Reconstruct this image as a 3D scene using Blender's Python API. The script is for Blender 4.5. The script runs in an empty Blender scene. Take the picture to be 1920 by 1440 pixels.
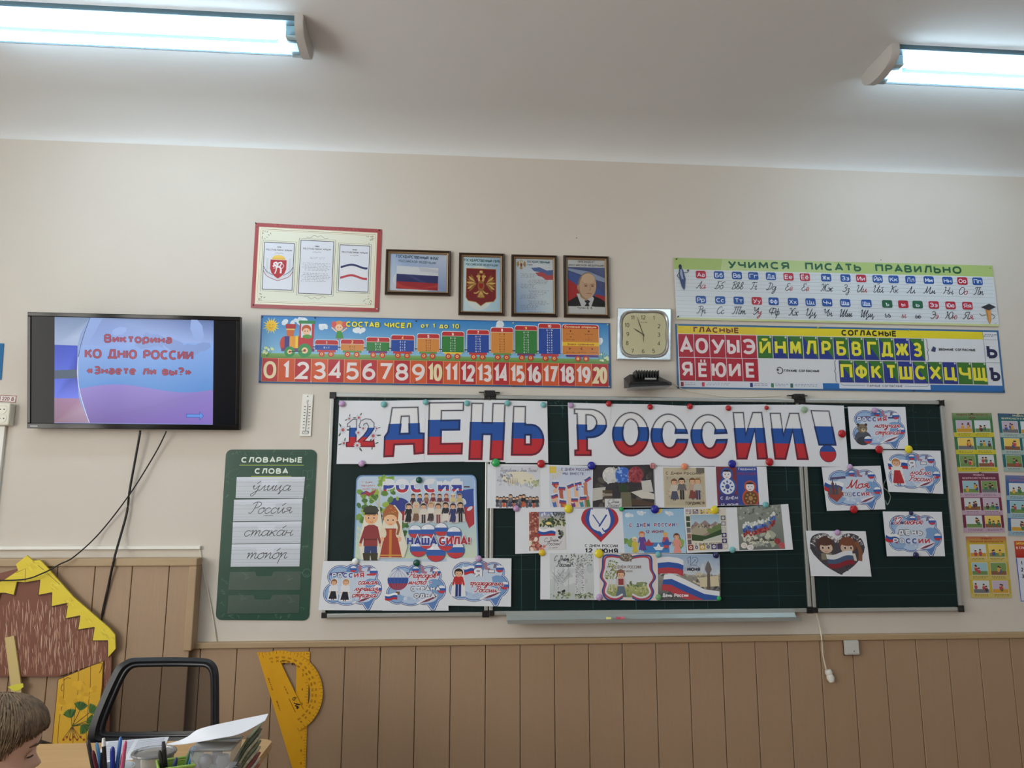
import bpy, bmesh, math, random
import numpy as np
from mathutils import Vector, Matrix
from mathutils.geometry import tessellate_polygon

random.seed(7)
scene = bpy.context.scene
COL = scene.collection

# ------------------------------------------------------------------ camera
CAM = np.array([0.0, -3.592, 1.42])
FPX = 1421.0
PITCH, ROLL, YAW = math.radians(9.56), math.radians(0.043), math.radians(4.57)


def cam_axes():
    cp, sp, cy, sy = math.cos(PITCH), math.sin(PITCH), math.cos(YAW), math.sin(YAW)
    fwd = np.array([sy * cp, cy * cp, sp])
    right = np.array([cy, -sy, 0.0])
    up = np.cross(right, fwd)
    cr, sr = math.cos(ROLL), math.sin(ROLL)
    return cr * right + sr * up, -sr * right + cr * up, fwd


RX, UP, FW = cam_axes()
cd = bpy.data.cameras.new('camera')
cam = bpy.data.objects.new('camera', cd)
COL.objects.link(cam)
cam.matrix_world = Matrix(((RX[0], UP[0], -FW[0], CAM[0]), (RX[1], UP[1], -FW[1], CAM[1]),
                           (RX[2], UP[2], -FW[2], CAM[2]), (0, 0, 0, 1)))
cd.sensor_width = 36.0
cd.lens = 36.0 * FPX / 1920.0
cd.clip_start = 0.05
scene.camera = cam

# ------------------------------------------------------------------ view, world, daylight
vs = scene.view_settings
scene.display_settings.display_device = 'sRGB'
vs.view_transform = 'Standard'
vs.look = 'None'
vs.exposure = 0.08
vs.gamma = 1.0
vs.use_curve_mapping = False

ROOM = dict(x0=-3.3, x1=4.3, y0=-6.6, zc=3.30)
WINS = [(-5.95, -4.35), (-3.95, -2.35), (-1.95, -0.55)]      # y ranges of the windows in the left wall
WZ0, WZ1 = 0.95, 2.75

world = bpy.data.worlds.new('world')
scene.world = world
world.use_nodes = True
wn = world.node_tree
bgn = wn.nodes['Background']
bgn.inputs[0].default_value = (0.75, 0.87, 1.0, 1)
bgn.inputs[1].default_value = 1.0


def area(name, loc, rot, sx, sy, watts, col):
    l = bpy.data.lights.new(name, 'AREA')
    l.shape = 'RECTANGLE'
    l.size, l.size_y = sx, sy
    l.energy = watts
    l.color = col
    o = bpy.data.objects.new(name, l)
    o.location = loc
    o.rotation_euler = rot
    COL.objects.link(o)
    return o


DAY = (1.0, 0.965, 0.90)
for k, (ya, yb) in enumerate(WINS):      # daylight entering through each window
    area('window_daylight', (ROOM['x0'] - 0.02, (ya + yb) / 2, (WZ0 + WZ1) / 2), (0, -math.pi / 2, 0),
         WZ1 - WZ0 - .1, yb - ya - .1, [84, 76, 11][k], DAY)


# ------------------------------------------------------------------ pixel -> place helpers (measured from the photograph)
def ray(px, py):
    px = np.asarray(px, float)
    py = np.asarray(py, float)
    d = FW[None, :] + ((px - 960) / FPX)[..., None] * RX + (-(py - 720) / FPX)[..., None] * UP
    return d


def W(px, py, off=0.0):
    """point(s) of the plane `off` metres in front of the back wall"""
    d = ray(np.atleast_1d(px), np.atleast_1d(py))
    t = (-np.asarray(off) - CAM[1]) / d[:, 1]
    return CAM + d * t[:, None]


def P(px, py, off=0.0):
    return Vector(W(px, py, off)[0])


def H(px, py, z):
    """point on the level plane at height z"""
    d = ray(np.atleast_1d(px), np.atleast_1d(py))[0]
    return Vector(CAM + d * ((z - CAM[2]) / d[2]))


def srgb(c):
    out = []
    for v in c[:3]:
        v = v / 255.0
        out.append(v / 12.92 if v <= 0.04045 else ((v + 0.055) / 1.055) ** 2.4)
    return tuple(out)


# ------------------------------------------------------------------ materials
MATS = {}


def mat(name, rgb, rough=0.6, metal=0.0, bump=0.0, bscale=60.0, vary=0.0, vscale=3.0, spec=0.5, stretch=None,
        emit=None, estr=0.0, coat=0.0):
    if name in MATS:
        return MATS[name]
    m = bpy.data.materials.new(name)
    m.use_nodes = True
    nt = m.node_tree
    b = nt.nodes['Principled BSDF']
    c = srgb(rgb)
    b.inputs['Base Color'].default_value = (*c, 1)
    b.inputs['Roughness'].default_value = rough
    b.inputs['Metallic'].default_value = metal
    b.inputs['Specular IOR Level'].default_value = spec
    b.inputs['Coat Weight'].default_value = coat
    if emit:
        b.inputs['Emission Color'].default_value = (*srgb(emit), 1)
        b.inputs['Emission Strength'].default_value = estr
    tc = nt.nodes.new('ShaderNodeTexCoord')
    mp = nt.nodes.new('ShaderNodeMapping')
    nt.links.new(tc.outputs['Object'], mp.inputs[0])
    if stretch:
        mp.inputs['Scale'].default_value = stretch
    if vary:
        n = nt.nodes.new('ShaderNodeTexNoise')
        n.inputs['Scale'].default_value = vscale
        n.inputs['Detail'].default_value = 6
        nt.links.new(mp.outputs[0], n.inputs['Vector'])
        r = nt.nodes.new('ShaderNodeValToRGB')
        r.color_ramp.elements[0].position = .3
        r.color_ramp.elements[1].position = .7
        r.color_ramp.elements[0].color = (*[x * (1 - vary) for x in c], 1)
        r.color_ramp.elements[1].color = (*[min(1, x * (1 + vary)) for x in c], 1)
        nt.links.new(n.outputs[0], r.inputs[0])
        nt.links.new(r.outputs[0], b.inputs['Base Color'])
    if bump:
        n = nt.nodes.new('ShaderNodeTexNoise')
        n.inputs['Scale'].default_value = bscale
        n.inputs['Detail'].default_value = 5
        nt.links.new(mp.outputs[0], n.inputs['Vector'])
        bp = nt.nodes.new('ShaderNodeBump')
        bp.inputs['Strength'].default_value = bump
        bp.inputs['Distance'].default_value = 0.004
        nt.links.new(n.outputs[0], bp.inputs['Height'])
        nt.links.new(bp.outputs[0], b.inputs['Normal'])
    MATS[name] = m
    return m


def print_mat(name, rough, coat=0.0, emit=0.0, spec=.4):
    m = bpy.data.materials.new(name)
    m.use_nodes = True
    nt = m.node_tree
    b = nt.nodes['Principled BSDF']
    a = nt.nodes.new('ShaderNodeAttribute')
    a.attribute_name = 'Col'
    nt.links.new(a.outputs['Color'], b.inputs['Base Color'])
    b.inputs['Roughness'].default_value = rough
    b.inputs['Coat Weight'].default_value = coat
    b.inputs['Coat Roughness'].default_value = .12
    b.inputs['Specular IOR Level'].default_value = spec
    if emit:
        nt.links.new(a.outputs['Color'], b.inputs['Emission Color'])
        b.inputs['Emission Strength'].default_value = emit
    n = nt.nodes.new('ShaderNodeTexNoise')
    n.inputs['Scale'].default_value = 5.0
    tc = nt.nodes.new('ShaderNodeTexCoord')
    nt.links.new(tc.outputs['Object'], n.inputs['Vector'])
    bp = nt.nodes.new('ShaderNodeBump')
    bp.inputs['Strength'].default_value = .25 if not emit else 0.02
    bp.inputs['Distance'].default_value = 0.02
    nt.links.new(n.outputs[0], bp.inputs['Height'])
    nt.links.new(bp.outputs[0], b.inputs['Normal'])
    MATS[name] = m
    return m


def clear_mat(name, tint, gloss_rough=.05, trans=.9, ior=1.45):
    m = bpy.data.materials.new(name)
    m.use_nodes = True
    nt = m.node_tree
    for n in list(nt.nodes):
        nt.nodes.remove(n)
    o = nt.nodes.new('ShaderNodeOutputMaterial')
    t = nt.nodes.new('ShaderNodeBsdfTransparent')
    t.inputs[0].default_value = (*srgb(tint), 1)
    d = nt.nodes.new('ShaderNodeBsdfDiffuse')
    d.inputs[0].default_value = (*srgb(tint), 1)
    g = nt.nodes.new('ShaderNodeBsdfGlossy')
    g.inputs['Roughness'].default_value = gloss_rough
    f = nt.nodes.new('ShaderNodeFresnel')
    f.inputs[0].default_value = ior
    m1 = nt.nodes.new('ShaderNodeMixShader')
    m1.inputs[0].default_value = 1 - trans
    nt.links.new(t.outputs[0], m1.inputs[1])
    nt.links.new(d.outputs[0], m1.inputs[2])
    m2 = nt.nodes.new('ShaderNodeMixShader')
    nt.links.new(f.outputs[0], m2.inputs[0])
    nt.links.new(m1.outputs[0], m2.inputs[1])
    nt.links.new(g.outputs[0], m2.inputs[2])
    nt.links.new(m2.outputs[0], o.inputs[0])
    MATS[name] = m
    return m


PAPER = print_mat('matte_paper_print', .75)
LAMI = print_mat('laminated_print', .38, .25)
PAINTED = print_mat('painted_board', .6)
SCREEN = print_mat('screen_picture', .16, 0, .32, .1)
GLASS = clear_mat('picture_glass', (254, 255, 254), .02, 1.0, 1.22)
POCKET = clear_mat('clear_plastic_pocket', (254, 255, 255), .3, .985, 1.3)
TUB = clear_mat('clear_plastic_tub', (236, 240, 244), .12, .8)

plaster = mat('beige_wall_paint', (207, 200, 190), .8, bump=.35, bscale=14, vary=.02, vscale=1.2)
_nt = plaster.node_tree                    # small chips and pin holes in the paint
_vo = _nt.nodes.new('ShaderNodeTexVoronoi')
_vo.inputs['Scale'].default_value = 5.0
_tc2 = _nt.nodes.new('ShaderNodeTexCoord')
_nt.links.new(_tc2.outputs['Object'], _vo.inputs['Vector'])
_lt = _nt.nodes.new('ShaderNodeMath')
_lt.operation = 'LESS_THAN'
_lt.inputs[1].default_value = .018
_nt.links.new(_vo.outputs['Distance'], _lt.inputs[0])
_mix = _nt.nodes.new('ShaderNodeMix')
_mix.data_type = 'RGBA'
_b = _nt.nodes['Principled BSDF']
_src = _b.inputs['Base Color'].links[0].from_socket
_nt.links.new(_lt.outputs[0], _mix.inputs[0])
_nt.links.new(_src, _mix.inputs[6])
_mix.inputs[7].default_value = (*srgb((128, 116, 104)), 1)
_nt.links.new(_mix.outputs[2], _b.inputs['Base Color'])
ceil_m = mat('white_ceiling_paint', (221, 224, 224), .85, bump=.3, bscale=9, vary=.02, vscale=1.0)
plank_m = mat('beige_brown_lacquer', (163, 136, 109), .5, bump=.15, bscale=20, vary=.03, vscale=2.0, stretch=(6, 6, .6))
rail_m = mat('ochre_wood_rail', (170, 146, 112), .5, bump=.15, bscale=30, vary=.06, stretch=(1, 6, 6))
white_pl = mat('white_plastic', (226, 226, 220), .4)
cream_pl = mat('cream_plastic', (222, 219, 205), .45)
alu = mat('brushed_aluminium', (176, 180, 178), .35, .6)
black_pl = mat('black_plastic', (18, 19, 22), .35)
gloss_black = mat('gloss_black_bezel', (10, 11, 14), .1, spec=.22)
board_green = mat('green_enamel', (22, 52, 52), .42, vary=.06, vscale=3)
wood_top = mat('light_wood_laminate', (196, 158, 108), .4, vary=.1, vscale=3, stretch=(1, 12, 12))
yellow_pl = mat('yellow_plastic', (226, 168, 24), .4)
silver = mat('silver_clock_frame', (205, 208, 208), .22, .75)
cable_m = mat('black_cable_rubber', (14, 14, 15), .5)
wcable_m = mat('white_cable_rubber', (214, 206, 188), .5)


# ------------------------------------------------------------------ object helpers
def tag(o, label=None, cat=None, group=None, kind=None):
    if label:
        o['label'] = label
    if cat:
        o['category'] = cat
    if group:
        o['group'] = group
    if kind:
        o['kind'] = kind
    return o


def empty(name, loc, label=None, cat=None, group=None, kind=None):
    o = bpy.data.objects.new(name, None)
    o.empty_display_size = .05
    o.location = loc
    COL.objects.link(o)
    return tag(o, label, cat, group, kind)


def wloc(o):
    v = Vector((0, 0, 0))
    while o:
        v += o.location
        o = o.parent
    return v


def link_mesh(name, me, m, parent, origin=None):
    """me has world coordinates; its origin is moved to its centre"""
    n = len(me.vertices)
    co = np.zeros(n * 3)
    me.vertices.foreach_get('co', co)
    co = co.reshape(-1, 3)
    c = Vector((co.min(0) + co.max(0)) / 2) if origin is None else Vector(origin)
    me.transform(Matrix.Translation(-c))
    me.materials.append(m)
    o = bpy.data.objects.new(name, me)
    COL.objects.link(o)
    if parent:
        o.parent = parent
        o.location = c - wloc(parent)
    else:
        o.location = c
    return o


class MB:
    def __init__(self):
        self.bm = bmesh.new()

    def box(self, a, b, bev=0.0):
        a, b = Vector(a), Vector(b)
        r = bmesh.ops.create_cube(self.bm, size=1)
        vs_ = r['verts']
        s = b - a
        for v in vs_:
            v.co = Vector((a.x + (v.co.x + .5) * s.x, a.y + (v.co.y + .5) * s.y, a.z + (v.co.z + .5) * s.z))
        if bev:
            es = list({e for v in vs_ for e in v.link_edges})
            bmesh.ops.bevel(self.bm, geom=es, offset=bev, segments=2, affect='EDGES', profile=.5)
        return self

    def prism(self, front, back, bev=0.0):
        """front/back: equal lists of points"""
        n = len(front)
        f = [self.bm.verts.new(p) for p in front]
        b = [self.bm.verts.new(p) for p in back]
        fs = [self.bm.faces.new(f), self.bm.faces.new(b[::-1])]
        for i in range(n):
            fs.append(self.bm.faces.new((f[i], b[i], b[(i + 1) % n], f[(i + 1) % n])))
        if bev:
            es = list(fs[0].edges)
            bmesh.ops.bevel(self.bm, geom=es, offset=bev, segments=2, affect='EDGES', profile=.5)
        return self

    def wprism(self, pts, off0, off1, bev=0.0):
        fr = [P(x, y, off1) for x, y in pts]
        bk = [Vector((v.x, -off0, v.z)) for v in fr]
        return self.prism(fr, bk, bev)

    def tube(self, pts, r, n=10, cap=True):
        pts = [Vector(p) for p in pts]
        rs = r if isinstance(r, (list, tuple)) else [r] * len(pts)
        rings = []
        up = Vector((0, 0, 1))
        for i, p in enumerate(pts):
            d = (pts[min(i + 1, len(pts) - 1)] - pts[max(i - 1, 0)]).normalized()
            a = d.cross(up)
            if a.length < .05:
                a = d.cross(Vector((1, 0, 0)))
            a.normalize()
            b = d.cross(a).normalized()
            rings.append([self.bm.verts.new(p + (a * math.cos(t) + b * math.sin(t)) * rs[i])
                          for t in [2 * math.pi * k / n for k in range(n)]])
        for i in range(len(rings) - 1):
            for k in range(n):
                self.bm.faces.new((rings[i][k], rings[i][(k + 1) % n], rings[i + 1][(k + 1) % n], rings[i + 1][k]))
        if cap:
            self.bm.faces.new(rings[0][::-1])
            self.bm.faces.new(rings[-1])
        return self

    def lathe(self, c, prof, n=32, ax='z'):
        """prof: (radius, height) list around an axis through c"""
        c = Vector(c)
        rings = []
        for r, h in prof:
            ring = []
            for k in range(n):
                t = 2 * math.pi * k / n
                if ax == 'z':
                    ring.append(self.bm.verts.new(c + Vector((r * math.cos(t), r * math.sin(t), h))))
                else:
                    ring.append(self.bm.verts.new(c + Vector((r * math.cos(t), -h, r * math.sin(t)))))
            rings.append(ring)
        for i in range(len(rings) - 1):
            for k in range(n):
                self.bm.faces.new((rings[i][k], rings[i][(k + 1) % n], rings[i + 1][(k + 1) % n], rings[i + 1][k]))
        if prof[0][0] > 1e-6:
            self.bm.faces.new(rings[0][::-1])
        if prof[-1][0] > 1e-6:
            self.bm.faces.new(rings[-1])
        return self

    def build(self, name, m, parent=None, smooth=False, origin=None, crease=40):
        bmesh.ops.remove_doubles(self.bm, verts=self.bm.verts[:], dist=1e-7)
        bmesh.ops.recalc_face_normals(self.bm, faces=self.bm.faces[:])
        me = bpy.data.meshes.new(name)
        self.bm.to_mesh(me)
        self.bm.free()
        if smooth:
            for p in me.polygons:
                p.use_smooth = True
            me.set_sharp_from_angle(angle=math.radians(crease))
        return link_mesh(name, me, m, parent, origin)


# ------------------------------------------------------------------ block lettering, drawn as broad strokes
def _arc(cx, cy, rx, ry, a0, a1, n=12, e=2.25):
    out = []
    for k in range(n + 1):
        t = math.radians(a0 + (a1 - a0) * k / n)
        c, s = math.cos(t), math.sin(t)
        out.append((cx + rx * math.copysign(abs(c) ** (2 / e), c), cy + ry * math.copysign(abs(s) ** (2 / e), s)))
    return out


def _bowl(x0, y0, y1, x1):
    r = (y1 - y0) / 2
    rx = min(r, x1 - x0)
    return [(x0, y1)] + _arc(x1 - rx, (y0 + y1) / 2, rx, r, 90, -90, 8, 2.2) + [(x0, y0)]


def _l(*v):
    return [(v[i], v[i + 1]) for i in range(0, len(v), 2)]


def _dots(w, y):
    return [_l(w * .25 - .6, y, w * .25 + .6, y), _l(w * .75 - .6, y, w * .75 + .6, y)]


_I = [_l(0, 10, 0, 0), _l(0, 0, 6, 10), _l(6, 10, 6, 0)]
_E = [_l(5.4, 10, 0, 10, 0, 0, 5.4, 0), _l(0, 5.2, 5, 5.2)]
_BRV = [_arc(3, 13, 1.5, 1.1, 180, 360, 6)]
BLOCK = {
    'А': (7, [_l(0, 0, 3.5, 10, 7, 0), _l(1.2, 2.8, 5.8, 2.8)]), 'Б': (6, [_l(5.6, 10, 0, 10, 0, 0), _bowl(0, 0, 5.6, 6)]),
    'В': (6, [_l(0, 10, 0, 0), _bowl(0, 5.2, 10, 5.5), _bowl(0, 0, 5.2, 6)]), 'Г': (5, [_l(0, 0, 0, 10, 5, 10)]),
    'Д': (7.6, [_l(.9, 0.2, 2.3, 10, 6.2, 10, 6.2, 0.2), _l(0, -1.8, 0, .2, 7.6, .2, 7.6, -1.8)]), 'Е': (5.4, _E), 'Ё': (5.4, _E + _dots(5.4, 12.8)),
    'Ж': (9.6, [_l(4.8, 10, 4.8, 0), _l(.2, 10, 3, 5.2, 0, 0), _l(9.4, 10, 6.6, 5.2, 9.6, 0), _l(3, 5.2, 6.6, 5.2)]),
    'З': (5.6, [_arc(2.7, 7.5, 2.5, 2.5, 150, -88, 12, 2) + _arc(2.7, 2.5, 2.9, 2.5, 88, -152, 12, 2)[1:], _l(1.6, 5.1, 2.8, 5.1)]),
    'И': (6, _I), 'Й': (6, _I + _BRV), 'К': (6.2, [_l(0, 10, 0, 0), _l(6, 10, 1, 4.8), _l(2.2, 6, 6.2, 0)]),
    'Л': (6.6, [_l(0, 0, 1.1, .8, 2.5, 10, 6.6, 10, 6.6, 0)]), 'М': (7.6, [_l(0, 0, 0.4, 10), _l(.4, 10, 3.8, 2.5, 7.2, 10), _l(7.2, 10, 7.6, 0)]),
    'Н': (6.2, [_l(0, 10, 0, 0), _l(6.2, 10, 6.2, 0), _l(0, 5.1, 6.2, 5.1)]), 'О': (7.4, [_arc(3.7, 5, 3.7, 5, 0, 360, 24)]),
    'П': (6.2, [_l(0, 0, 0, 10, 6.2, 10, 6.2, 0)]), 'Р': (5.8, [_l(0, 0, 0, 10), _bowl(0, 4.2, 10, 5.8)]),
    'С': (6.6, [_arc(3.7, 5, 3.7, 5, 50, 310, 20)]), 'Т': (6.2, [_l(0, 10, 6.2, 10), _l(3.1, 10, 3.1, 0)]),
    'У': (6.4, [_l(0, 10, 3.3, 3.2), _l(6.4, 10, 3, 1.6, 2.2, .2, .6, 0)]), 'Ф': (8.4, [_l(4.2, 10.6, 4.2, -.6), _arc(4.2, 5, 4.2, 3.5, 0, 360, 22)]),
    'Х': (6.8, [_l(0, 10, 6.8, 0), _l(6.8, 10, 0, 0)]), 'Ц': (7.2, [_l(0, 10, 0, 0, 7.4, 0, 7.4, -2), _l(6, 10, 6, 0)]),
    'Ч': (5.8, [_l(0, 10, 0, 6.4, .6, 5, 2, 4.3, 5.8, 4.3), _l(5.8, 10, 5.8, 0)]), 'Ш': (8.6, [_l(0, 10, 0, 0, 8.6, 0, 8.6, 10), _l(4.3, 10, 4.3, 0)]),
    'Щ': (9.8, [_l(0, 10, 0, 0, 10, 0, 10, -2), _l(4.3, 10, 4.3, 0), _l(8.6, 10, 8.6, 0)]),
    'Ъ': (7.4, [_l(0, 10, 2, 10, 2, 0), _bowl(2, 0, 5.8, 7.4)]), 'Ы': (8, [_l(0, 10, 0, 0), _bowl(0, 0, 5.8, 5), _l(8, 10, 8, 0)]),
    'Ь': (5.6, [_l(0, 10, 0, 0), _bowl(0, 0, 5.8, 5.6)]), 'Э': (6.4, [_arc(2.7, 5, 3.7, 5, 138, -138, 20), _l(1.6, 5.1, 6.2, 5.1)]),
    'Ю': (9.8, [_l(0, 10, 0, 0), _l(0, 5.1, 3, 5.1), _arc(6.5, 5, 3.3, 5, 0, 360, 22)]),
    'Я': (5.8, [_l(5.8, 0, 5.8, 10), [(5.8 - x, y) for x, y in _bowl(0, 4.4, 10, 5.8)], _l(3, 4.4, 0, 0)]),
    '0': (5.8, [_arc(2.9, 5, 2.9, 5, 0, 360, 22)]), '1': (3, [_l(0, 7.8, 2.2, 9.6, 2.2, 0)]),
    '2': (5.6, [_arc(2.7, 7.2, 2.7, 2.8, 160, -30, 9, 2) + _l(0, 0, 5.6, 0)]), '3': (5.6, [_arc(2.7, 7.5, 2.5, 2.5, 150, -88, 12, 2) + _arc(2.7, 2.5, 2.9, 2.5, 88, -152, 12, 2)[1:]]),
    '4': (6, [_l(4.4, 0, 4.4, 10, 0, 2.8, 6, 2.8)]), '5': (5.6, [_l(5.2, 10, .7, 10, .4, 5.4) + _arc(2.6, 3.1, 3, 3.1, 115, -148, 10, 2.1)]),
    '6': (5.8, [_arc(2.9, 3.1, 2.9, 3.1, 0, 360, 16, 2), _arc(4.6, 3.4, 4.6, 6.6, 180, 92, 8, 2)]), '7': (5.6, [_l(0, 10, 5.6, 10, 1.9, 0)]),
    '8': (5.8, [_arc(2.9, 7.5, 2.5, 2.5, 0, 360, 16, 2), _arc(2.9, 2.6, 2.9, 2.6, 0, 360, 16, 2)]), '9': (5.8, [_arc(2.9, 6.9, 2.9, 3.1, 0, 360, 16, 2), _arc(1.2, 6.6, 4.6, 6.6, 0, -88, 8, 2)]),
    'а': (4.8, [_arc(2.4, 5.2, 2.4, 2.1, 150, 0, 6, 2) + _l(4.8, 0), _arc(2.3, 2, 2.3, 2, 60, 320, 12, 2)]),
    'б': (5.4, [_arc(2.7, 3.3, 2.7, 3.3, 0, 360, 16, 2), _l(0, 3.5, .3, 7, 2, 9.4, 5, 10.2)]),
    'е': (5.4, [_arc(2.7, 3.6, 2.7, 3.6, 0, 318, 16, 2.1) , _l(0.1, 3.6, 5.3, 3.6)]), 'ё': (5.4, [_arc(2.7, 3.6, 2.7, 3.6, 0, 318, 16, 2.1), _l(0.1, 3.6, 5.3, 3.6)] + _dots(5.4, 9.8)),
    'о': (5.6, [_arc(2.8, 3.6, 2.8, 3.6, 0, 360, 18, 2.1)]), 'р': (5.4, [_l(0, 7.2, 0, -3), _arc(2.7, 3.6, 2.7, 3.6, 0, 360, 16, 2.1)]),
    'с': (4.8, [_arc(2.7, 3.6, 2.7, 3.6, 45, 315, 14, 2.1)]), 'у': (5.2, [_l(0, 7.2, 2.7, 1), _l(5.2, 7.2, 2.4, -1.6, 1.2, -3, 0, -3)]),
    'ф': (8, [_l(4, 10, 4, -3), _arc(4, 3.6, 4, 3.5, 0, 360, 18, 2.1)]),
    '!': (1, [_l(.5, 10.4, .5, 3), _l(.5, 1.2, .5, -.4)]), '?': (5, [_arc(2.5, 7.4, 2.4, 2.6, 160, -60, 9, 2) + _l(2.5, 4, 2.5, 2.8), _l(2.5, 1.2, 2.5, -.4)]),
    '.': (1, [_l(.5, .9, .5, -.6)]), ',': (1, [_l(.8, .9, .1, -1.6)]), '-': (3.6, [_l(0, 4.2, 3.6, 4.2)]), '–': (5, [_l(0, 4.2, 5, 4.2)]),
    '+': (5.6, [_l(0, 4.6, 5.6, 4.6), _l(2.8, 7.4, 2.8, 1.8)]), '×': (4.6, [_l(0, 2.2, 4.6, 6.8), _l(4.6, 2.2, 0, 6.8)]), ':': (1, [_l(.5, 1, .5, -.4), _l(.5, 6.6, .5, 5.2)]),
    '>': (5, [_l(0, 8.4, 5, 4.6, 0, .8)]), '<': (5, [_l(5, 8.4, 0, 4.6, 5, .8)]), '=': (5, [_l(0, 6, 5, 6), _l(0, 3, 5, 3)]),
    '«': (5, [_l(2.4, 6.6, .2, 3.8, 2.4, 1), _l(5, 6.6, 2.8, 3.8, 5, 1)]), '»': (5, [_l(0, 6.6, 2.2, 3.8, 0, 1), _l(2.6, 6.6, 4.8, 3.8, 2.6, 1)]), ' ': (3.2, [])}
for _k in 'вгджзийклмнптхцчшщъыьэюя':
    _w, _s = BLOCK[_k.upper()]
    BLOCK[_k] = (_w * .86, [[(x * .86, y * .72 if y > -.5 else y) for x, y in st] for st in _s])


KERN = {'Г': -1.3, 'г': -1.1, 'К': -.5, 'к': -.4, 'Т': -.7, 'т': -.6, 'У': -.7, 'у': -.4, 'Р': -.4, 'А': -.5, 'Л': -.1, 'С': -.2, 'Ь': -.2}


def ribbon(p, hw, lim=2.6):
    """quads of a stroke with mitred corners"""
    p = [np.array(q, float) for q in p]
    closed = np.allclose(p[0], p[-1], atol=1e-4)
    if closed:
        p = p[:-1]
    n = len(p)
    L, R = [], []
    for i in range(n):
        a = p[i - 1] if (closed or i > 0) else None
        b = p[(i + 1) % n] if (closed or i < n - 1) else None
        d1 = None if a is None else p[i] - a
        d2 = None if b is None else b - p[i]
        ds = [d / max(np.hypot(*d), 1e-9) for d in (d1, d2) if d is not None]
        t = sum(ds)
        if np.hypot(*t) < .25:
            t = ds[0]
        t = t / np.hypot(*t)
        nn = np.array([-t[1], t[0]])
        c = max(abs(float(np.dot(nn, np.array([-ds[0][1], ds[0][0]])))), 1 / lim)
        L.append(p[i] + nn * hw / c)
        R.append(p[i] - nn * hw / c)
    out = []
    for i in range(n if closed else n - 1):
        j = (i + 1) % n
        out.append([tuple(L[i]), tuple(L[j]), tuple(R[j]), tuple(R[i])])
    return out


def block(s, h, w, wt, shear=0.0, grow=0.0):
    """strokes of a line of lettering: list of quad lists; width, baseline 0, y up"""
    sc = (h - wt) / 10.0
    gap = .75 * sc + wt
    nat = []
    x = 0.0
    for ch in s:
        g = BLOCK.get(ch)
        if g is None:
            g = BLOCK[' ']
        nat.append((x, g))
        x += g[0] * sc + gap + KERN.get(ch, 0) * sc
    tot = x - gap + wt
    fx = 1.0 if w is None else (w - wt) / max(tot - wt, 1e-6)
    res = []
    for x, (gw, st) in nat:
        for q in st:
            pts = [((x + a * sc) * fx + wt / 2, b * sc + wt / 2) for a, b in q]
            if shear:
                pts = [(a + b * shear, b) for a, b in pts]
            res.append(ribbon(pts, wt / 2 + grow))
    return res, (tot if w is None else w)


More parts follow.
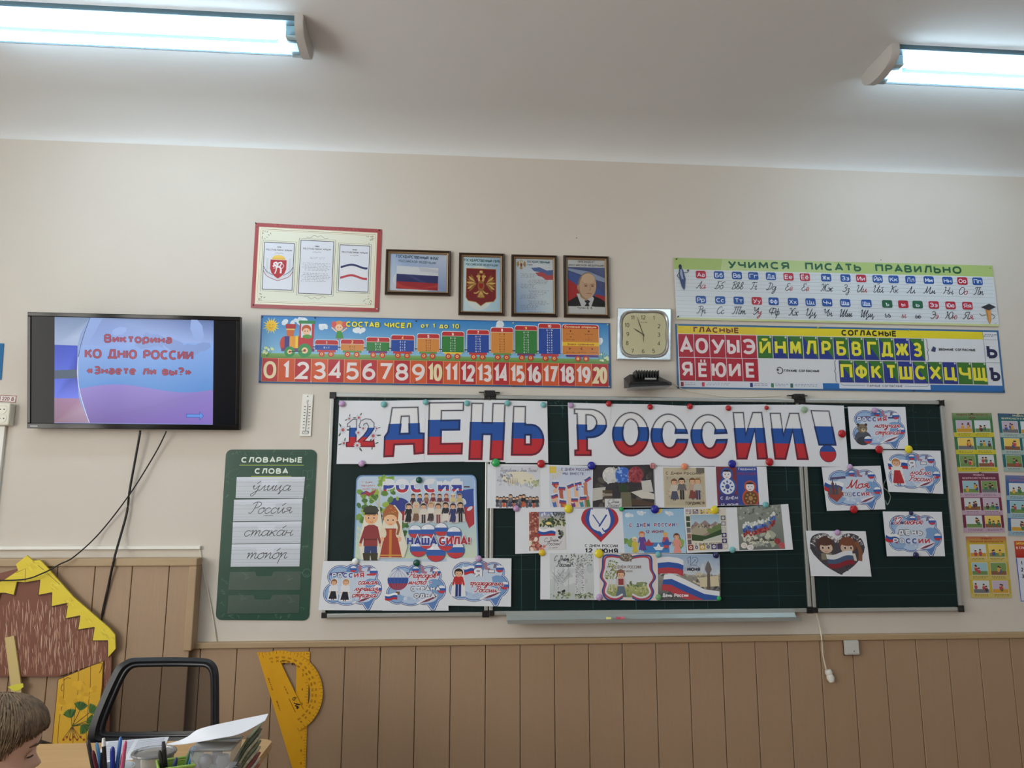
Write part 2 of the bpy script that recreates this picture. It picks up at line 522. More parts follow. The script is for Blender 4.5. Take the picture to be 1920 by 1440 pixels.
# handwriting strokes: x,y pairs, baseline 0, x-height 10, capitals 20
HAND = {
'а': ("9,8 6,10 3,9 1,5 2,1 5,0 8,3 10,10;10,10 9,3 10,0 13,3", 12), 'б': ("9,8 6,10 2,8 1,4 3,0 6,0 9,3 8,8 4,11 4,16 8,19 12,19", 11),
'в': ("0,2 4,8 7,17 5,20 3,17 3,3 5,0 8,2 9,6 6,9 4,8", 10), 'г': ("0,7 2,10 5,10 4,6 3,2 5,0 8,3", 8),
'д': ("9,8 6,10 2,8 1,3 4,0 7,2 10,10 9,-4 6,-10 3,-7 12,2", 12), 'е': ("0,2 5,4 8,7 6,10 3,9 1,5 3,0 6,0 9,3", 9),
'ё': ("0,2 5,4 8,7 6,10 3,9 1,5 3,0 6,0 9,3;3,14 3.8,14;6,14 6.8,14", 9),
'ж': ("0,8 3,10 5,6 3,0 0,1;7,10 7,0;14,8 11,10 9,6 11,0 14,2;5,5 9,5", 14), 'з': ("1,8 4,10 7,8 4,5 7,2 6,-6 3,-9 1,-6 8,2", 8),
'и': ("0,6 2,10 2,3 4,0 7,4 9,10;9,10 9,3 11,0 13,3", 12), 'й': ("0,6 2,10 2,3 4,0 7,4 9,10;9,10 9,3 11,0 13,3;4,14 6,12 9,15", 12),
'к': ("1,10 1,0;8,10 4,7 1,4 4,5 6,1 9,1", 9), 'л': ("0,1 2,1 6,10;6,10 7,3 8,0 11,3", 10), 'м': ("0,1 2,1 4,10;4,10 6,1 9,10;9,10 10,3 11,0 14,3", 13),
'н': ("1,10 1,0;1,5 8,5;8,10 8,2 10,0 12,3", 11), 'о': ("6,10 2,8 1,4 3,0 6,0 9,4 8,8 6,10 10,9", 10),
'п': ("0,8 2,10 2,0;2,1 5,8 7,10 8,7 8,2 10,0 12,3", 11), 'р': ("0,6 2,10 2,-9;2,2 5,9 8,10 8,6 8,2 10,0 12,3", 11),
'с': ("8,8 5,10 2,8 1,4 3,0 6,0 9,3", 9), 'т': ("0,8 2,10 2,0;2,1 4,8 6,10 7,7 7,0;7,1 9,8 11,10 12,7 12,2 14,0 16,3", 15),
'у': ("0,6 1,10 2,4 5,3 9,10;9,10 8,-4 5,-10 2,-7 11,2", 11), 'ф': ("6,19 6,-9;6,9 3,10 1,5 3,0 6,2;6,9 9,10 11,5 9,0 6,2", 12),
'х': ("0,8 3,10 5,5 3,0 0,1;11,9 8,10 6,5 8,0 11,2", 11), 'ц': ("0,6 1,10 1,3 3,0 6,4 8,10;8,10 8,2 10,0 11,-4 9,-6 13,3", 12),
'ч': ("0,8 2,10 2,6 4,4 8,10;8,10 8,3 10,0 12,3", 11), 'ш': ("0,6 1,10 1,3 3,0 6,10;6,10 6,3 8,0 11,10;11,10 11,3 13,0 15,3", 14),
'щ': ("0,6 1,10 1,3 3,0 6,10;6,10 6,3 8,0 11,10;11,10 11,3 13,0 15,-4 13,-6 17,3", 15), 'ъ': ("0,8 2,10 3,3 5,0 8,2 7,5 4,5", 9),
'ы': ("1,10 1,2 4,0 6,2 5,5 2,5;9,10 9,3 11,0 13,3", 12), 'ь': ("1,10 1,2 4,0 7,2 6,5 2,5", 8), 'э': ("1,8 4,10 7,8 8,4 5,0 1,2;3,5 8,5", 9),
'ю': ("1,10 1,0;1,5 5,5;9,10 6,8 5,4 7,0 10,0 12,4 11,8 9,10", 13), 'я': ("0,1 3,3 8,5 4,6 2,8 5,10 8,10;8,10 8,3 10,0 12,3", 11),
'А': ("0,2 2,0 5,4 11,20;11,20 11,3 13,0 15,3;5,7 11,7", 14), 'Б': ("4,18 8,20 16,20;8,20 6,8 3,0 0,2;6,9 11,10 12,5 8,0 3,0", 14),
'В': ("1,17 5,20 11,20 12,15 7,11 12,8 11,2 6,0 2,1;6,19 4,0", 13), 'Г': ("3,17 5,20 16,20;8,20 7,6 4,0 1,2", 12),
'Д': ("4,18 8,20 8,8 4,0 1,2 5,1 11,2 15,10 13,18 8,20 3,18", 16), 'Е': ("11,17 8,20 4,18 4,13 8,11;8,11 3,9 1,4 4,0 8,0 11,4", 12),
'Ё': ("11,17 8,20 4,18 4,13 8,11;8,11 3,9 1,4 4,0 8,0 11,4;5,24 6,24;9,24 10,24", 12),
'Ж': ("0,17 4,20 7,13 4,1 1,1;10,20 10,0;19,18 16,20 12,13 16,0 20,3;6,11 13,11", 20), 'З': ("2,17 6,20 11,17 8,11 5,11 10,9 11,3 6,0 1,2", 12),
'И': ("0,16 3,20 4,12 3,3 6,0 11,6 15,20;15,20 13,4 15,0 18,3", 17), 'Й': ("0,16 3,20 4,12 3,3 6,0 11,6 15,20;15,20 13,4 15,0 18,3;7,25 10,23 14,26", 17),
'К': ("1,17 4,20 4,8 1,0;15,19 11,18 5,11 9,10 11,2 15,1", 14), 'Л': ("0,2 3,1 7,8 11,20;11,20 11,3 13,0 16,3", 14),
'М': ("0,2 3,1 6,8 8,20;8,20 9,1 17,20;17,20 17,3 19,0 22,3", 20), 'Н': ("1,17 4,20 4,8 1,0;5,10 14,10;15,20 13,8 13,2 15,0 18,3", 16),
'О': ("8,20 3,17 1,8 4,1 8,0 13,4 14,13 11,19 8,20", 15), 'П': ("2,17 5,20 18,20;8,20 7,6 4,0 1,2;15,20 13,4 15,0 18,3", 17),
'Р': ("2,17 6,20 12,20 15,16 12,11 7,10;8,20 7,6 4,0 1,2", 14), 'С': ("12,16 9,20 4,17 1,8 4,0 8,0 12,4", 12),
'Т': ("2,17 5,20 22,20;7,20 6,6 3,0 0,2;13,20 12,0;20,20 18,4 20,0 23,3", 22), 'У': ("0,17 3,20 4,12 7,10 14,20;14,20 11,6 6,0 2,3", 14),
'Ф': ("10,20 9,0;9,18 4,19 1,12 4,6 9,8;10,18 16,18 18,12 14,6 9,8", 18), 'Х': ("0,17 4,20 8,10 4,0 1,2;17,18 13,20 9,10 13,0 17,3", 16),
'Ц': ("0,16 3,20 3,3 6,0 11,6 14,20;14,20 12,3 14,0 15,-5 12,-7 18,3", 17), 'Ч': ("0,17 3,20 4,12 7,9 14,20;14,20 12,4 14,0 17,3", 15),
'Ш': ("0,16 3,20 3,3 5,0 11,20;11,20 10,3 12,0 18,20;18,20 17,3 19,0 22,3", 21),
'Щ': ("0,16 3,20 3,3 5,0 11,20;11,20 10,3 12,0 18,20;18,20 17,3 19,0 21,-5 18,-7 24,3", 22),
'Э': ("2,17 6,20 11,17 13,9 9,1 5,0 1,3;5,11 13,11", 14), 'Ю': ("1,17 4,20 4,8 1,0;5,10 9,10;14,20 10,16 9,8 12,0 16,1 19,8 18,17 14,20", 20),
'Я': ("0,2 3,1 7,8 9,10 4,12 4,18 9,20 15,20;15,20 13,4 15,0 18,3", 17), '!': ("4,20 3,6;2,1 2.5,0", 6), '-': ("1,6 7,6", 9), ' ': ("", 9),
'1': ("2,15 7,20;7,20 5,0", 9), '2': ("2,16 6,20 11,17 8,9 1,0;1,0 5,1 11,0", 12), '?': ("2,16 5,20 9,16 5,9 5,6;4,1 4.5,0", 9), "'": ("", 0)}


def catmull(pts, n=4):
    if len(pts) < 3:
        return pts
    out = []
    p = [pts[0]] + list(pts) + [pts[-1]]
    for i in range(1, len(p) - 2):
        for k in range(n):
            t = k / n
            a, b, c, d = p[i - 1], p[i], p[i + 1], p[i + 2]
            out.append(tuple(.5 * ((2 * b[j]) + (-a[j] + c[j]) * t + (2 * a[j] - 5 * b[j] + 4 * c[j] - d[j]) * t * t
                                   + (-a[j] + 3 * b[j] - 3 * c[j] + d[j]) * t ** 3) for j in (0, 1)))
    out.append(pts[-1])
    return out


# ------------------------------------------------------------------ printed sheets
WHITE, BLACK = (232, 234, 238), (28, 28, 34)
RED, BLUE, NAVY = (188, 48, 56), (38, 84, 162), (30, 44, 96)


def untwist(q):
    def cr(a, b, c):
        return (b[0] - a[0]) * (c[1] - a[1]) - (b[1] - a[1]) * (c[0] - a[0])
    if cr(q[0], q[1], q[2]) * cr(q[0], q[2], q[3]) < 0 or cr(q[1], q[2], q[3]) * cr(q[1], q[3], q[0]) < 0:
        cx, cy = sum(p[0] for p in q) / 4, sum(p[1] for p in q) / 4
        q = sorted(q, key=lambda p: math.atan2(p[1] - cy, p[0] - cx))
    return q


class Sheet:
    """a thin sheet on the plane `off` in front of the wall, with its flat print.
    local coordinates: x right, y down, 0..w, 0..h between the four measured corners (tl, tr, br, bl)"""
    DZ = 1.1e-5

    def __init__(self, corners, w, h, off, thick=.0005, base=WHITE, outline=None):
        self.c = np.array(corners, float)
        self.w, self.h, self.off = w, h, off
        self.pts, self.faces, self.cols, self.lay = [], [], [], []
        self.n = 0
        self.z = off + thick
        self.thick = thick
        self.base = base
        self.bev = outline
        self.tr = None
        self.tilt = 0.0
        self.clipbox = (w, h) if outline is None else None
        o = outline or [(0, 0), (w, 0), (w, h), (0, h)]
        self.outline = o
        self.poly(o, base)

    def push(self, pts, faces, cols, dz=1.0):
        pts = np.asarray(pts, float)
        if self.clipbox is not None:          # the print ends where the sheet or picture ends
            pts = np.clip(pts, [0, 0], self.clipbox)
        if self.tr is not None:
            pts = self.tr(pts)
        self.pts.append(pts)
        self.lay.append(np.full(len(pts), self.z))
        for f in faces:
            self.faces.append(tuple(i + self.n for i in f))
        if len(cols) == 3 and not hasattr(cols[0], '__len__'):
            cols = np.tile(np.array([*srgb(cols)]), (len(pts), 1))
        else:
            cols = np.array([[*srgb(c)] for c in cols])
        self.cols.append(cols)
        self.n += len(pts)
        self.z += self.DZ * dz

    def poly(self, pts, col, dz=1.0):
        self.push(pts, [tuple(range(len(pts)))], col, dz)

    def rect(self, x, y, w, h, col, dz=1.0):
        self.poly([(x, y), (x + w, y), (x + w, y + h), (x, y + h)], col, dz)

    def grad(self, x, y, w, h, c0, c1, side=False):
        self.push([(x, y), (x + w, y), (x + w, y + h), (x, y + h)], [(0, 1, 2, 3)], [c0, c1, c1, c0] if side else [c0, c0, c1, c1])

    def rrect(self, x, y, w, h, r, col, n=4):
        self.poly(rr(x, y, w, h, r, n), col)

    def ell(self, cx, cy, rx, ry, col, n=18, rot=0, dz=1.0, a0=0, a1=360):
        pts = []
        full = abs(a1 - a0) >= 360
        for k in range(n + (0 if full else 1)):
            t = math.radians(a0 + (a1 - a0) * k / n)
            x, y = rx * math.cos(t), ry * math.sin(t)
            c, s = math.cos(rot), math.sin(rot)
            pts.append((cx + x * c - y * s, cy + x * s + y * c))
        self.poly(pts, col, dz)

    def line(self, pts, wd, col, closed=False, dz=1.0, taper=False):
        p = np.array(pts, float)
        if closed:
            p = np.vstack([p, p[:1]])
        n = len(p)
        if n < 2:
            return
        d = np.zeros_like(p)
        d[1:-1] = p[2:] - p[:-2]
        d[0] = p[1] - p[0]
        d[-1] = p[-1] - p[-2]
        if closed:
            d[0] = d[-1] = p[1] - p[-2]
        L = np.hypot(d[:, 0], d[:, 1])
        L[L == 0] = 1
        nn = np.stack([-d[:, 1] / L, d[:, 0] / L], 1)
        ww = np.full(n, wd / 2.0)
        if taper:
            ww = ww * np.sin(np.linspace(.25, math.pi - .1, n))
        A, B = p + nn * ww[:, None], p - nn * ww[:, None]
        self.quads([[A[i], A[i + 1], B[i + 1], B[i]] for i in range(n - 1)], col, dz)

    def quads(self, qs, col, dz=1.0):
        v = np.array([untwist(q) for q in qs]).reshape(-1, 2)
        self.push(v, [(4 * i, 4 * i + 1, 4 * i + 2, 4 * i + 3) for i in range(len(qs))], col, dz)
        self.lay[-1] = self.lay[-1] + np.repeat((np.arange(len(qs)) % 3) * 7e-7, 4)

    def curve(self, pts, wd, col, closed=False, n=5, **k):
        self.line(catmull(list(pts), n), wd, col, closed, **k)

    def text(self, s, x, y, h, col, al='c', w=None, bold=0.0, shear=0.0, out=None, bands=None, wt=None, alt=None):
        """baseline at y, capital height h, width fitted to w"""
        wt = wt or h * (.145 + bold * 1.9)
        res, tw = block(s, h, w, wt, shear)
        x0 = x - {'l': 0, 'c': tw / 2, 'r': tw}[al]

        def put(qs, c):
            z0 = self.z
            for k, st in enumerate(qs):
                self.quads([[(x0 + a, y - b_) for a, b_ in q] for q in st], c, .3)
        if out:
            put(block(s, h, w, wt, shear, out[1])[0], out[0])
        if bands:
            z0 = self.z
            for st in res:
                self.z = z0 = z0 + self.DZ * .22
                self.banded([untwist([(x0 + a, y - b_) for a, b_ in q]) for q in st], bands)
            self.z = z0 + self.DZ
        else:
            put(res, col)

    def banded(self, polys, bands, place=lambda c: c):
        """polys clipped into horizontal bands [(ylo, yhi, colour)] of their own coordinates"""
        z0 = self.z
        for lo, hi, col in bands:
            pts, fs = [], []
            for f in polys:
                q = clip(clip(f, lo, 1), hi, -1)
                if len(q) > 2:
                    fs.append(tuple(range(len(pts), len(pts) + len(q))))
                    pts += q
            if pts:
                self.push(place(np.array(pts)), fs, col)
                self.z = z0
        self.z = z0 + self.DZ

    def flagpoly(self, outer, holes, y0, y1, outl=3.0, cols=((226, 228, 232), BLUE, RED), oc=(40, 44, 72)):
        loops = [outer] + list(holes)
        for lp in loops:
            self.line(lp, outl, oc, closed=True)
        tri = tessellate_polygon([[Vector((x, y, 0)) for x, y in lp] for lp in loops])
        al = [p for lp in loops for p in lp]
        polys = [[al[i] for i in t] for t in tri]
        a, b = y0 + (y1 - y0) / 3, y0 + 2 * (y1 - y0) / 3
        self.banded(polys, [(-1e4, a, cols[0]), (a, b, cols[1]), (b, 1e4, cols[2])])
        for wd_, f_ in ((outl * 1.9, .9), (outl * 1.1, .76)):
            dk = [tuple(int(v * f_) for v in c_) for c_ in cols]
            for lp in loops:
                n_ = len(lp)
                qs = [untwist(q) for q in ribbon(list(lp) + [lp[0]], wd_ / 2)]
                self.banded(qs, [(-1e4, a, dk[0]), (a, b, dk[1]), (b, 1e4, dk[2])])
        for lp in loops:
            self.quads(ribbon(list(lp) + [lp[0]], outl * .3), oc)

    def hand(self, s, x, y, h, col, wd, w=None, al='l', shear=.32, out=None):
        """handwriting, x-height h"""
        sc = h / 10.0
        strokes, cx, acc = [], 0.0, False
        for ch in s:
            if ch == '\u0301':
                strokes.append([(cx - 7, 13), (cx - 3, 18)])
                continue
            st, adv = HAND.get(ch, HAND[' '])
            for part in st.split(';'):
                if part.strip():
                    strokes.append([(float(a.split(',')[0]) + cx, float(a.split(',')[1])) for a in part.split()])
            cx += adv
        sx = sc if w is None else w / cx
        off = {'l': 0, 'c': cx / 2, 'r': cx}[al]
        sh = shear * sc
        for col_, wd_ in ([(out[0], wd + out[1])] if out else []) + [(col, wd)]:
            z0 = self.z
            for k, st in enumerate(strokes):
                pts = [((a + 0) * sx - off * sx + b * sh, b * sc) for a, b in catmull(st, 4)]
                self.line([(x + a, y - b) for a, b in pts], wd_, col_, dz=.25)
            self.z = z0 + self.DZ * 3

    def scribble(self, x, y, w, h, rows, col, wd=None):
        """small unreadable body text"""
        step = h / rows
        for r in range(rows):
            cx = x + (w * random.uniform(0, .12))
            end = x + w * random.uniform(.8, 1)
            pts, fs = [], []
            while cx < end:
                l = random.uniform(2, 6)
                t = (wd or step * .38)
                for j in range(int(l / .9)):
                    a = cx + j * .9
                    hh = t * random.uniform(.6, 1)
                    k = len(pts)
                    pts += [(a, y + r * step), (a + .62, y + r * step), (a + .62, y + r * step + hh), (a, y + r * step + hh)]
                    fs.append((k, k + 1, k + 2, k + 3))
                cx += l + 1.3
            if pts:
                self.push(pts, fs, col, .3)

    def blobs(self, x, y, w, h, n, r, cols, flat=1.0, rot=True):
        for _ in range(n):
            rr_ = r * random.uniform(.6, 1.3)
            self.ell(x + random.random() * w, y + random.random() * h, rr_, rr_ * flat, random.choice(cols), 7,
                     random.random() * 3 if rot else 0, .25)

    def flag(self, x, y, w, h, wave=1.5, rot=0.0, cols=((232, 234, 238), BLUE, RED), n=8):
        c, s = math.cos(rot), math.sin(rot)
        for b in range(3):
            top = [(k / n * w, b * h / 3 + wave * math.sin(k / n * 6.0)) for k in range(n + 1)]
            bot = [(a, q + h / 3 + .1) for a, q in top][::-1]
            self.poly([(x + a * c - q * s, y + a * s + q * c) for a, q in top + bot], cols[b], .3)

    def ball(self, cx, cy, r, cols=((226, 230, 238), (52, 96, 176), (196, 60, 66)), out=(80, 100, 150)):
        self.ell(cx, cy, r * 1.06, r * 1.06, out, 16)
        pts = [(cx + r * math.cos(t * math.pi / 10), cy + r * math.sin(t * math.pi / 10)) for t in range(20)]
        self.banded([pts], [(-1e4, cy - r * .3, cols[0]), (cy - r * .3, cy + r * .35, cols[1]), (cy + r * .35, 1e4, cols[2])])
        self.ell(cx - r * .4, cy - r * .45, r * .18, r * .1, (250, 250, 255), 8, -.6)

    def person(self, x, y, h, top, bot, hair, skin=(222, 178, 146), skirt=True, hat=None, out=None):
        """small standing figure, feet at y"""
        hd = h * .14
        if out:
            self.ell(x, y - h * .86, hd * 1.35, hd * 1.5, out, 12)
            self.poly([(x - h * .2, y - h * .7), (x + h * .2, y - h * .7), (x + h * .26, y), (x - h * .26, y)], out)
        if skirt:
            self.poly([(x - h * .1, y - h * .5), (x + h * .1, y - h * .5), (x + h * .2, y - h * .06), (x - h * .2, y - h * .06)], bot)
            self.rect(x - h * .06, y - h * .07, h * .04, h * .07, (70, 50, 50))
            self.rect(x + h * .02, y - h * .07, h * .04, h * .07, (70, 50, 50))
        else:
            self.rect(x - h * .1, y - h * .48, h * .09, h * .48, bot)
            self.rect(x + h * .01, y - h * .48, h * .09, h * .48, bot)
        self.poly([(x - h * .13, y - h * .74), (x + h * .13, y - h * .74), (x + h * .12, y - h * .44), (x - h * .12, y - h * .44)], top)
        self.line([(x - h * .12, y - h * .71), (x - h * .19, y - h * .42)], h * .07, top)
        self.line([(x + h * .12, y - h * .71), (x + h * .19, y - h * .42)], h * .07, top)
        self.ell(x - h * .19, y - h * .4, h * .03, h * .03, skin, 7)
        self.ell(x + h * .19, y - h * .4, h * .03, h * .03, skin, 7)
        self.ell(x, y - h * .88, hd * 1.12, hd * 1.12, hair, 12)
        self.ell(x, y - h * .85, hd * .85, hd * .95, skin, 12)
        self.ell(x, y - h * .92, hd * .95, hd * .55, hair, 10, a0=180, a1=360)
        if h > 25:
            for s in (-1, 1):
                self.ell(x + s * hd * .35, y - h * .84, hd * .1, hd * .14, (50, 34, 30), 7)
            self.line([(x - hd * .2, y - h * .785), (x + hd * .2, y - h * .785)], hd * .08, (170, 80, 70))
        if hat:
            self.poly([(x - hd * 1.0, y - h * .93), (x + hd * 1.0, y - h * .93), (x + hd * .9, y - h * 1.0), (x, y - h * 1.06), (x - hd * .9, y - h * 1.0)], hat)

    def mesh(self, name):
        loc = np.vstack(self.pts)
        z = np.concatenate(self.lay)
        cols = np.vstack(self.cols)
        faces = list(self.faces)
        # edge band and back of the sheet
        nb = len(self.outline)
        u = loc[:, 0] / self.w
        v = loc[:, 1] / self.h
        c = self.c
        px = (1 - u) * (1 - v) * c[0, 0] + u * (1 - v) * c[1, 0] + u * v * c[2, 0] + (1 - u) * v * c[3, 0]
        py = (1 - u) * (1 - v) * c[0, 1] + u * (1 - v) * c[1, 1] + u * v * c[2, 1] + (1 - u) * v * c[3, 1]
        co = W(px, py, z + self.tilt * (1 - v))
        back = co[:nb].copy()
        back[:, 1] += self.thick
        k = len(co)
        co = np.vstack([co, back])
        cols = np.vstack([cols, np.tile(cols[:1], (nb, 1))])
        faces += [(i, (i + 1) % nb, k + (i + 1) % nb, k + i) for i in range(nb)]
        faces.append(tuple(range(k + nb - 1, k - 1, -1)))
        me = bpy.data.meshes.new(name)
        me.from_pydata(co.tolist(), [], faces)
        me.update()
        at = me.color_attributes.new('Col', 'FLOAT_COLOR', 'CORNER')
        li = np.zeros(len(me.loops), dtype=np.int32)
        me.loops.foreach_get('vertex_index', li)
        rgba = np.ones((len(li), 4), dtype=np.float32)
        rgba[:, :3] = cols[li]
        at.data.foreach_set('color', rgba.ravel())
        return me

    def done(self, name, label=None, cat=None, group=None, m=None, parent=None):
        o = link_mesh(name, self.mesh(name), m or PAPER, parent)
        return tag(o, label, cat, group)


def clip(poly, lim, sgn):
    out = []
    n = len(poly)
    for i in range(n):
        a, b = poly[i], poly[(i + 1) % n]
        da, db = (a[1] - lim) * sgn, (b[1] - lim) * sgn
        if da >= 0:
            out.append(tuple(a))
        if (da > 0 > db) or (da < 0 < db):
            t = da / (da - db)
            out.append((a[0] + (b[0] - a[0]) * t, a[1] + (b[1] - a[1]) * t))
    return out


def rr(x, y, w, h, r, n=4):
    pts = []
    for cx, cy, a in ((x + w - r, y + r, -90), (x + w - r, y + h - r, 0), (x + r, y + h - r, 90), (x + r, y + r, 180)):
        for k in range(n + 1):
            t = math.radians(a + 90 * k / n)
            pts.append((cx + r * math.cos(t), cy + r * math.sin(t)))
    return pts

# ================================================================== THE ROOM
def struct(o):
    o['kind'] = 'structure'
    return o


X0, X1, Y0, ZC = ROOM['x0'], ROOM['x1'], ROOM['y0'], ROOM['zc']
ZW = P(960, 296).z                       # where the wall paint stops under the cove
RT = P(1500, 1191, .03).z                # top and bottom of the low rail
RB = P(1500, 1202, .03).z
XS = P(366, 1130, .065).x                # where the panelling steps down
UT, UB = P(200, 1047, .075).z, P(200, 1062, .075).z
wall = struct(MB().box((X0 - .1, 0, 0), (X1 + .1, .12, ZW)).build('wall_back', plaster))
struct(MB().box((X0 - .1, Y0 - .1, -.1), (X1 + .1, .1, 0)).build('floor', mat('brown_linoleum', (120, 84, 58), .45, vary=.15, vscale=8)))
# ceiling with the plaster cove above the back wall
cv = [(0.12, ZW)] + [(-.30 + .30 * math.cos(math.pi / 2 * k / 14), ZW + (ZC - ZW) * math.sin(math.pi / 2 * k / 14)) for k in range(15)]
cp = cv + [(Y0 - .1, ZC), (Y0 - .1, ZC + .15), (.12, ZC + .15)]
b = MB()
b.prism([(X0 - .1, y, z) for y, z in cp], [(X1 + .1, y, z) for y, z in cp])
struct(b.build('ceiling', ceil_m, smooth=True, crease=20))
# left wall around its windows
b = MB()
b.box((X0 - .1, Y0 - .1, 0), (X0, .0, WZ0)).box((X0 - .1, Y0 - .1, WZ1), (X0, .0, ZC))
ys = [Y0 - .1] + [v for w_ in WINS for v in w_] + [0.0]
for k in range(0, len(ys), 2):
    b.box((X0 - .1, ys[k], WZ0), (X0, ys[k + 1], WZ1))
struct(b.build('wall_left', plaster))
struct(MB().box((X1, Y0 - .1, 0), (X1 + .1, 0, ZC)).build('wall_right', plaster))
struct(MB().box((X0, Y0 - .1, 0), (X1, Y0, ZC)).build('wall_rear', plaster))
pane_m = clear_mat('window_glass', (250, 253, 255), .02, 1.0)
for k, (ya, yb) in enumerate(WINS):
    wo = struct(empty('window_%d' % (k + 1), (X0, (ya + yb) / 2, WZ0)))
    b = MB()
    for a, c in (((ya, WZ0), (ya + .06, WZ1)), ((yb - .06, WZ0), (yb, WZ1)), (((ya + yb) / 2 - .04, WZ0), ((ya + yb) / 2 + .04, WZ1)),
                 ((ya, WZ0), (yb, WZ0 + .06)), ((ya, WZ1 - .06), (yb, WZ1))):
        b.box((X0 - .09, a[0], a[1]), (X0 + .01, c[0], c[1]))
    b.build('window_frame', white_pl, wo)
    MB().box((X0 - .04, ya, WZ0), (X0 - .035, yb, WZ1)).build('pane', pane_m, wo)
    MB().box((X0 - .05, ya - .05, WZ0 - .03), (X0 + .14, yb + .05, WZ0), .006).build('window_sill', white_pl, wo)

# panelling: every board is a plank of the wall, the joints left open over a dark backing
groove = mat('dark_groove', (120, 96, 74), .8)
MB().box((X0, -.008, .0), (X1, 0, RT - .01)).build('panel_backing', groove, wall)
MB().box((X0, -.052, .0), (XS - .03, -.0085, UT - .01)).build('panel_backing', groove, wall)
PW = .1565
xg = P(1658, 1210, .02).x
k0 = math.floor((XS - .03 - xg) / PW)
xa = xg + k0 * PW
while xa < X1:
    a = max(xa, XS - .03)
    c = min(xa + PW, X1)
    if c - a > .01:
        MB().box((a + .0013, -.020 - random.uniform(0, .001), .07), (c - .0013, -.009, RB + .005), .0025).build('plank', plank_m, wall)
    xa += PW
xg = P(243, 1130, .065).x
xa = xg + math.ceil((XS - xg) / PW) * PW
while xa > X0:
    a = max(xa - PW, X0)
    c = min(xa, XS - .012)
    if c - a > .01:
        MB().box((a + .0013, -.065 - random.uniform(0, .001), .07), (c - .0013, -.053, UB + .005), .0025).build('plank', plank_m, wall)
    xa -= PW
struct(MB().box((XS - .03, -.034, RB), (X1, 0, RT), .004).build('trim_1', rail_m))
struct(MB().box((X0, -.078, UB), (XS, 0, UT), .004).build('trim_2', rail_m))
struct(MB().box((XS - .034, -.076, RB), (XS, -.0005, UB), .004).build('trim_3', mat('rail_upright', (168, 142, 110), .5, vary=.06)))
struct(MB().box((XS + .001, -.03, .0), (X1, -.0005, .08), .004).build('baseboard_back', mat('brown_baseboard', (96, 66, 44), .5)))
# white cable trunking and the white strip of wall under it
tz0, tz1 = P(200, 1030.5, .02).z, P(200, 1024, .02).z
tag(MB().box((X0 + .01, -.018, tz0), (P(375, 1026, .02).x, -.0005, tz1), .002).build('cable_trunking', white_pl),
    'long thin white cable trunking above the upper wooden rail on the left', 'trunking')

# ------------------------------------------------------------------ ceiling lights
tube_m = mat('lit_tube', (255, 255, 255), .4, emit=(240, 245, 255), estr=19.0)
diff_m = clear_mat('ribbed_diffuser', (220, 240, 246), .12, .95)
housing = mat('lamp_housing', (74, 102, 114), .4)


def ceiling_lamp(xa, xb, ya, yb, label):
    """xa..xb along the wall, ya (near the wall) .. yb"""
    yc, hw = (ya + yb) / 2, abs(ya - yb) / 2
    zt = ZC
    root = empty('ceiling_lamp', ((xa + xb) / 2, yc, zt), label, 'ceiling lamp')
    MB().box((xa + .02, yc - hw * .94, zt - .022), (xb - .02, yc + hw * .94, zt)).build('housing', housing, root)
    b = MB()
    n = 12
    for z_, s in ((0, 1),):
        prof = []
        for k in range(n + 1):
            t = math.pi * k / n
            prof.append((yc - hw * math.cos(t) * .97, zt - .018 - .058 * math.sin(t) ** .8))
        v0 = [b.bm.verts.new((xa + .03, y, z)) for y, z in prof]
        v1 = [b.bm.verts.new((xb - .03, y, z)) for y, z in prof]
        for k in range(n):
            b.bm.faces.new((v0[k], v0[k + 1], v1[k + 1], v1[k]))
    b.build('diffuser', diff_m, root, True)
    for s in (-1, 1):
        y = yc + s * hw * .45
        MB().tube([(xa + .075, y, zt - .045), (xb - .075, y, zt - .045)], .019, 14).build('light_tube', tube_m, root, True)
        for e in (xa + .03, xb - .075):
            MB().box((e, y - .022, zt - .07), (e + .045, y + .022, zt - .022), .003).build('tube_holder', mat('tube_holder', (170, 196, 204), .4), root)
    b = MB()
    b.box((xa + .12, yc - .012, zt - .05), (xb - .12, yc + .012, zt - .022), .003)
    b.build('ballast_cover', mat('ballast', (84, 116, 128), .5), root)
    for e, s in ((xa, 1), (xb, -1)):
        prof = [(yc - hw * 1.03, zt)]
        for k in range(13):
            t = math.pi * k / 12
            prof.append((yc - hw * 1.03 * math.cos(t), zt - .02 - .066 * math.sin(t) ** .8))
        prof.append((yc + hw * 1.03, zt))
        b = MB()
        b.prism([(e, y, z) for y, z in prof], [(e + s * .034, y, z) for y, z in prof], .004)
        b.build('end_cap', mat('lamp_end_cap', (186, 184, 180), .45), root, True)


l1f, l1n = H(586, 99, ZC - .02), H(571, 37, ZC - .02)
r1f, r1n = H(1622, 148, ZC - .02), H(1664, 88, ZC - .02)
ceiling_lamp((l1f.x + l1n.x) / 2 - 1.36, (l1f.x + l1n.x) / 2, l1f.y, l1n.y, 'twin-tube fluorescent lamp at upper left over the television side')
ceiling_lamp((r1f.x + r1n.x) / 2, (r1f.x + r1n.x) / 2 + 1.24, r1f.y, r1n.y, 'twin-tube fluorescent lamp at upper right over the alphabet charts')
for yy in (-3.0, -5.2):  # unseen lamp rows added so the ceiling is lit evenly
    ceiling_lamp(-2.0, -.76, yy, yy - .22, 'added unseen fluorescent lamp behind the camera, row %s, window side' % ('two' if yy > -4 else 'three'))
    ceiling_lamp(1.5, 2.74, yy, yy - .22, 'added unseen fluorescent lamp behind the camera, row %s, door side' % ('two' if yy > -4 else 'three'))

# ------------------------------------------------------------------ chalkboard
BO = .030


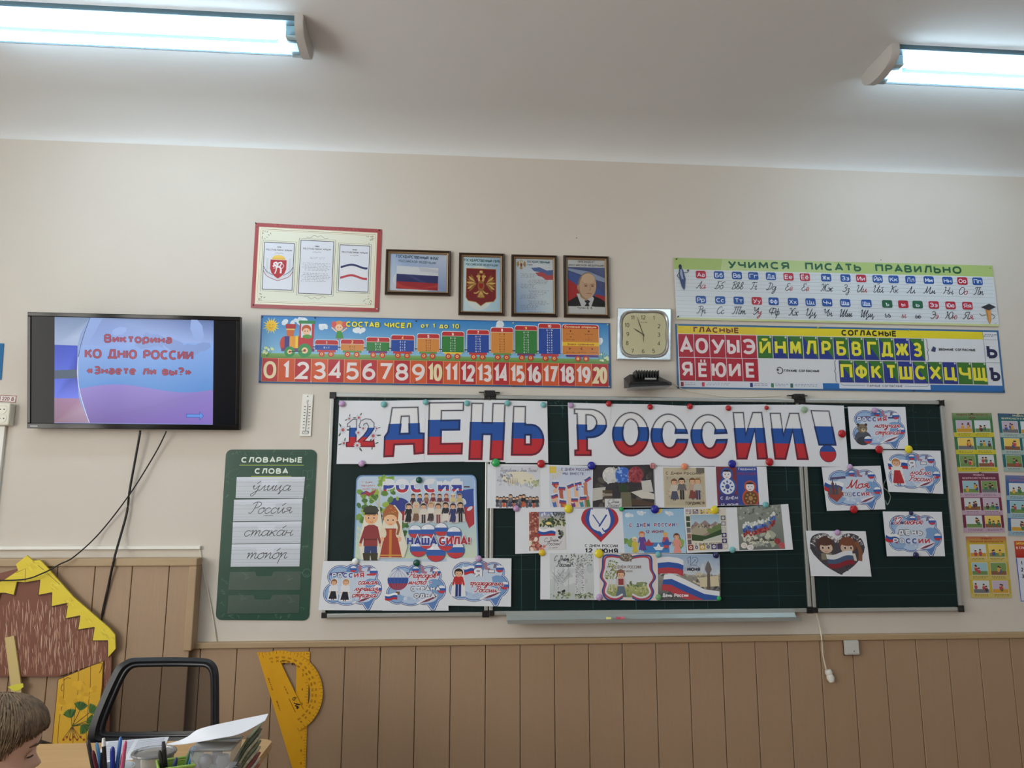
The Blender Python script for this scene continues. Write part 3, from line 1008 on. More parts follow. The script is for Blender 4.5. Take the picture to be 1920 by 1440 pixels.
def rect_of(c, off):
    q = [P(x, y, off) for x, y in c]
    return (q[0].x + q[3].x) / 2, (q[1].x + q[2].x) / 2, (q[2].z + q[3].z) / 2, (q[0].z + q[1].z) / 2


def shrink(c, d):
    return [(c[0][0] + d, c[0][1] + d), (c[1][0] - d, c[1][1] + d), (c[2][0] - d, c[2][1] - d), (c[3][0] + d, c[3][1] - d)]


BOARD = print_mat('enamel_board', .5, spec=.25)
cb = empty('chalkboard', P(1200, 1150, 0), 'long dark green three-part chalkboard with aluminium frame covered in sheets', 'chalkboard')
PANELS = [[(622, 737), (917, 741), (915.5, 1154), (601, 1160)], [(919, 741), (1497.5, 748), (1521, 1148), (917.5, 1154)],
          [(1499.5, 748), (1768, 752), (1804, 1146), (1523, 1148)]]
for k, c in enumerate(PANELS):
    x0, x1, z0, z1 = rect_of(c, BO)
    pn = empty('panel', ((x0 + x1) / 2, -BO, z0))
    pn.parent = cb
    pn.location = pn.location - wloc(cb)
    fw = .019
    b = MB()
    b.box((x0 + .004, -BO + .010, z0 + .004), (x1 - .004, -.006, z1 - .004))
    b.build('board_back', mat('board_back', (90, 92, 90), .6), pn)
    S = Sheet(shrink(c, 6), 1000, 700, BO - .006, .002, (8, 35, 35))
    w_px = c[1][0] - c[0][0]
    nx = int(w_px / (25.5 if k else 24))
    vis = [(80, 0, 1), (150, .35, 1), (150, 0, 1)][k]
    for i in range(1, nx):
        if random.random() < .9:
            xx = 1000.0 * i / nx
            y0_, y1_ = random.choice([(0, 700), (0, 300), (420, 700), (500, 700), (0, 60)])
            if k == 0:
                y1_ = min(y1_, 60) if y0_ == 0 else y1_
            S.rect(xx, y0_, 1.6 if k else .9, y1_ - y0_, random.choice([(40, 78, 76), (54, 92, 88), (34, 66, 64)]), .2)
    for i in range(1, 15):
        yy = 700 / 15.0 * i
        x_a = random.choice([0, 300, 600])
        if k or i > 10:
            S.rect(x_a, yy, 1000 - x_a, 1.1, (38, 74, 72), .2)
    if k == 0:
        for i in range(1, 12):
            S.rect(1000 / 12 * i, 0, 2, 22, (66, 96, 94), .2)
    S.blobs(0, 0, 1000, 30, 30, 6, [(40, 74, 72), (30, 62, 60)], .4)
    if k == 1:
        S.rect(0, 20, 980, 1.6, (150, 165, 160))
        S.rect(560, 20, 330, 3, (170, 180, 176))
    if k == 2:
        S.curve([(560, 260), (540, 285), (570, 300), (585, 320), (560, 345), (545, 330)], 5, (130, 148, 142))
        S.ell(720, 95, 9, 9, (140, 158, 150))
        S.rect(0, 15, 340, 3, (150, 165, 160))
        S.curve([(420, 60), (450, 55), (480, 68)], 3, (90, 115, 110))
    S.done('writing_surface', m=BOARD, parent=pn)
    for a, c_ in (((x0, z1 - fw), (x1, z1)), ((x0, z0), (x1, z0 + fw)), ((x0, z0 + fw), (x0 + fw * .9, z1 - fw)), ((x1 - fw * .9, z0 + fw), (x1, z1 - fw))):
        MB().box((a[0], -BO - .006, a[1]), (c_[0], -.008, c_[1]), .003).build('frame_bar', alu, pn)
    for cx, cz in ((x0, z0), (x1, z0), (x0, z1), (x1, z1)):
        sx, sz = (1 if cx == x0 else -1), (1 if cz == z0 else -1)
        MB().box((cx - sx * .001, -BO - .009, cz - sz * .001), (cx + sx * .024, -.009, cz + sz * .024), .003).build('corner_cap', black_pl, pn)
for px, py in ((918, 741), (1498, 747)):
    q = P(px, py, BO)
    b = MB().box((q.x - .026, -BO - .012, q.z - .008), (q.x + .026, -.004, q.z + .022), .003)
    b.box((q.x - .05, -.02, q.z + .014), (q.x + .05, -.004, q.z + .018))
    b.lathe((q.x + .008, -BO - .013, q.z + .008), [(.007, -.002), (.007, .003), (0, .003)], 10, 'y')
    b.build('wall_hinge', black_pl, cb)
t0, t1 = P(950, 1152, .05), P(1492, 1148, .05)
tz = P(1200, 1150, .04).z
b = MB()
xa, xb = t0.x, t1.x
pr = [(-.036, tz + .012), (-.037, tz - .004), (-.052, tz - .022), (-.104, tz - .026), (-.108, tz - .016), (-.111, tz - .016), (-.108, tz - .032),
      (-.050, tz - .030), (-.030, tz - .012), (-.030, tz + .012)]
b.prism([(xa, y, z) for y, z in pr], [(xb, y, z) for y, z in pr])
tray = b.build('chalk_tray', mat('tray_metal', (168, 176, 174), .4, .4), cb)
ZT = tz - .0245
for px, col, lab in ((1141, (226, 222, 130), 'pale yellow chalk stub on the chalkboard tray'), (1159, (206, 92, 112), 'dark pink chalk stub on the tray right of the yellow one'),
                     (1166, (224, 110, 130), 'small bright pink chalk stub at right end of the three on the tray')):
    q = P(px, 1156, .07)
    b = MB().tube([(q.x - .011, -.072, ZT + .0072), (q.x + .011, -.074, ZT + .0072)], [.0075, .0068], 10)
    tag(b.build('chalk', mat('chalk_%d' % px, col, .95), None, True), lab, 'chalk', 'chalk stubs on the tray')

# ------------------------------------------------------------------ television
TB, TT = .060, .135
TC = [(52.3, 585), (450, 594), (448, 806.5), (51.5, 803)]
tv = empty('television', P(250, 800, 0), 'black flat screen television tilted forward on the wall showing a blue quiz title slide', 'television')


def tvp(u, v, d=0.0):
    """u right, v down 0..1 on the television's front, d metres forward"""
    c = TC
    px = (1 - u) * (1 - v) * c[0][0] + u * (1 - v) * c[1][0] + u * v * c[2][0] + (1 - u) * v * c[3][0]
    py = (1 - u) * (1 - v) * c[0][1] + u * (1 - v) * c[1][1] + u * v * c[2][1] + (1 - u) * v * c[3][1]
    return P(px, py, TB + (TT - TB) * (1 - v) + d)


nrm = (tvp(0, 1) - tvp(0, 0)).cross(tvp(1, 0) - tvp(0, 0)).normalized()
if nrm.y > 0:
    nrm = -nrm


def slab(u0, v0, u1, v1, d0, d1, bev=0):
    f = [tvp(u0, v0), tvp(u1, v0), tvp(u1, v1), tvp(u0, v1)]
    return MB().prism([p + nrm * d1 for p in f], [p + nrm * d0 for p in f], bev)


slab(0, 0, 1, 1, -.035, -.004, .004).build('back_case', black_pl, tv)
slab(.18, .25, .82, .93, -.058, -.0345, .008).build('rear_bulge', black_pl, tv)
for a in ((0, 0, 1, .035), (0, .955, 1, 1), (0, .035, .016, .955), (.984, .035, 1, .955)):
    slab(*a, -.004, .004, .0022).build('bezel', gloss_black, tv)
S = Sheet([tuple(TC[0]), tuple(TC[1]), tuple(TC[2]), tuple(TC[3])], 396, 217, TB - .001, .0006, (12, 14, 20), [(6, 7), (390, 7), (390, 208), (6, 208)])
S.tilt = TT - TB
S.grad(50, 8, 297, 199, (122, 144, 186), (130, 146, 196))
S.push([(50, 8), (115, 8), (98, 40), (93, 62), (50, 60)], [(0, 1, 2, 3, 4)], [(108, 126, 160), (104, 126, 158), (150, 166, 196), (150, 164, 196), (140, 156, 190)])
S.push([(50, 60), (93, 61), (92, 112), (96, 160), (50, 160)], [(0, 1, 2, 3, 4)], [(54, 72, 168), (48, 70, 178), (46, 62, 150), (104, 118, 220), (92, 110, 210)])
S.poly([(50, 108), (92, 106), (92, 122), (50, 124)], (70, 84, 104))
S.push([(50, 160), (96, 160), (104, 180), (116, 206), (50, 206)], [(0, 1, 2, 3, 4)], [(140, 110, 142), (150, 116, 150), (160, 136, 160), (146, 122, 150), (128, 100, 120)])
arc = [(116 - 23 * math.sin(math.pi * k / 16), 8 + 198 * k / 16) for k in range(17)]
arcr = arc + [(347, 206), (347, 8)]
S.poly(arcr, (128, 150, 200))
S.push([(140, 8), (347, 8), (347, 60), (112, 60)], [(0, 1, 2, 3)], [(118, 138, 184), (92, 110, 156), (144, 166, 214), (126, 148, 202)])
wv = [(96 + 251 * k / 20, 142 - 8 * math.sin(k / 3.4) - k * .25) for k in range(21)]
S.push([(96, 60), (347, 50)] + wv[::-1], [tuple(range(23))], [(128, 154, 206), (128, 158, 212)] + [(92, 136, 196)] * 21)
wl = [p for p in wv]
S.push(wl + [(347, 206), (116, 206)], [tuple(range(23))], [(134, 122, 188)] * 21 + [(128, 108, 186), (110, 94, 158)])
S.blobs(150, 26, 190, 40, 9, 20, [(136, 158, 206), (122, 144, 194)], .5)
for k in range(16):
    S.line([arc[k], arc[k + 1]], 1.0, (52, 62, 96) if k < 6 else (196, 206, 228), dz=.2)
TXC, TXO = (150, 70, 84), (74, 62, 100)
S.text('Викторина', 206, 54, 15.5, TXC, w=126, bold=.02, out=(TXO, .7))
S.text('КО ДНЮ РОССИИ', 208, 84, 17, TXC, w=202, bold=.02, out=(TXO, .7))
S.text('«Знаете ли вы?»', 208, 114, 15, TXC, w=194, bold=.02, out=(TXO, .7))
S.poly([(297, 187), (322, 187), (322, 182), (330, 190.5), (322, 199), (322, 194), (297, 194)], (60, 90, 160))
S.poly([(298, 188), (323, 188), (323, 184), (329, 190.5), (323, 197), (323, 193), (298, 193)], (98, 142, 214))
S.done('screen', m=SCREEN, parent=tv)
slab(.015, .976, .05, .984, .004, .0046).build('maker_badge', mat('badge', (200, 202, 206), .4), tv)
q = tvp(.5, .6, -.05)
MB().box((q.x - .13, -.028, q.z - .1), (q.x + .13, -.0005, q.z + .1), .004).build('wall_bracket', black_pl, tv)


def cable(name, pts, r, m, label, cat='cable', n=6, parent=None):
    w3 = [P(x, y, o) for x, y, o in pts]
    sm = []
    p = [w3[0]] + w3 + [w3[-1]]
    for i in range(1, len(p) - 2):
        for k in range(n):
            t = k / n
            a, b_, c, d = p[i - 1], p[i], p[i + 1], p[i + 2]
            sm.append(.5 * ((2 * b_) + (-a + c) * t + (2 * a - 5 * b_ + 4 * c - d) * t * t + (-a + 3 * b_ - 3 * c + d) * t ** 3))
    sm.append(w3[-1])
    o = MB().tube(sm, r, 8).build(name, m, parent, True)
    return tag(o, label, cat) if not parent else o


cable('power_cable', [(262.5, 808.5, .04), (262, 815, .04), (252, 870, .03), (243, 920, .02), (238, 960, .02), (226, 1005, .03), (214, 1048, .084), (203, 1100, .074), (190, 1165, .0712), (184, 1260, .0712)],
      .0052, cable_m, 'thick black cable hanging straight down from the television behind the cardboard house')
cable('signal_cable', [(311.5, 808.5, .04), (309, 815, .04), (290, 852, .025), (243, 927, .035), (188, 998, .02), (140, 1043, .095), (112, 1058, .11), (82, 1074, .125), (40, 1087, .125), (-40, 1085, .12), (-120, 1060, .115)],
      .0030, cable_m, 'thin black cable curving left from the television across the house roof')
cable('loose_wire', [(375, 1029, .006), (381, 1070, .006), (392, 1120, .006), (400, 1165, .006), (407, 1211, .006)], .0028, wcable_m,
      'thin grey wire running down the wall below the trunking end')
# ------------------------------------------------------------------ sockets, sign, switch, cord
so = empty('wall_socket', P(8, 795, 0), 'cream double power socket at the left edge beside the television', 'socket')
x0, x1, z0, z1 = rect_of([(-30, 755), (18, 755), (18, 797), (-30, 797)], .045)
MB().box((x0, -.045, z0), (x1, -.0005, z1), .006).build('socket_box', cream_pl, so)
for px, py in ((4, 767), (3, 784), (-18, 767), (-18, 784)):
    q = P(px, py, .046)
    MB().lathe((q.x, -.0448, q.z), [(.021, 0), (.021, .002), (.017, .002), (.016, .0005), (0, .0005)], 20, 'y').build('outlet', cream_pl, so, True)
    for s in (-1, 1):
        MB().lathe((q.x + s * .0085, -.0452, q.z - .001), [(.0032, 0), (.0032, .0006), (0, .0006)], 10, 'y').build('contact_hole', black_pl, so)
S = Sheet([(1, 740.5), (31, 742), (29, 755), (-1, 753)], 30, 13, .001, .0006, (150, 70, 70))
S.rect(1, 1, 28, 11, (222, 216, 212))
S.text('220 В', 15, 10.2, 7.2, (120, 40, 45), w=22, bold=.01)
S.done('voltage_sign', 'small red-edged sign reading 220 В above the socket', 'sign')
x0, x1, _, zz = rect_of([(-1, 797), (9, 797), (9, 800), (-1, 800)], .02)
tag(MB().box((x0, -.018, UT + .001), (x1, -.0005, z0 - .0005), .002).build('cable_trunking', white_pl), 'short upright white trunking below the double socket', 'trunking')
S = Sheet([(-60, 641), (7, 644), (2, 712), (-60, 710)], 60, 70, .001, .003, (42, 108, 160))
S.rect(4, 5, 49, 58, (210, 220, 226))
S.done('wall_poster', 'blue-edged poster cut off by the left picture edge', 'poster')

sw = empty('junction_plate', P(1594, 1228, 0), 'white square socket plate on the brown panelling under the chalkboard', 'socket')
x0, x1, z0, z1 = rect_of([(1581, 1200), (1609, 1200), (1610, 1228), (1582, 1228)], .03)
MB().box((x0 + .001, -.03, z0 - .002), (x1 + .005, -.0225, z1 + .001), .002).build('mounting_box', black_pl, sw)
MB().box((x0, -.048, z0 + .002), (x1 - .004, -.0295, z1), .004).build('cover_plate', mat('grey_white_plastic', (188, 188, 182), .4), sw)
MB().box((x0 + .005, -.052, z0 + .008), (x1 - .009, -.0478, z1 - .006), .002).build('rocker', mat('grey_white_plastic2', (196, 196, 190), .4), sw)
q = P(1602, 1221, .053)
MB().box((q.x - .002, -.0528, q.z - .004), (q.x + .002, -.0518, q.z + .003)).build('indicator', mat('grey_mark', (110, 110, 110), .5), sw)

hc = empty('hanging_cord', P(1549, 1260, .03), 'pale cord with white connector hanging below the chalkboard hinge', 'cord')
cable('cord', [(1527, 1146, .02), (1531, 1152, .02), (1537, 1175, .02), (1541, 1200, .045), (1543, 1228, .04), (1549, 1255, .04)], .0032, wcable_m, '', parent=hc)
q = P(1552, 1256, .035)
dn = Vector((.012, -.004, -.045))
b = MB().tube([q, q + dn * .3, q + dn * .45, q + dn * .8, q + dn * 1.15], [.014, .0175, .014, .0185, .012], 12)
b.build('connector', white_pl, hc, True)
cable('lamp_wire', [(1258, 716, .02), (1268, 722, .012), (1288, 733, .006), (1340, 741, .006), (1372, 745, .006), (1420, 744, .006), (1464, 742, .006)],
      .0022, wcable_m, 'thin pale wire looping from the black floodlight to the chalkboard top')

# black floodlight under the clock
fl = empty('floodlight', P(1215, 730, 0), 'black wedge-shaped floodlight facing down under the square clock', 'lamp')
a = [P(1187, 703, .03), P(1240, 700, .03), P(1259, 716, .05), P(1255, 721, .13), P(1173, 729, .13), P(1176, 717, .05)]
x0, x1 = P(1176, 722, .1).x, P(1256, 718, .1).x
zt, zl = P(1210, 702, .03).z, P(1215, 726, .13).z
b = MB()
b.prism([(x0, -.03, zt - .02), (x0 + .03, -.03, zt), (x1 - .05, -.03, zt), (x1, -.03, zt - .03), (x1, -.03, zl + .02), (x0, -.03, zl + .01)],
        [(x0, -.13, zl + .012), (x0 + .012, -.12, zl + .025), (x1 - .03, -.12, zl + .03), (x1, -.13, zl + .024), (x1, -.13, zl + .012), (x0, -.13, zl)], .003)
b.build('lamp_body', black_pl, fl)
for k in range(9):
    xx = x0 + .045 + k * (x1 - x0 - .1) / 8
    MB().box((xx, -.1, zt - .028), (xx + .004, -.03, zt + .008)).build('cooling_fin', black_pl, fl)
MB().box((x0 + .02, -.03, zt - .05), (x1 - .05, -.0005, zt - .01), .002).build('wall_bracket', black_pl, fl)
b = MB()
b.prism([(x0 + .008, -.126, zl + .0), (x1 - .008, -.126, zl + .012), (x1 - .012, -.04, zl + .012), (x0 + .012, -.04, zl + .002)],
        [(x0 + .008, -.126, zl - .006), (x1 - .008, -.126, zl + .006), (x1 - .012, -.04, zl + .006), (x0 + .012, -.04, zl - .004)])
b.build('glass_face', mat('grey_glass', (120, 122, 126), .15), fl)
S = Sheet([(1209.5, 708), (1231, 707.5), (1230.5, 715), (1208.5, 716)], 22, 8, .104, .0006, (198, 200, 200))
S.scribble(2, 1, 13, 4, 2, (90, 90, 90))
S.tilt = -.02
S.done('rating_sticker', parent=fl)
# ------------------------------------------------------------------ clock
ck = empty('wall_clock', P(1208, 670, 0), 'square silver-framed clock with cream face showing a few minutes to ten', 'clock')
CC = [(1158.5, 577), (1259, 578.5), (1258, 676), (1157, 674)]


def wavy(cx, cy, w, h, k=4, n=48, dip=.08):
    pts = []
    for i in range(n):
        t = 2 * math.pi * i / n
        c, s = math.cos(t), math.sin(t)
        r = 1.0 / (abs(c) ** 4.2 + abs(s) ** 4.2) ** (1 / 4.2)
        r *= 1 - dip * .5 * (math.cos(4 * t) * .5 + .5)
        pts.append((cx + w * r * c, cy + h * r * s))
    return pts


o_out = [(1158.5, 577), (1259, 578.5), (1258, 676), (1157, 674)]
MB().wprism(o_out, .0005, .022, .004).build('back_plate', silver, ck)
inner = wavy(1208, 626, 45, 43.5)
inn2 = wavy(1208, 626, 41.5, 40)
b = MB()
vo = [b.bm.verts.new(P(x, y, .023)) for x, y in wavy(1208, 626, 47.5, 46)]
vm = [b.bm.verts.new(P(x, y, .032)) for x, y in inner]
vi = [b.bm.verts.new(P(x, y, .024)) for x, y in inn2]
n = len(vo)
for k in range(n):
    j = (k + 1) % n
    b.bm.faces.new((vo[k], vo[j], vm[j], vm[k]))
    b.bm.faces.new((vm[k], vm[j], vi[j], vi[k]))
b.build('rim', silver, ck, True)
S = Sheet([(1158, 576), (1258, 576), (1258, 676), (1158, 676)], 100, 100, .0225, .0004, (226, 220, 186), [(x - 1158, y - 576) for x, y in inn2])
cx, cy = 48, 51
for k, (dx, dy) in enumerate([(20, -31), (30, -15.5), (29.5, .5), (29.5, 17), (19.5, 31), (0, 31.5), (-20, 31), (-30, 16), (-29, -.5), (-30.5, -17.5), (-19.5, -31.5), (0, -32)]):
    S.text(str(k + 1), cx + dx, cy + dy + 4, 8, (96, 96, 78))
S.scribble(43, 27.5, 12, 4, 1, (130, 130, 110), 2.5)
S.done('dial', parent=ck)


def hand_(name, dx, dy, wd, off, m):
    a = P(1158 + cx, 576 + cy, off)
    e = P(1158 + cx + dx, 576 + cy + dy, off)
    d = (e - a)
    s = Vector((-d.z, 0, d.x)).normalized() * wd
    f = [a - d * .12 - s, a - d * .12 + s, a + d * .6 + s * 1.5, e, a + d * .6 - s * 1.5]
    MB().prism(f, [p + Vector((0, .0006, 0)) for p in f]).build(name, m, ck)


hm = mat('dark_gold', (110, 104, 84), .35, .4)
hand_('hour_hand', -19, -12, .0022, .0245, hm)
hand_('minute_hand', -12, -34, .0016, .026, hm)
hand_('second_hand', .5, 15, .0007, .0275, black_pl)
q = P(1158 + cx, 576 + cy, .0275)
MB().lathe((q.x, -.0232, q.z), [(.004, 0), (.004, .005), (0, .005)], 12, 'y').build('hand_axis', hm, ck)
b = MB()
for s, py in ((1, 583), (-1, 670)):
    for dx in (-15, -8, 8, 15):
        p0, p1 = P(1208 + dx, py, .026), P(1208 + dx * .25, py + s * 1.5, .026)
        b.tube([p0, (p0 + p1) / 2 + Vector((0, 0, .003)), p1], .0018, 6)
b.build('rim_ornament', silver, ck, True)
MB().wprism(inn2, .0290, .0296).build('cover_glass', GLASS, ck)
# ------------------------------------------------------------------ thermometer
th = empty('wall_thermometer', P(572, 815, 0), 'narrow white wall thermometer between television and chalkboard', 'thermometer')
S = Sheet([(567.5, 739), (587, 740), (582.5, 818), (561.5, 817.5)], 20, 78, .001, .006, (228, 228, 222))
S.ell(10, 3.5, 1.2, 1.2, (40, 40, 40), 8)
S.curve([(9, 16), (9.5, 12), (12, 11), (11, 15), (10, 18)], .7, (60, 60, 60))
for k in range(8):
    y = 22 + k * 5.7
    S.rect(4.5, y, 3.4, 1.3, (70, 70, 70), .3)
    S.rect(13.5, y, 3.4, 1.3, (70, 70, 70), .3)
    S.rect(6.3, y + 2.8, 1.6, .5, (120, 120, 120), .3)
    S.rect(13.5, y + 2.8, 1.6, .5, (120, 120, 120), .3)
S.rrect(5, 68, 11, 6, 1, (90, 90, 90))
S.rrect(5.8, 68.8, 9.4, 4.4, .8, (220, 220, 214))
S.scribble(7, 69.5, 7, 3, 1, (80, 80, 80), 2)
S.done('scale_plate', parent=th, m=LAMI)
MB().tube([P(577, 757, .009), P(572.5, 808, .009)], .0016, 8).build('glass_tube', mat('thermo_tube', (170, 168, 170), .2), th, True)

# ================================================================== POSTERS ON THE WALL
def pin(px, py, off, col, label, r=.0035):
    q = P(px, py, off)
    b = MB().lathe((q.x, -off, q.z), [(r, 0), (r * .8, .0022), (r * .55, .003), (r * .5, .006), (r * .9, .0075), (r * .8, .009), (0, .0093)], 10, 'y')
    return tag(b.build('pushpin', mat('pin_%d_%d_%d' % col, col, .35), None, True), label, 'pin', 'pushpins in the posters')


# --- red bordered poster with emblem, anthem and flag
S = Sheet([(479, 417.5), (716, 430), (710, 585), (470, 577)], 237, 158, .004, .0006, (160, 62, 62))
S.blobs(0, 0, 237, 6, 60, 1.2, [(176, 84, 80), (146, 50, 52)])
S.rect(7, 7, 222, 144, (214, 208, 186))
S.rect(8.5, 8.5, 219, 141, (232, 226, 204))
for d, wdt in ((11, .9), (13.5, .45)):
    S.line([(d, d), (237 - d, d), (237 - d, 158 - d), (d, 158 - d)], wdt, (120, 118, 104), closed=True)
S.grad(14.5, 14.5, 208, 129, (224, 225, 208), (218, 220, 202))
for cx_, cy_, sx, sy in ((14, 14, 1, 1), (223, 14, -1, 1), (14, 144, 1, -1), (223, 144, -1, -1)):
    for k in range(16):
        a_, r_ = random.random() * 1.57, random.uniform(1, 17)
        S.ell(cx_ + sx * r_ * math.cos(a_), cy_ + sy * r_ * math.sin(a_), 1.5, .6, (130, 126, 108), 6, random.random() * 3, .25)
for x, y, w, h in ((16, 32, 62, 94), (83.5, 25, 68, 106), (157, 30, 62, 94)):
    S.line([(x, y), (x + w, y), (x + w, y + h), (x, y + h)], .7, (70, 72, 76), closed=True)
    S.rect(x + 2.6, y + 2.6, w - 5.2, h - 5.2, (58, 60, 70))
    S.rect(x + 3.8, y + 3.8, w - 7.6, h - 7.6, (216, 220, 230))
for s in (-1, 1):
    S.curve([(117.5, 21 if s < 0 else 134), (111, 18 if s < 0 else 137.5), (104, 23 if s < 0 else 133), (97, 22 if s < 0 else 134.5)], .7, (140, 134, 116))
    S.curve([(117.5, 21 if s < 0 else 134), (124, 18 if s < 0 else 137.5), (131, 23 if s < 0 else 133), (138, 22 if s < 0 else 134.5)], .7, (140, 134, 116))
DK = (70, 66, 74)
for x, t, y in ((47, 'ГЕРБ', 45), (117.5, 'ГИМН', 40), (188, 'ФЛАГ', 43)):
    S.text(t, x, y, 2.9, DK, bold=.02)
    S.text('РЕСПУБЛИКИ КРЫМ', x, y + 5.3, 3.2, DK, w=48 if x != 117.5 else 52, bold=.02)
    S.curve([(x - 8, y + 10), (x - 3, y + 9), (x, y + 10.5), (x + 3, y + 9), (x + 8, y + 10)], .6, (120, 118, 120))
S.scribble(102, 59, 30, 5, 2, (110, 110, 120))
S.scribble(91, 70, 53, 16, 6, (120, 120, 132))
S.scribble(90, 89, 54, 18, 6, (120, 120, 132))
S.ell(47, 66, 12.5, 8, (226, 184, 72), 20)
S.ell(47, 66, 12.5, 8, (236, 200, 96), 12, a0=200, a1=340)
for s in (-1, 1):
    S.rect(47 + s * 21 - 2, 64, 4, 30, (204, 208, 212))
    for j in range(3):
        S.curve([(47 + s * 27, 80 + j * 4), (47 + s * 20, 90 + j * 4), (47, 100 + j * 3)], 1.0, [(60, 70, 110), (210, 212, 216), (160, 80, 84)][j])
sh = [(32, 67), (62, 67), (62, 84), (59, 92), (53, 98), (47, 102), (41, 98), (35, 92), (32, 84)]
S.line(sh, 1.4, (214, 214, 220), closed=True)
S.poly(sh, (176, 40, 48))
G = (228, 224, 228)
S.curve([(37, 80), (41, 77), (44, 80), (49, 80), (52, 84), (52, 92)], 3.2, G)
S.curve([(44, 80), (43, 88), (41, 93)], 2.2, G)
S.curve([(51, 84), (55, 82), (57, 77), (54, 74)], 1.0, G)
S.curve([(45, 79), (47, 73), (53, 72), (50, 79)], 2.4, G)
S.curve([(40, 78), (39, 74), (43, 72), (45, 76)], 3, G)
S.curve([(38, 83), (42, 82)], 1.2, G)
for b_, c_ in ((0, (40, 50, 100)), (1, (220, 222, 228)), (2, (180, 60, 70))):
    y0_, y1_ = [(71, 75), (75, 91), (91, 95)][b_]
    top = [(163 + 50 * k / 12, y0_ + 3 * math.sin(k / 12 * 6.0 + 2.2)) for k in range(13)]
    bot = [(163 + 50 * k / 12, y1_ + .2 + 3 * math.sin(k / 12 * 6.0 + 2.2)) for k in range(13)][::-1]
    S.poly(top + bot, c_, .3)
S.done('state_symbols_poster', 'red-bordered cream poster with three white panels at upper left of the wall', 'poster', m=LAMI)
for x, y, t in ((480, 419, 'upper left'), (711, 432, 'upper right'), (475, 572, 'lower left')):
    pin(x, y, .005, (60, 20, 24), 'dark pushpin at the %s corner of the red-bordered poster' % t)
pin(707, 580, .005, (216, 200, 200), 'pale pushpin at the lower right corner of the red-bordered poster')

# --- framed pictures
bronze = mat('dark_bronze_frame', (58, 42, 30), .3, .25, coat=.3)
gold_in = mat('inner_gold_edge', (176, 150, 118), .35, .5)


def framed(corners, w, h, draw, label, fr=7.0):
    c = np.array(corners, float)
    root = empty('framed_picture', P(c[:, 0].mean(), c[:, 1].max(), 0), label, 'framed picture', 'framed state pictures')
    x0, x1, z0, z1 = rect_of(corners, .018)
    t = fr / 395.0
    b = MB()

    def loop(ins, d):
        return [Vector((x0 + ins, -d, z1 - ins)), Vector((x1 - ins, -d, z1 - ins)), Vector((x1 - ins, -d, z0 + ins)), Vector((x0 + ins, -d, z0 + ins))]

    def rings(lst, name, m):
        b = MB()
        rs = [[b.bm.verts.new(p) for p in loop(i, d)] for i, d in lst]
        for a in range(len(rs) - 1):
            for k in range(4):
                j = (k + 1) % 4
                b.bm.faces.new((rs[a][k], rs[a][j], rs[a + 1][j], rs[a + 1][k]))
        b.build(name, m, root)
    rings([(0, .0005), (0, .015), (t * .2, .02), (t * .45, .018), (t * .6, .021), (t * .75, .018)], 'frame', bronze)
    rings([(t * .75, .018), (t * .85, .0175), (t * 1.0, .012), (t * 1.15, .0095)], 'inner_edge', gold_in)
    k = fr * .9
    S = Sheet([(c[0][0] + k, c[0][1] + k), (c[1][0] - k, c[1][1] + k), (c[2][0] - k, c[2][1] - k), (c[3][0] + k, c[3][1] - k)], w, h, .006, .0006, (214, 218, 228))
    draw(S)
    S.done('print', parent=root)
    MB().box((x0 + t, -.0105, z0 + t), (x1 - t, -.0098, z1 - t)).build('picture_glass', GLASS, root)


def d_flag(S):
    S.push([(0, 0), (110, 0), (110, 72), (0, 72)], [(0, 1, 2, 3)], [(170, 188, 222), (196, 204, 224), (134, 154, 196), (206, 214, 226)])
    S.ell(50, 52, 42, 22, (208, 214, 226), 20)
    S.text('ГОСУДАРСТВЕННЫЙ ФЛАГ', 53, 11, 5.6, (44, 74, 96), w=80, bold=.03)
    S.text('РОССИЙСКОЙ ФЕДЕРАЦИИ', 53, 19, 4.4, (84, 104, 126), w=70, bold=.015)
    S.rect(15, 26, 78, 16, (212, 214, 222))
    S.rect(15, 41, 78, 14, (44, 48, 104))
    S.rect(15, 55, 78, 13.5, (160, 40, 50))
    S.poly([(15, 57), (30, 63), (60, 66), (93, 58), (93, 62), (50, 68.5), (15, 66)], (182, 58, 60))
    S.poly([(30, 41), (60, 55), (72, 55), (40, 41)], (60, 66, 122))
    S.poly([(55, 26), (93, 30), (93, 36), (60, 34)], (196, 200, 210))


def eagle(S, cx, cy, s, col, dk):
    for m_ in (-1, 1):
        for k in range(7):
            a = -1.15 + k * .34
            S.ell(cx + m_ * s * (.42 + .16 * math.cos(a)), cy - s * .12 + s * .32 * math.sin(a), s * .3, s * .07, col if k % 2 else dk, 8, m_ * a)
        S.curve([(cx, cy - s * .1), (cx + m_ * s * .14, cy - s * .42), (cx + m_ * s * .1, cy - s * .6), (cx + m_ * s * .27, cy - s * .56)], s * .12, col)
        S.ell(cx + m_ * s * .16, cy - s * .72, s * .08, s * .06, dk, 8)
        S.curve([(cx + m_ * s * .1, cy + s * .3), (cx + m_ * s * .3, cy + s * .45), (cx + m_ * s * .42, cy + s * .42)], s * .07, col)
    S.ell(cx, cy, s * .2, s * .34, dk, 14)
    S.ell(cx, cy - s * .85, s * .11, s * .09, col, 10)
    S.poly([(cx - s * .13, cy - s * .15), (cx + s * .13, cy - s * .15), (cx + s * .13, cy + s * .05), (cx, cy + s * .18), (cx - s * .13, cy + s * .05)], (160, 30, 36))
    S.poly([(cx - s * .1, cy + s * .3), (cx + s * .1, cy + s * .3), (cx + s * .24, cy + s * .66), (cx, cy + s * .74), (cx - s * .24, cy + s * .66)], dk)
    for k in range(-2, 3):
        S.line([(cx, cy + s * .3), (cx + k * s * .09, cy + s * .7)], s * .035, col)


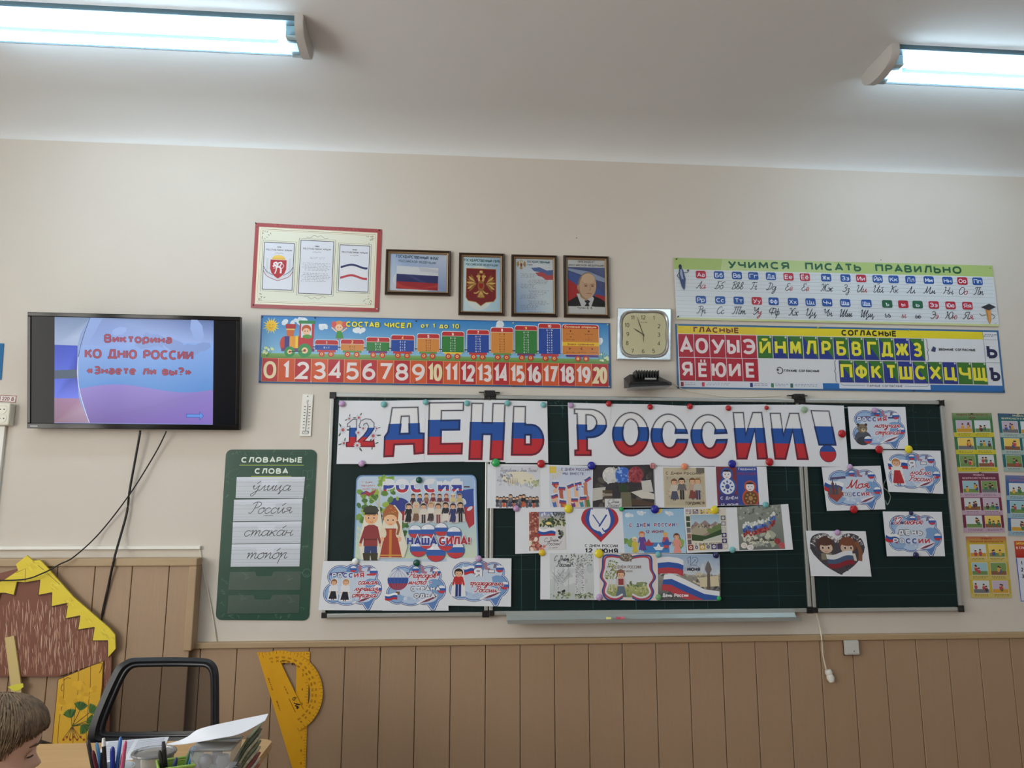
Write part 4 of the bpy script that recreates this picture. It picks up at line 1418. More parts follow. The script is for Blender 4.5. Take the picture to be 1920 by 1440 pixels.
def d_coat(S):
    S.push([(0, 0), (72, 0), (72, 104), (0, 104)], [(0, 1, 2, 3)], [(198, 220, 232), (160, 188, 220), (176, 206, 228), (206, 224, 234)])
    S.ell(32, 60, 28, 42, (216, 226, 228), 20)
    S.text('ГОСУДАРСТВЕННЫЙ ГЕРБ', 36.5, 11, 5.0, (40, 92, 92), w=67, bold=.03)
    S.text('РОССИЙСКОЙ ФЕДЕРАЦИИ', 36, 18.5, 4.4, (70, 110, 120), w=60, bold=.015)
    sh = [(8, 24), (62, 24), (62, 78), (58, 84), (44, 86), (35, 93), (26, 86), (12, 84), (8, 78)]
    S.line(sh, 2.6, (196, 164, 104), closed=True)
    S.poly(sh, (126, 30, 36))
    eagle(S, 35, 56, 31, (214, 178, 104), (150, 104, 52))


def d_anthem(S):
    S.push([(0, 0), (73, 0), (73, 104), (0, 104)], [(0, 1, 2, 3)], [(200, 208, 222), (206, 214, 226), (206, 220, 232), (120, 152, 200)])
    for k, c in enumerate([(214, 218, 228), (92, 112, 170), (186, 84, 92)]):
        S.poly([(22 + k * 8, 10 + k * 9), (40 + k * 6, 8 + k * 9), (60, 14 + k * 9), (73, 12 + k * 9), (73, 22 + k * 9), (58, 23 + k * 9), (40 + k * 5, 17 + k * 9), (28 + k * 8, 16 + k * 9)], c)
    eagle(S, 12, 14, 11, (200, 170, 90), (120, 84, 40))
    S.text('ГОСУДАРСТВЕННЫЙ', 23, 9.5, 4.2, (60, 96, 110), al='l', w=42, bold=.02)
    S.text('ГИМН', 23, 15, 3.6, (96, 120, 140), al='l')
    for k in range(4):
        S.scribble(10, 30 + k * 20, 30, 9, 4, (90, 92, 100))
        S.scribble(24, 41 + k * 20, 38, 9, 4, (90, 92, 100))


def d_portrait(S):
    S.rect(0, 0, 71, 104, (206, 208, 212))
    S.push([(1, 16), (69, 16), (69, 90), (1, 90)], [(0, 1, 2, 3)], [(70, 82, 130), (96, 110, 156), (70, 66, 120), (60, 66, 120)])
    S.poly([(1, 38), (20, 48), (34, 74), (20, 90), (1, 82)], (176, 50, 56))
    S.poly([(1, 24), (30, 34), (69, 64), (69, 80), (40, 66), (1, 38)], (74, 96, 160))
    S.poly([(1, 18), (40, 24), (69, 36), (69, 44), (30, 32), (1, 22)], (150, 164, 196))
    S.poly([(52, 66), (69, 70), (69, 84), (50, 80)], (176, 56, 62))
    S.poly([(1, 82), (12, 74), (22, 69), (46, 69), (60, 74), (69, 80), (69, 90), (1, 90)], (34, 34, 40))
    S.poly([(17, 66), (26, 90), (44, 90), (49, 74), (42, 66)], (206, 208, 214))
    S.poly([(31, 79), (38, 77), (42, 80), (39, 84), (41, 90), (31, 90), (35, 84)], (44, 44, 54))
    SK = (206, 172, 146)
    S.poly([(22, 58), (42, 60), (40, 74), (34, 79), (24, 72)], (186, 148, 122))
    S.ell(36, 50, 17, 25, (150, 132, 112), 24, .08)
    S.ell(37.5, 51, 15.5, 24, SK, 24, .05)
    S.ell(38, 37, 12, 9.5, (216, 186, 160), 18)
    S.ell(17.5 + 3, 54, 2.6, 5, (190, 150, 126), 10)
    for x_ in (34, 46):
        S.ell(x_, 51, 3.0, 1.2, (120, 94, 80), 10)
        S.ell(x_ + .4, 51, 1.0, .9, (60, 54, 58), 8)
        S.line([(x_ - 3.4, 48), (x_ + 3, 47.6)], 1.1, (150, 120, 98))
    S.curve([(41, 50), (42.5, 57), (39.5, 59.5)], .9, (170, 128, 106))
    S.curve([(35.5, 65.5), (40, 65), (45, 65.8)], 1.1, (164, 104, 94))
    S.text('ПРЕЗИДЕНТ', 35, 7.5, 3.9, (84, 76, 80), w=31, bold=.02)
    S.text('РОССИЙСКОЙ ФЕДЕРАЦИИ', 35, 14, 3.6, (84, 76, 80), w=64, bold=.02)
    S.rect(17, 89.5, 32, 6, (214, 216, 218))
    S.text('Путин В. В.', 33, 94.5, 3.9, (40, 40, 44), w=28, bold=.02)


framed([(724, 464.5), (846, 472), (844, 555.5), (721, 550)], 110, 72, d_flag, 'wide dark-framed picture of a white, blue and red flag')
framed([(861, 472.5), (946, 475.5), (946, 592), (859, 589)], 72, 104, d_coat, 'dark-framed picture with gold eagle on a red shield')
framed([(959, 476), (1045, 479), (1045, 594), (959, 592)], 73, 104, d_anthem, 'dark-framed picture with lines of verse under a small gold crest')
framed([(1057.5, 478.5), (1142.5, 480), (1143, 596), (1057, 594)], 71, 104, d_portrait, 'dark-framed portrait of a man in a dark suit and tie')

# --- number train poster
S = Sheet([(489.5, 591), (1143.5, 606), (1146, 728), (484.5, 718)], 655, 126, .004, .0006, (44, 92, 150))
S.grad(3, 2, 649, 76, (44, 128, 196), (140, 192, 224))
S.grad(3, 70, 649, 9, (126, 168, 96), (96, 140, 66))
S.blobs(40, 6, 48, 8, 12, 6, [(214, 226, 236), (196, 214, 230)], .7)
for x, y in ((118, 19), (184, 26), (444, 7), (631, 35)):
    S.blobs(x - 6, y - 3, 14, 6, 9, 5, [(226, 234, 240), (214, 226, 236)], .8)
for k in range(16):
    a = k * math.pi / 8
    r = 17 if k % 2 else 14
    S.poly([(20 + r * math.cos(a), 19 + r * math.sin(a)), (20 + 8 * math.cos(a + .2), 19 + 8 * math.sin(a + .2)), (20 + 8 * math.cos(a - .2), 19 + 8 * math.sin(a - .2))], (240, 214, 60), .3)
S.ell(20, 19, 9.5, 9.5, (236, 190, 40), 18)
S.curve([(16, 21), (20, 24), (24, 21)], .8, (180, 120, 20))
for x_ in (17, 23):
    S.ell(x_, 17, .8, 1, (120, 80, 20), 6)
for fx in (14, 640):
    for k in range(7):
        S.line([(fx, 77), (fx - 13 + k * 4.2, 56 + abs(k - 3) * 2)], .8, (60, 130, 50))
    S.blobs(fx - 11, 60, 22, 14, 9, 3.2, [(226, 236, 206), (210, 226, 160)], .8)
# engine
S.poly([(48, 20), (64, 20), (62, 42), (50, 42)], (206, 104, 50))
S.rrect(47, 15, 19, 9, 2, (172, 44, 48))
S.rect(48, 24, 16, 2, (230, 214, 120))
S.ell(46, 52, 9, 14, (196, 64, 50), 18)
S.rect(46, 38, 12, 28, (52, 56, 130))
S.rect(55, 38, 14, 28, (230, 158, 56))
S.rect(66, 37, 6, 29, (240, 206, 70))
S.rect(71, 38, 28, 28, (190, 44, 52))
S.rect(73, 12, 27, 30, (190, 44, 52))
S.rect(76, 14, 20, 26, (206, 220, 230))
S.rrect(71, 8, 31, 6, 2, (52, 132, 78))
S.ell(86, 24, 9, 8, (188, 82, 44), 14)
S.ell(86, 29, 7, 7, (236, 190, 156), 14)
for x_ in (83.5, 88.5):
    S.ell(x_, 28, .9, 1.3, (60, 40, 30), 6)
S.ell(88, 38, 9, 4, (84, 150, 70), 10)
S.rect(40, 60, 62, 6, (110, 50, 110))
for x_, r_ in ((56, 10), (84, 13)):
    S.ell(x_, 78 - r_ - 1, r_, r_, (48, 140, 74), 20)
    S.ell(x_, 78 - r_ - 1, r_ * .45, r_ * .45, (240, 200, 150), 14)
    S.ell(x_, 78 - r_ - 1, r_ * .2, r_ * .2, (150, 60, 40), 10)
S.line([(56, 67), (84, 65)], 1.4, (50, 40, 60))
# girl on the wagons
S.ell(147, 16, 10, 9, (224, 142, 70), 14)
for x_ in (137, 157):
    S.ell(x_, 14, 5, 6, (210, 90, 90), 10)
S.ell(147, 20, 7, 6.5, (240, 200, 166), 14)
for x_ in (144.5, 149.5):
    S.ell(x_, 19.5, .8, 1.2, (50, 80, 60), 6)
S.poly([(143, 26), (152, 26), (156, 40), (141, 40)], (70, 150, 70))
S.line([(143, 28), (133, 20)], 2.2, (240, 200, 166))
S.line([(152, 28), (162, 20)], 2.2, (240, 200, 166))
S.line([(146, 40), (143, 47)], 2.4, (210, 90, 90))
S.line([(151, 40), (155, 47)], 2.4, (210, 90, 90))
ORG, GRN, BLU = (208, 136, 62), (48, 126, 58), (30, 72, 158)
bodies = [BLU, ORG, GRN, BLU, ORG, GRN, BLU, ORG, GRN, BLU]
xs = [103, 151, 199, 245, 294, 340, 387, 432, 477, 521]
tops = [44, 42, 37, 32, 28.5, 23, 19, 13.5, 9, 4]
for k in range(10):
    x, y, w = xs[k], tops[k], (43 if k < 4 else 41)
    bot = 62.5 if k < 4 else 62
    S.rrect(x - 1, y - 1, w + 2, bot - y + 2, 4, (224, 226, 230))
    S.rrect(x, y, w, 14, 4, (186, 44, 48))
    S.rect(x, y + 8.5, w, bot - y - 8.5, bodies[k])
    S.rect(x, y + 8, w, .9, (226, 206, 190))
    S.text(str(k + 1), x + w / 2, y + 7.2, 5.6, (240, 214, 120) if k in (1, 3, 8) else (236, 232, 226), bold=.03)
    S.rect(x + 4, bot, w - 8, 4, [(190, 60, 60), (90, 150, 80), (110, 60, 120)][k % 3] if k != 5 else (230, 200, 70))
    n_ = k + 1
    rowh = (bot - y - 10) / n_ if n_ > 1 else 6
    tc_ = (226, 228, 232) if bodies[k] != ORG else (80, 50, 40)
    for i in range(n_):
        if n_ == 10 or True:
            S.text('%d + %d' % (i, n_ - i), x + w / 2, y + 10 + rowh * (i + .78) + (1 if n_ < 3 else 0), min(3.6, rowh * .66), tc_, bold=.03)
    for x_ in (x + w * .3, x + w * .7):
        S.ell(x_, 70, 5.6, 5.6, (196, 66, 44), 14)
        S.ell(x_, 70, 2.8, 2.8, (236, 196, 130), 10)
        S.ell(x_, 70, 1.2, 1.2, (150, 50, 40), 8)
    S.rect(x - 5, 56, 5, 2, (50, 54, 70))
S.rrect(564.5, 3.5, 70, 59, 5, (224, 226, 230))
S.rrect(565.5, 4.5, 68, 16, 5, (186, 44, 48))
S.rect(565.5, 12, 68, 50, (204, 128, 54))
S.text('Основные операции', 599.5, 10.5, 4.2, (238, 220, 160), w=60, bold=.02)
S.rect(565.5, 38, 68, 7.5, (230, 190, 50))
S.text('Знаки сравнения', 599.5, 44, 4.0, (150, 50, 40), w=50, bold=.02)
for t, x_, y_ in (('+', 581, 20), ('×', 615, 20), ('–', 581, 31), (':', 615, 32), ('>', 579, 54), ('<', 601, 54), ('=', 621, 54)):
    S.text(t, x_, y_, 7, (90, 44, 34), bold=.03)
for x_, y_ in ((573, 22), (607, 22), (573, 33), (607, 33), (572, 57), (594, 57), (616, 57)):
    S.scribble(x_, y_, 16, 2.2, 1, (120, 60, 40), 1.6)
S.rect(572, 62.5, 60, 4, (90, 50, 120))
for x_ in (594, 609):
    S.ell(x_, 70, 5.6, 5.6, (196, 66, 44), 14)
    S.ell(x_, 70, 2.8, 2.8, (236, 196, 130), 10)
S.text('СОСТАВ ЧИСЕЛ', 160, 18, 10, (240, 226, 70), al='l', w=122, bold=.04, out=((60, 120, 80), .5))
S.text('от 1 до 10', 300, 17, 9, (232, 226, 120), al='l', w=72, bold=.04, out=((60, 120, 80), .5))
cw = 645 / 21
for k in range(21):
    x = 5 + k * cw
    S.rect(x, 79, cw, 44, (214, 170, 120))
    S.rect(x + .5, 79.5, cw - 1, 43, (178, 40, 48) if k % 2 == 0 else (204, 84, 44))
    S.text(str(k), x + cw / 2, 117.5, 32.5, (228, 216, 176) if k in (0, 10, 20) else (226, 218, 218), w=(24 if k != 1 else 13) if k < 10 else 27 - (k == 11) * 2, bold=.02 if k > 9 else .015)
S.done('number_train_poster', 'long blue poster with a cartoon train and red strip of numbers 0 to 20', 'poster', m=LAMI)
for x, y, c, t in ((492, 594, (40, 50, 80), 'upper left corner'), (591, 596, (30, 36, 60), 'top edge above the engine cab'), (780, 602, (120, 40, 60), 'top edge at the centre joint'),
                   (962, 606, (190, 210, 150), 'top edge above wagon eight'), (1139, 609, (190, 210, 150), 'upper right corner'), (487, 715, (30, 36, 60), 'lower left corner'),
                   (584, 716, (220, 190, 190), 'bottom edge by the number two'), (779, 718, (40, 40, 80), 'bottom edge by the number nine'), (963, 724, (90, 40, 40), 'bottom edge by the number fifteen'),
                   (1142, 725, (200, 190, 180), 'lower right corner')):
    pin(x, y, .005, c, 'small pushpin at the %s of the number train poster' % t)

# --- handwriting alphabet poster
S = Sheet([(1262.5, 483), (1860.5, 498), (1873.5, 612), (1268.5, 599)], 600, 116, .006, .0006, (206, 214, 220))
S.rect(0, 0, 600, 21.5, (166, 190, 116))
S.push([(92, 0), (300, 0), (320, 21.5), (88, 21.5)], [(0, 1, 2, 3)], [(178, 200, 138), (172, 196, 128), (178, 200, 138), (184, 206, 146)])  # paler stretch: glare painted into the green header
S.rect(0, 112, 600, 4, (196, 206, 150))
for y in (26, 34, 40, 47, 54, 61, 72, 80, 87, 94, 101, 108):
    S.rect(2, y, 596, .45, (160, 168, 176), .2)
for t, x0_, x1_ in (('УЧИМСЯ', 102, 217), ('ПИСАТЬ', 247, 352), ('ПРАВИЛЬНО', 379, 541)):
    S.text(t, x0_, 17.5, 14.5, (32, 92, 66), al='l', w=x1_ - x0_, bold=.05)
r1 = [('Аа', 356, 0), ('Бб', 519, 0), ('Вв', 681, 0), ('Гг', 829, 0), ('Дд', 988, 0), ('Ее', 1147, 0), ('Ёё', 1294, 0), ('Жж', 1487, 0), ('Зз', 1661, 0), ('Ии', 1802, 0),
      ('Йй', 607, 1), ('Кк', 751, 1), ('Лл', 903, 1), ('Мм', 1069, 1), ('Нн', 1238, 1), ('Оо', 1372, 1), ('Пп', 1509, 1)]
r2 = [('Рр', 358, 0), ('Сс', 531, 0), ('Тт', 697, 0), ('Уу', 860, 0), ('Фф', 1011, 0), ('Хх', 1185, 0), ('Цц', 1343, 0), ('Чч', 1492, 0), ('Шш', 1655, 0), ('Щщ', 1845, 0),
      ('ъ', 688, 1), ('ы', 832, 1), ('ь', 961, 1), ('Ээ', 1106, 1), ('Юю', 1256, 1), ('Яя', 1408, 1)]
for row, y0_, lx in ((r1, 23.5, 1264), (r2, 70.5, 1267)):
    for t, cx_, b_ in row:
        x = ((1520 if b_ else 1240) + cx_ / 4.8 - lx) * 600 / 601.5
        vow = t[0] in 'АЕЁИОУЭЮЯы'
        c = (178, 40, 62) if vow else ((34, 98, 70) if t in 'ъь' else (34, 82, 158))
        S.rrect(x - 9.5, y0_, 19, 14.5, 3, c)
        S.text(t, x, y0_ + 11.5, 8.2 if t not in 'ъыь' else 8.2, (220, 228, 240), w=14 if len(t) > 1 else 7)
        hs = {'Вв': 'Ввв', 'ъ': 'ъъ', 'ь': 'ьь'}.get(t, t)
        wdh = sum(HAND[q_][1] for q_ in hs) * .68
        if vow and t != 'ы':
            S.hand(hs[0], x - wdh / 2 - 2, y0_ + 33, 6.8, (48, 40, 58), 1.1, shear=.35)
            S.hand(hs[1:], x - wdh / 2 - 2 + HAND[hs[0]][1] * .68, y0_ + 33, 6.8, (168, 48, 66), 1.1, shear=.35)
        else:
            S.hand(hs, x - wdh / 2 - 2, y0_ + 33, 6.8, (168, 48, 66) if vow else (38, 44, 62), 1.1, shear=.35)
# fountain pen and pencil drawings
S.poly([(11, 17), (17, 22), (21, 40), (19, 56), (17, 61), (13, 54), (9, 38), (9, 24)], (60, 78, 120))
S.poly([(12, 20), (15, 22), (17, 40), (14, 40), (11, 30)], (150, 164, 190))
S.ell(12, 17, 3, 5, (34, 44, 74), 12)
S.curve([(9, 28), (6, 34), (9, 38)], 1, (40, 50, 80))
S.curve([(18, 28), (25, 27), (28, 22)], 1, (40, 50, 80))
S.poly([(578, 84), (588, 84), (587, 104), (583, 113), (580, 104)], (206, 150, 86))
S.poly([(578, 84), (582, 84), (582, 106), (580, 104)], (186, 128, 66))
S.poly([(570, 80), (586, 73), (598, 79), (584, 86)], (44, 52, 62))
S.curve([(578, 94), (570, 96), (566, 92)], .9, (90, 70, 50))
S.curve([(588, 92), (594, 97), (590, 102)], .9, (90, 70, 50))
S.done('handwriting_alphabet_poster', 'long white poster of cursive alphabet letters under a green header', 'poster', m=LAMI)
for x, y, c, t in ((1268, 486, (36, 40, 44), 'upper left corner'), (1856, 503, (150, 170, 110), 'upper right corner'), (1271, 594, (26, 28, 32), 'lower left corner'), (1866, 606, (220, 220, 220), 'lower right corner'),
                   (1289, 507, (90, 96, 106), 'left side beside the drawn pen')):
    pin(x, y, .007, c, 'small pushpin at the %s of the cursive alphabet poster' % t)

# --- vowels and consonants poster
S = Sheet([(1266, 607), (1872, 619.5), (1884.5, 737), (1270, 728.5)], 610, 121, .003, .0006, (56, 104, 150))
S.rect(3.5, 3.5, 603, 114, (214, 218, 224))
S.rect(3.5, 3.5, 148, 14.5, (220, 196, 52))
S.rect(151.5, 3.5, 428, 14.5, (222, 206, 40))
S.text('ГЛАСНЫЕ', 34, 15.5, 10.5, (116, 44, 36), al='l', w=86, bold=.05)
S.text('СОГЛАСНЫЕ', 313, 16, 11, (30, 34, 30), al='l', w=104, bold=.05)


def tile(x, y, w, h, c, t, tc_, hh, ww, diag=None, dim=False):
    S.rect(x, y, w, h, (206, 196, 206))
    S.rect(x + .6, y + .6, w - 1.2, h - 1.2, c)
    if diag:
        S.poly([(x + .6, y + .6), (x + w - .6, y + h - .6), (x + .6, y + h - .6)], diag)
    S.text(t, x + w / 2, y + h * .82, hh, tc_, w=ww, bold=.025, out=((70, 70, 40), .5) if not dim else None)
    if not dim:
        S.ell(x + w - 3.5, y + 3, 1.8, 2, (190, 200, 190), 8)


GR, BL_ = (52, 112, 44), (32, 52, 134)
for k in range(5):
    tile(4.2 + 29.6 * k, 18.5, 29.6, 44, (172, 34, 54), 'АОУЫЭ'[k], (226, 216, 218), 29, 23.5, dim=True)
    tile(5 + 29.6 * k, 62.5, 29.6, 44, (172, 34, 54), 'ЯЁЮИЕ'[k], (226, 216, 218), 28 if k != 1 else 26.5, [20, 18, 27, 22, 18][k], dim=True)
    if k != 3:
        S.poly([(5.6 + 29.6 * k, 106), (5.6 + 29.6 * k, 102), (10 + 29.6 * k, 106)], (60, 110, 60))
for k, ch in enumerate('ЙНМЛРБВГДЖЗ'):
    x = 153.2 + k * 28.6
    dg = None if ch in 'ЙЖ' else BL_
    tile(x, 18.5, 28.6, 43.5, BL_ if ch == 'Ж' else GR, ch, (226, 218, 62), 27.5 if ch not in 'Й' else 26, {'Ж': 25, 'Р': 17, 'З': 17, 'Г': 16, 'Б': 18, 'В': 18}.get(ch, 21), dg)
for k, ch in enumerate('ПФКТШСХЦЧЩ'):
    x = 303.5 + k * 27.7
    dg = None if ch in 'ШЦЧЩ' else BL_
    tile(x, 62.5, 27.7, 43, BL_ if ch in 'ШЦ' else GR, ch, (226, 218, 62), 27.5, {'Щ': 25, 'Ш': 24, 'Т': 18, 'К': 18, 'С': 20}.get(ch, 22), dg)
S.rect(579.5, 3.5, .7, 103, (120, 130, 150))
S.rect(579.5, 62, 27, .7, (120, 130, 150))
S.rect(579.5, 18, 27, .6, (150, 150, 160))
S.scribble(581, 8, 24, 6, 2, (60, 60, 70), 1.6)
S.text('Ь', 593.5, 54, 26, (28, 38, 78), w=19, bold=.04)
S.text('Ъ', 593.5, 98, 26, (28, 38, 78), w=22, bold=.04)
S.text('ГЛУХИЕ СОГЛАСНЫЕ', 201, 86.5, 4.6, (40, 44, 56), al='l', w=66, bold=.04)
S.text('ЗВОНКИЕ СОГЛАСНЫЕ', 493, 41, 4.6, (40, 44, 56), al='l', w=70, bold=.04)
S.curve([(188, 80), (193, 78), (198, 82), (197, 88), (192, 90), (188, 87)], 1.4, (50, 54, 70))
S.ell(189, 83, 2.2, 2.2, (60, 70, 90), 8)
S.poly([(479, 42), (484, 33), (489, 36), (487, 44)], (52, 64, 104))
S.curve([(299, 64), (296.5, 66), (297, 80), (294.5, 84), (297, 88), (296.5, 102), (300, 105)], .8, (60, 66, 90))
S.curve([(470, 20), (473, 22), (472.5, 36), (475, 40), (472.5, 44), (473, 58), (470, 61)], .8, (60, 66, 90))
S.rect(3.5, 107, 268, 11, (208, 214, 226))
S.rect(271.5, 107, 335, 11, (34, 104, 176))
S.rect(302, 106.5, 170, 10, (208, 214, 226))
S.line([(306, 107.5), (309, 110.5), (350, 110.5)], .7, (60, 66, 90))
S.line([(424, 110.5), (466, 110.5), (469, 107.5)], .7, (60, 66, 90))
S.text('ПАРНЫЕ СОГЛАСНЫЕ', 387, 112.5, 3.8, (60, 40, 60), w=66, bold=.03)
for x_, c, w_ in ((7, (150, 40, 50), 22), (46, (190, 60, 80), 50), (136, (30, 50, 120), 26), (175, (60, 130, 90), 24), (211, (50, 100, 90), 44)):
    S.rect(x_, 108.5, 5, 8, c)
    S.scribble(x_ + 7, 109.5, w_, 6, 2, (90, 80, 100), 1.2)
S.done('vowels_consonants_poster', 'long poster of big vowel and consonant tiles directly under the cursive alphabet', 'poster', m=LAMI)
for x, y, t in ((1270, 610, 'upper left corner'), (1533, 614, 'yellow band left of centre'), (1703, 620, 'yellow band right of centre'), (1272, 726, 'lower left corner'), (1713, 733, 'bottom blue edge'), (1881, 734, 'lower right corner')):
    pin(x, y, .004, (190, 190, 90) if y < 625 else (50, 60, 70), 'small pushpin in the %s of the vowel and consonant poster' % t)

# --- dictionary words board
vb = empty('dictionary_words_board', P(492, 1162, 0), 'dark green board with six card pockets headed with chalk-style lettering', 'board')
VC = [(424, 843), (594, 843), (579, 1163.5), (404, 1162.5)]
S = Sheet(VC, 172, 320, .001, .0035, (24, 70, 56), rr(0, 0, 172, 320, 11, 5))
for _ in range(34):
    x, y = random.choice([(random.uniform(3, 18), random.uniform(30, 310)), (random.uniform(156, 168), random.uniform(20, 310)), (random.uniform(10, 160), random.uniform(3, 9)), (random.uniform(10, 160), random.uniform(311, 316))])
    pts = [(x + random.uniform(-4, 4), y + random.uniform(-4, 4)) for _ in range(4)]
    S.curve(pts, .6, (74, 118, 92), dz=.3)
S.line([(8, 42), (22, 36), (30, 40), (16, 56), (8, 52)], .5, (64, 108, 84), closed=True)
S.line([(148, 38), (157, 41), (166, 38), (166, 54), (157, 56), (148, 54)], .6, (84, 122, 100), closed=True)
S.line([(157, 41), (157, 56)], .6, (84, 122, 100))
S.text('СЛОВАРНЫЕ', 88, 24.5, 10.5, (214, 226, 216), w=116, bold=.05)
S.text('СЛОВА', 88, 45.5, 10.5, (214, 226, 216), w=63, bold=.05)
S.rect(27, 28.5, 122, 1.3, (150, 170, 70))
S.rect(50, 49.5, 76, 1.3, (150, 170, 70))
for x, y in ((45, 231), (125, 233), (40, 270), (130, 275)):
    S.curve([(x, y), (x + 8, y + 5), (x + 4, y + 12), (x + 14, y + 8)], .6, (84, 116, 104))
S.ell(164, 231, 8, 8, (80, 120, 100), 16)
S.ell(164, 231, 7.2, 7.2, (24, 70, 56), 16)
S.curve([(160, 233), (164, 236), (168, 233)], .7, (80, 120, 100))
S.done('board', m=LAMI, parent=vb)
CARDS = [([(443.8, 894.5), (571.9, 894), (568.5, 934.2), (441.7, 933.8)], 'у\u0301лица', 'first', (446, 466, 'у')), ([(439, 937), (567.3, 935), (565.8, 976.3), (437, 977.3)], 'Росси\u0301я', 'second', None),
         ([(436.7, 979), (565.6, 977.3), (563.3, 1018.5), (434.8, 1019.6)], 'стака\u0301н', 'third', None), ([(434.8, 1020.6), (563.5, 1019.5), (561.3, 1062), (432.3, 1062.5)], 'топо\u0301р', 'fourth', None)]
HX = [(29, 73), (26, 82), (20, 92), (27, 76)]
for k, (c, wd_, nth, _) in enumerate(CARDS):
    S = Sheet(c, 129, 41, .0060, .0005, (214, 220, 232))
    for y in (5.5, 10.5, 17.5, 27.5, 33, 38):
        S.rect(0, y, 129, .45, (170, 178, 200), .2)
    S.hand(wd_, HX[k][0], 26.5, 10.5, (48, 46, 56), 1.15, w=HX[k][1], shear=.42)
    if k == 1:
        S.rect(57, 30.5, 18, .8, (70, 70, 80))
    S.done('word_card', 'white ruled card with a handwritten word, %s from the top on the green board' % nth, 'card', 'word cards on the green board')
for k, c in enumerate([x[0] for x in CARDS] + [[(430.8, 1073), (564.2, 1071.3), (562.8, 1105.5), (427.7, 1106)], [(428.2, 1116.7), (561.5, 1115), (560.2, 1149), (425.8, 1150.3)]]):
    c = np.array(c)

    def bl(u, v):
        return tuple((1 - u) * (1 - v) * c[0] + u * (1 - v) * c[1] + u * v * c[2] + (1 - u) * v * c[3])
    if k < 4:
        v0, vn = .18, .42
    else:
        v0, vn = 0, .25
    pts = [bl(0, v0), bl(.36, v0), bl(.38, vn), bl(.6, vn), bl(.62, v0), bl(1, v0), bl(1, 1), bl(0, 1)]
    MB().wprism(pts, .0068, .0076).build('pocket', POCKET, vb)

# --- safety posters on the right
def safety(corners, head, body, band, title, label, tcol, bandc=None, fourth=False):
    head, body, band = [tuple(int(v * .9) for v in c_) for c_ in (head, body, band)]  # poster colours dimmed, light falloff at the right painted in
    bandc = tuple(int(v * .92) for v in bandc) if bandc else None
    S = Sheet(corners, 84, 112, .002, .0005, body)
    S.grad(0, 0, 84, 14, head, body)
    for k, t in enumerate(title):
        S.text(t, 42, 5.5 + k * 5.6, 3.4, tcol, w=min(70, len(t) * 3.3), bold=.03)
    for r in range(3):
        y = 15 + r * 33
        S.rect(0, y + 22.5, 84, 8.5, bandc or band)
        for q_ in range(2):
            x = 7 + q_ * 39
            bgc = [(190, 176, 196), (206, 214, 220), (226, 196, 96), (150, 190, 200), (120, 150, 90), (200, 206, 210)][(r * 2 + q_ + len(label)) % 6]
            S.rect(x - .7, y - .7, 33.4, 23.4, (214, 214, 214))
            S.rect(x, y, 32, 22, bgc)
            S.rect(x, y + 15, 32, 7, random.choice([(200, 150, 50), (110, 112, 116), (130, 90, 60), (110, 140, 80)]))
            for _ in range(3):
                xx, yy = x + random.uniform(4, 28), y + random.uniform(7, 14)
                cc = random.choice([(180, 70, 80), (60, 90, 150), (80, 60, 70), (70, 120, 80), (210, 160, 60)])
                S.ell(xx, yy + 3, 3.4, 4.4, cc, 8)
                S.ell(xx, yy - 1.5, 2.2, 2.3, (214, 170, 140), 8)
                S.ell(xx, yy - 2.8, 2.3, 1.5, (70, 46, 40), 8)
            S.scribble(x, y + 24.5, 31, 5, 2, (90, 80, 70), 1.4)
    S.done('safety_poster', label, 'poster', 'small safety posters right of the chalkboard')


safety([(1784.5, 774), (1859, 774), (1871, 884), (1796, 884)], (150, 172, 120), (70, 130, 80), (220, 208, 60), ['ПРАВИЛА БЕЗОПАСНОСТИ', 'ДОМА'], 'green and yellow six-picture safety poster right of the chalkboard', (120, 50, 50), (218, 206, 56))
safety([(1797, 887), (1872, 887), (1884, 998), (1808, 998)], (120, 60, 90), (126, 48, 76), (206, 176, 200), ['ПРАВИЛА', 'БЕЗОПАСНОСТИ ПЕШЕХОДА'], 'purple six-picture safety poster below the green and yellow one', (214, 180, 190))
safety([(1811, 1006), (1886, 1006), (1897.5, 1121), (1821, 1121)], (200, 110, 90), (216, 190, 60), (220, 200, 110), ['ПРАВИЛА', 'ПОЖАРНОЙ БЕЗОПАСНОСТИ'], 'orange and yellow six-picture safety poster, lowest beside the chalkboard', (150, 40, 40))
safety([(1870.5, 775), (1946, 777), (1958, 886), (1883, 884)], (70, 96, 130), (40, 116, 120), (176, 200, 196), ['ПРАВИЛА', 'БЕЗОПАСНОСТИ В ИНТЕРНЕТЕ'], 'teal six-picture safety poster cut by the right picture edge', (214, 214, 180))
safety([(1885, 891), (1960, 893), (1972, 1006), (1891, 1004)], (120, 130, 180), (60, 110, 170), (160, 196, 214), ['ПРАВИЛА', 'БЕЗОПАСНОСТИ НА УЛИЦЕ'], 'blue six-picture safety poster below the teal one', (180, 100, 120))
S = Sheet([(1901, 1014), (1980, 1014), (1990, 1130), (1914, 1129)], 80, 112, .002, .0005, (206, 212, 226))
S.grad(0, 0, 80, 31, (196, 90, 50), (170, 30, 36))
S.text('ЗАПОМНИ', 3, 7, 4.5, (230, 210, 90), al='l', bold=.02)
S.text('В СЛУЧАЕ', 3, 15, 4.5, (236, 226, 226), al='l', bold=.02)
S.line([(1, 32), (1, 110), (79, 110)], 2, (60, 90, 180))
for k, y in enumerate((44, 56, 68)):
    S.text(str(k + 1), 10, y, 7, (50, 50, 90), bold=.04)
    S.scribble(20, y - 6, 50, 6, 2, (60, 60, 80))
S.done('emergency_poster', 'white numbered-list poster with red header at the right picture edge', 'poster')
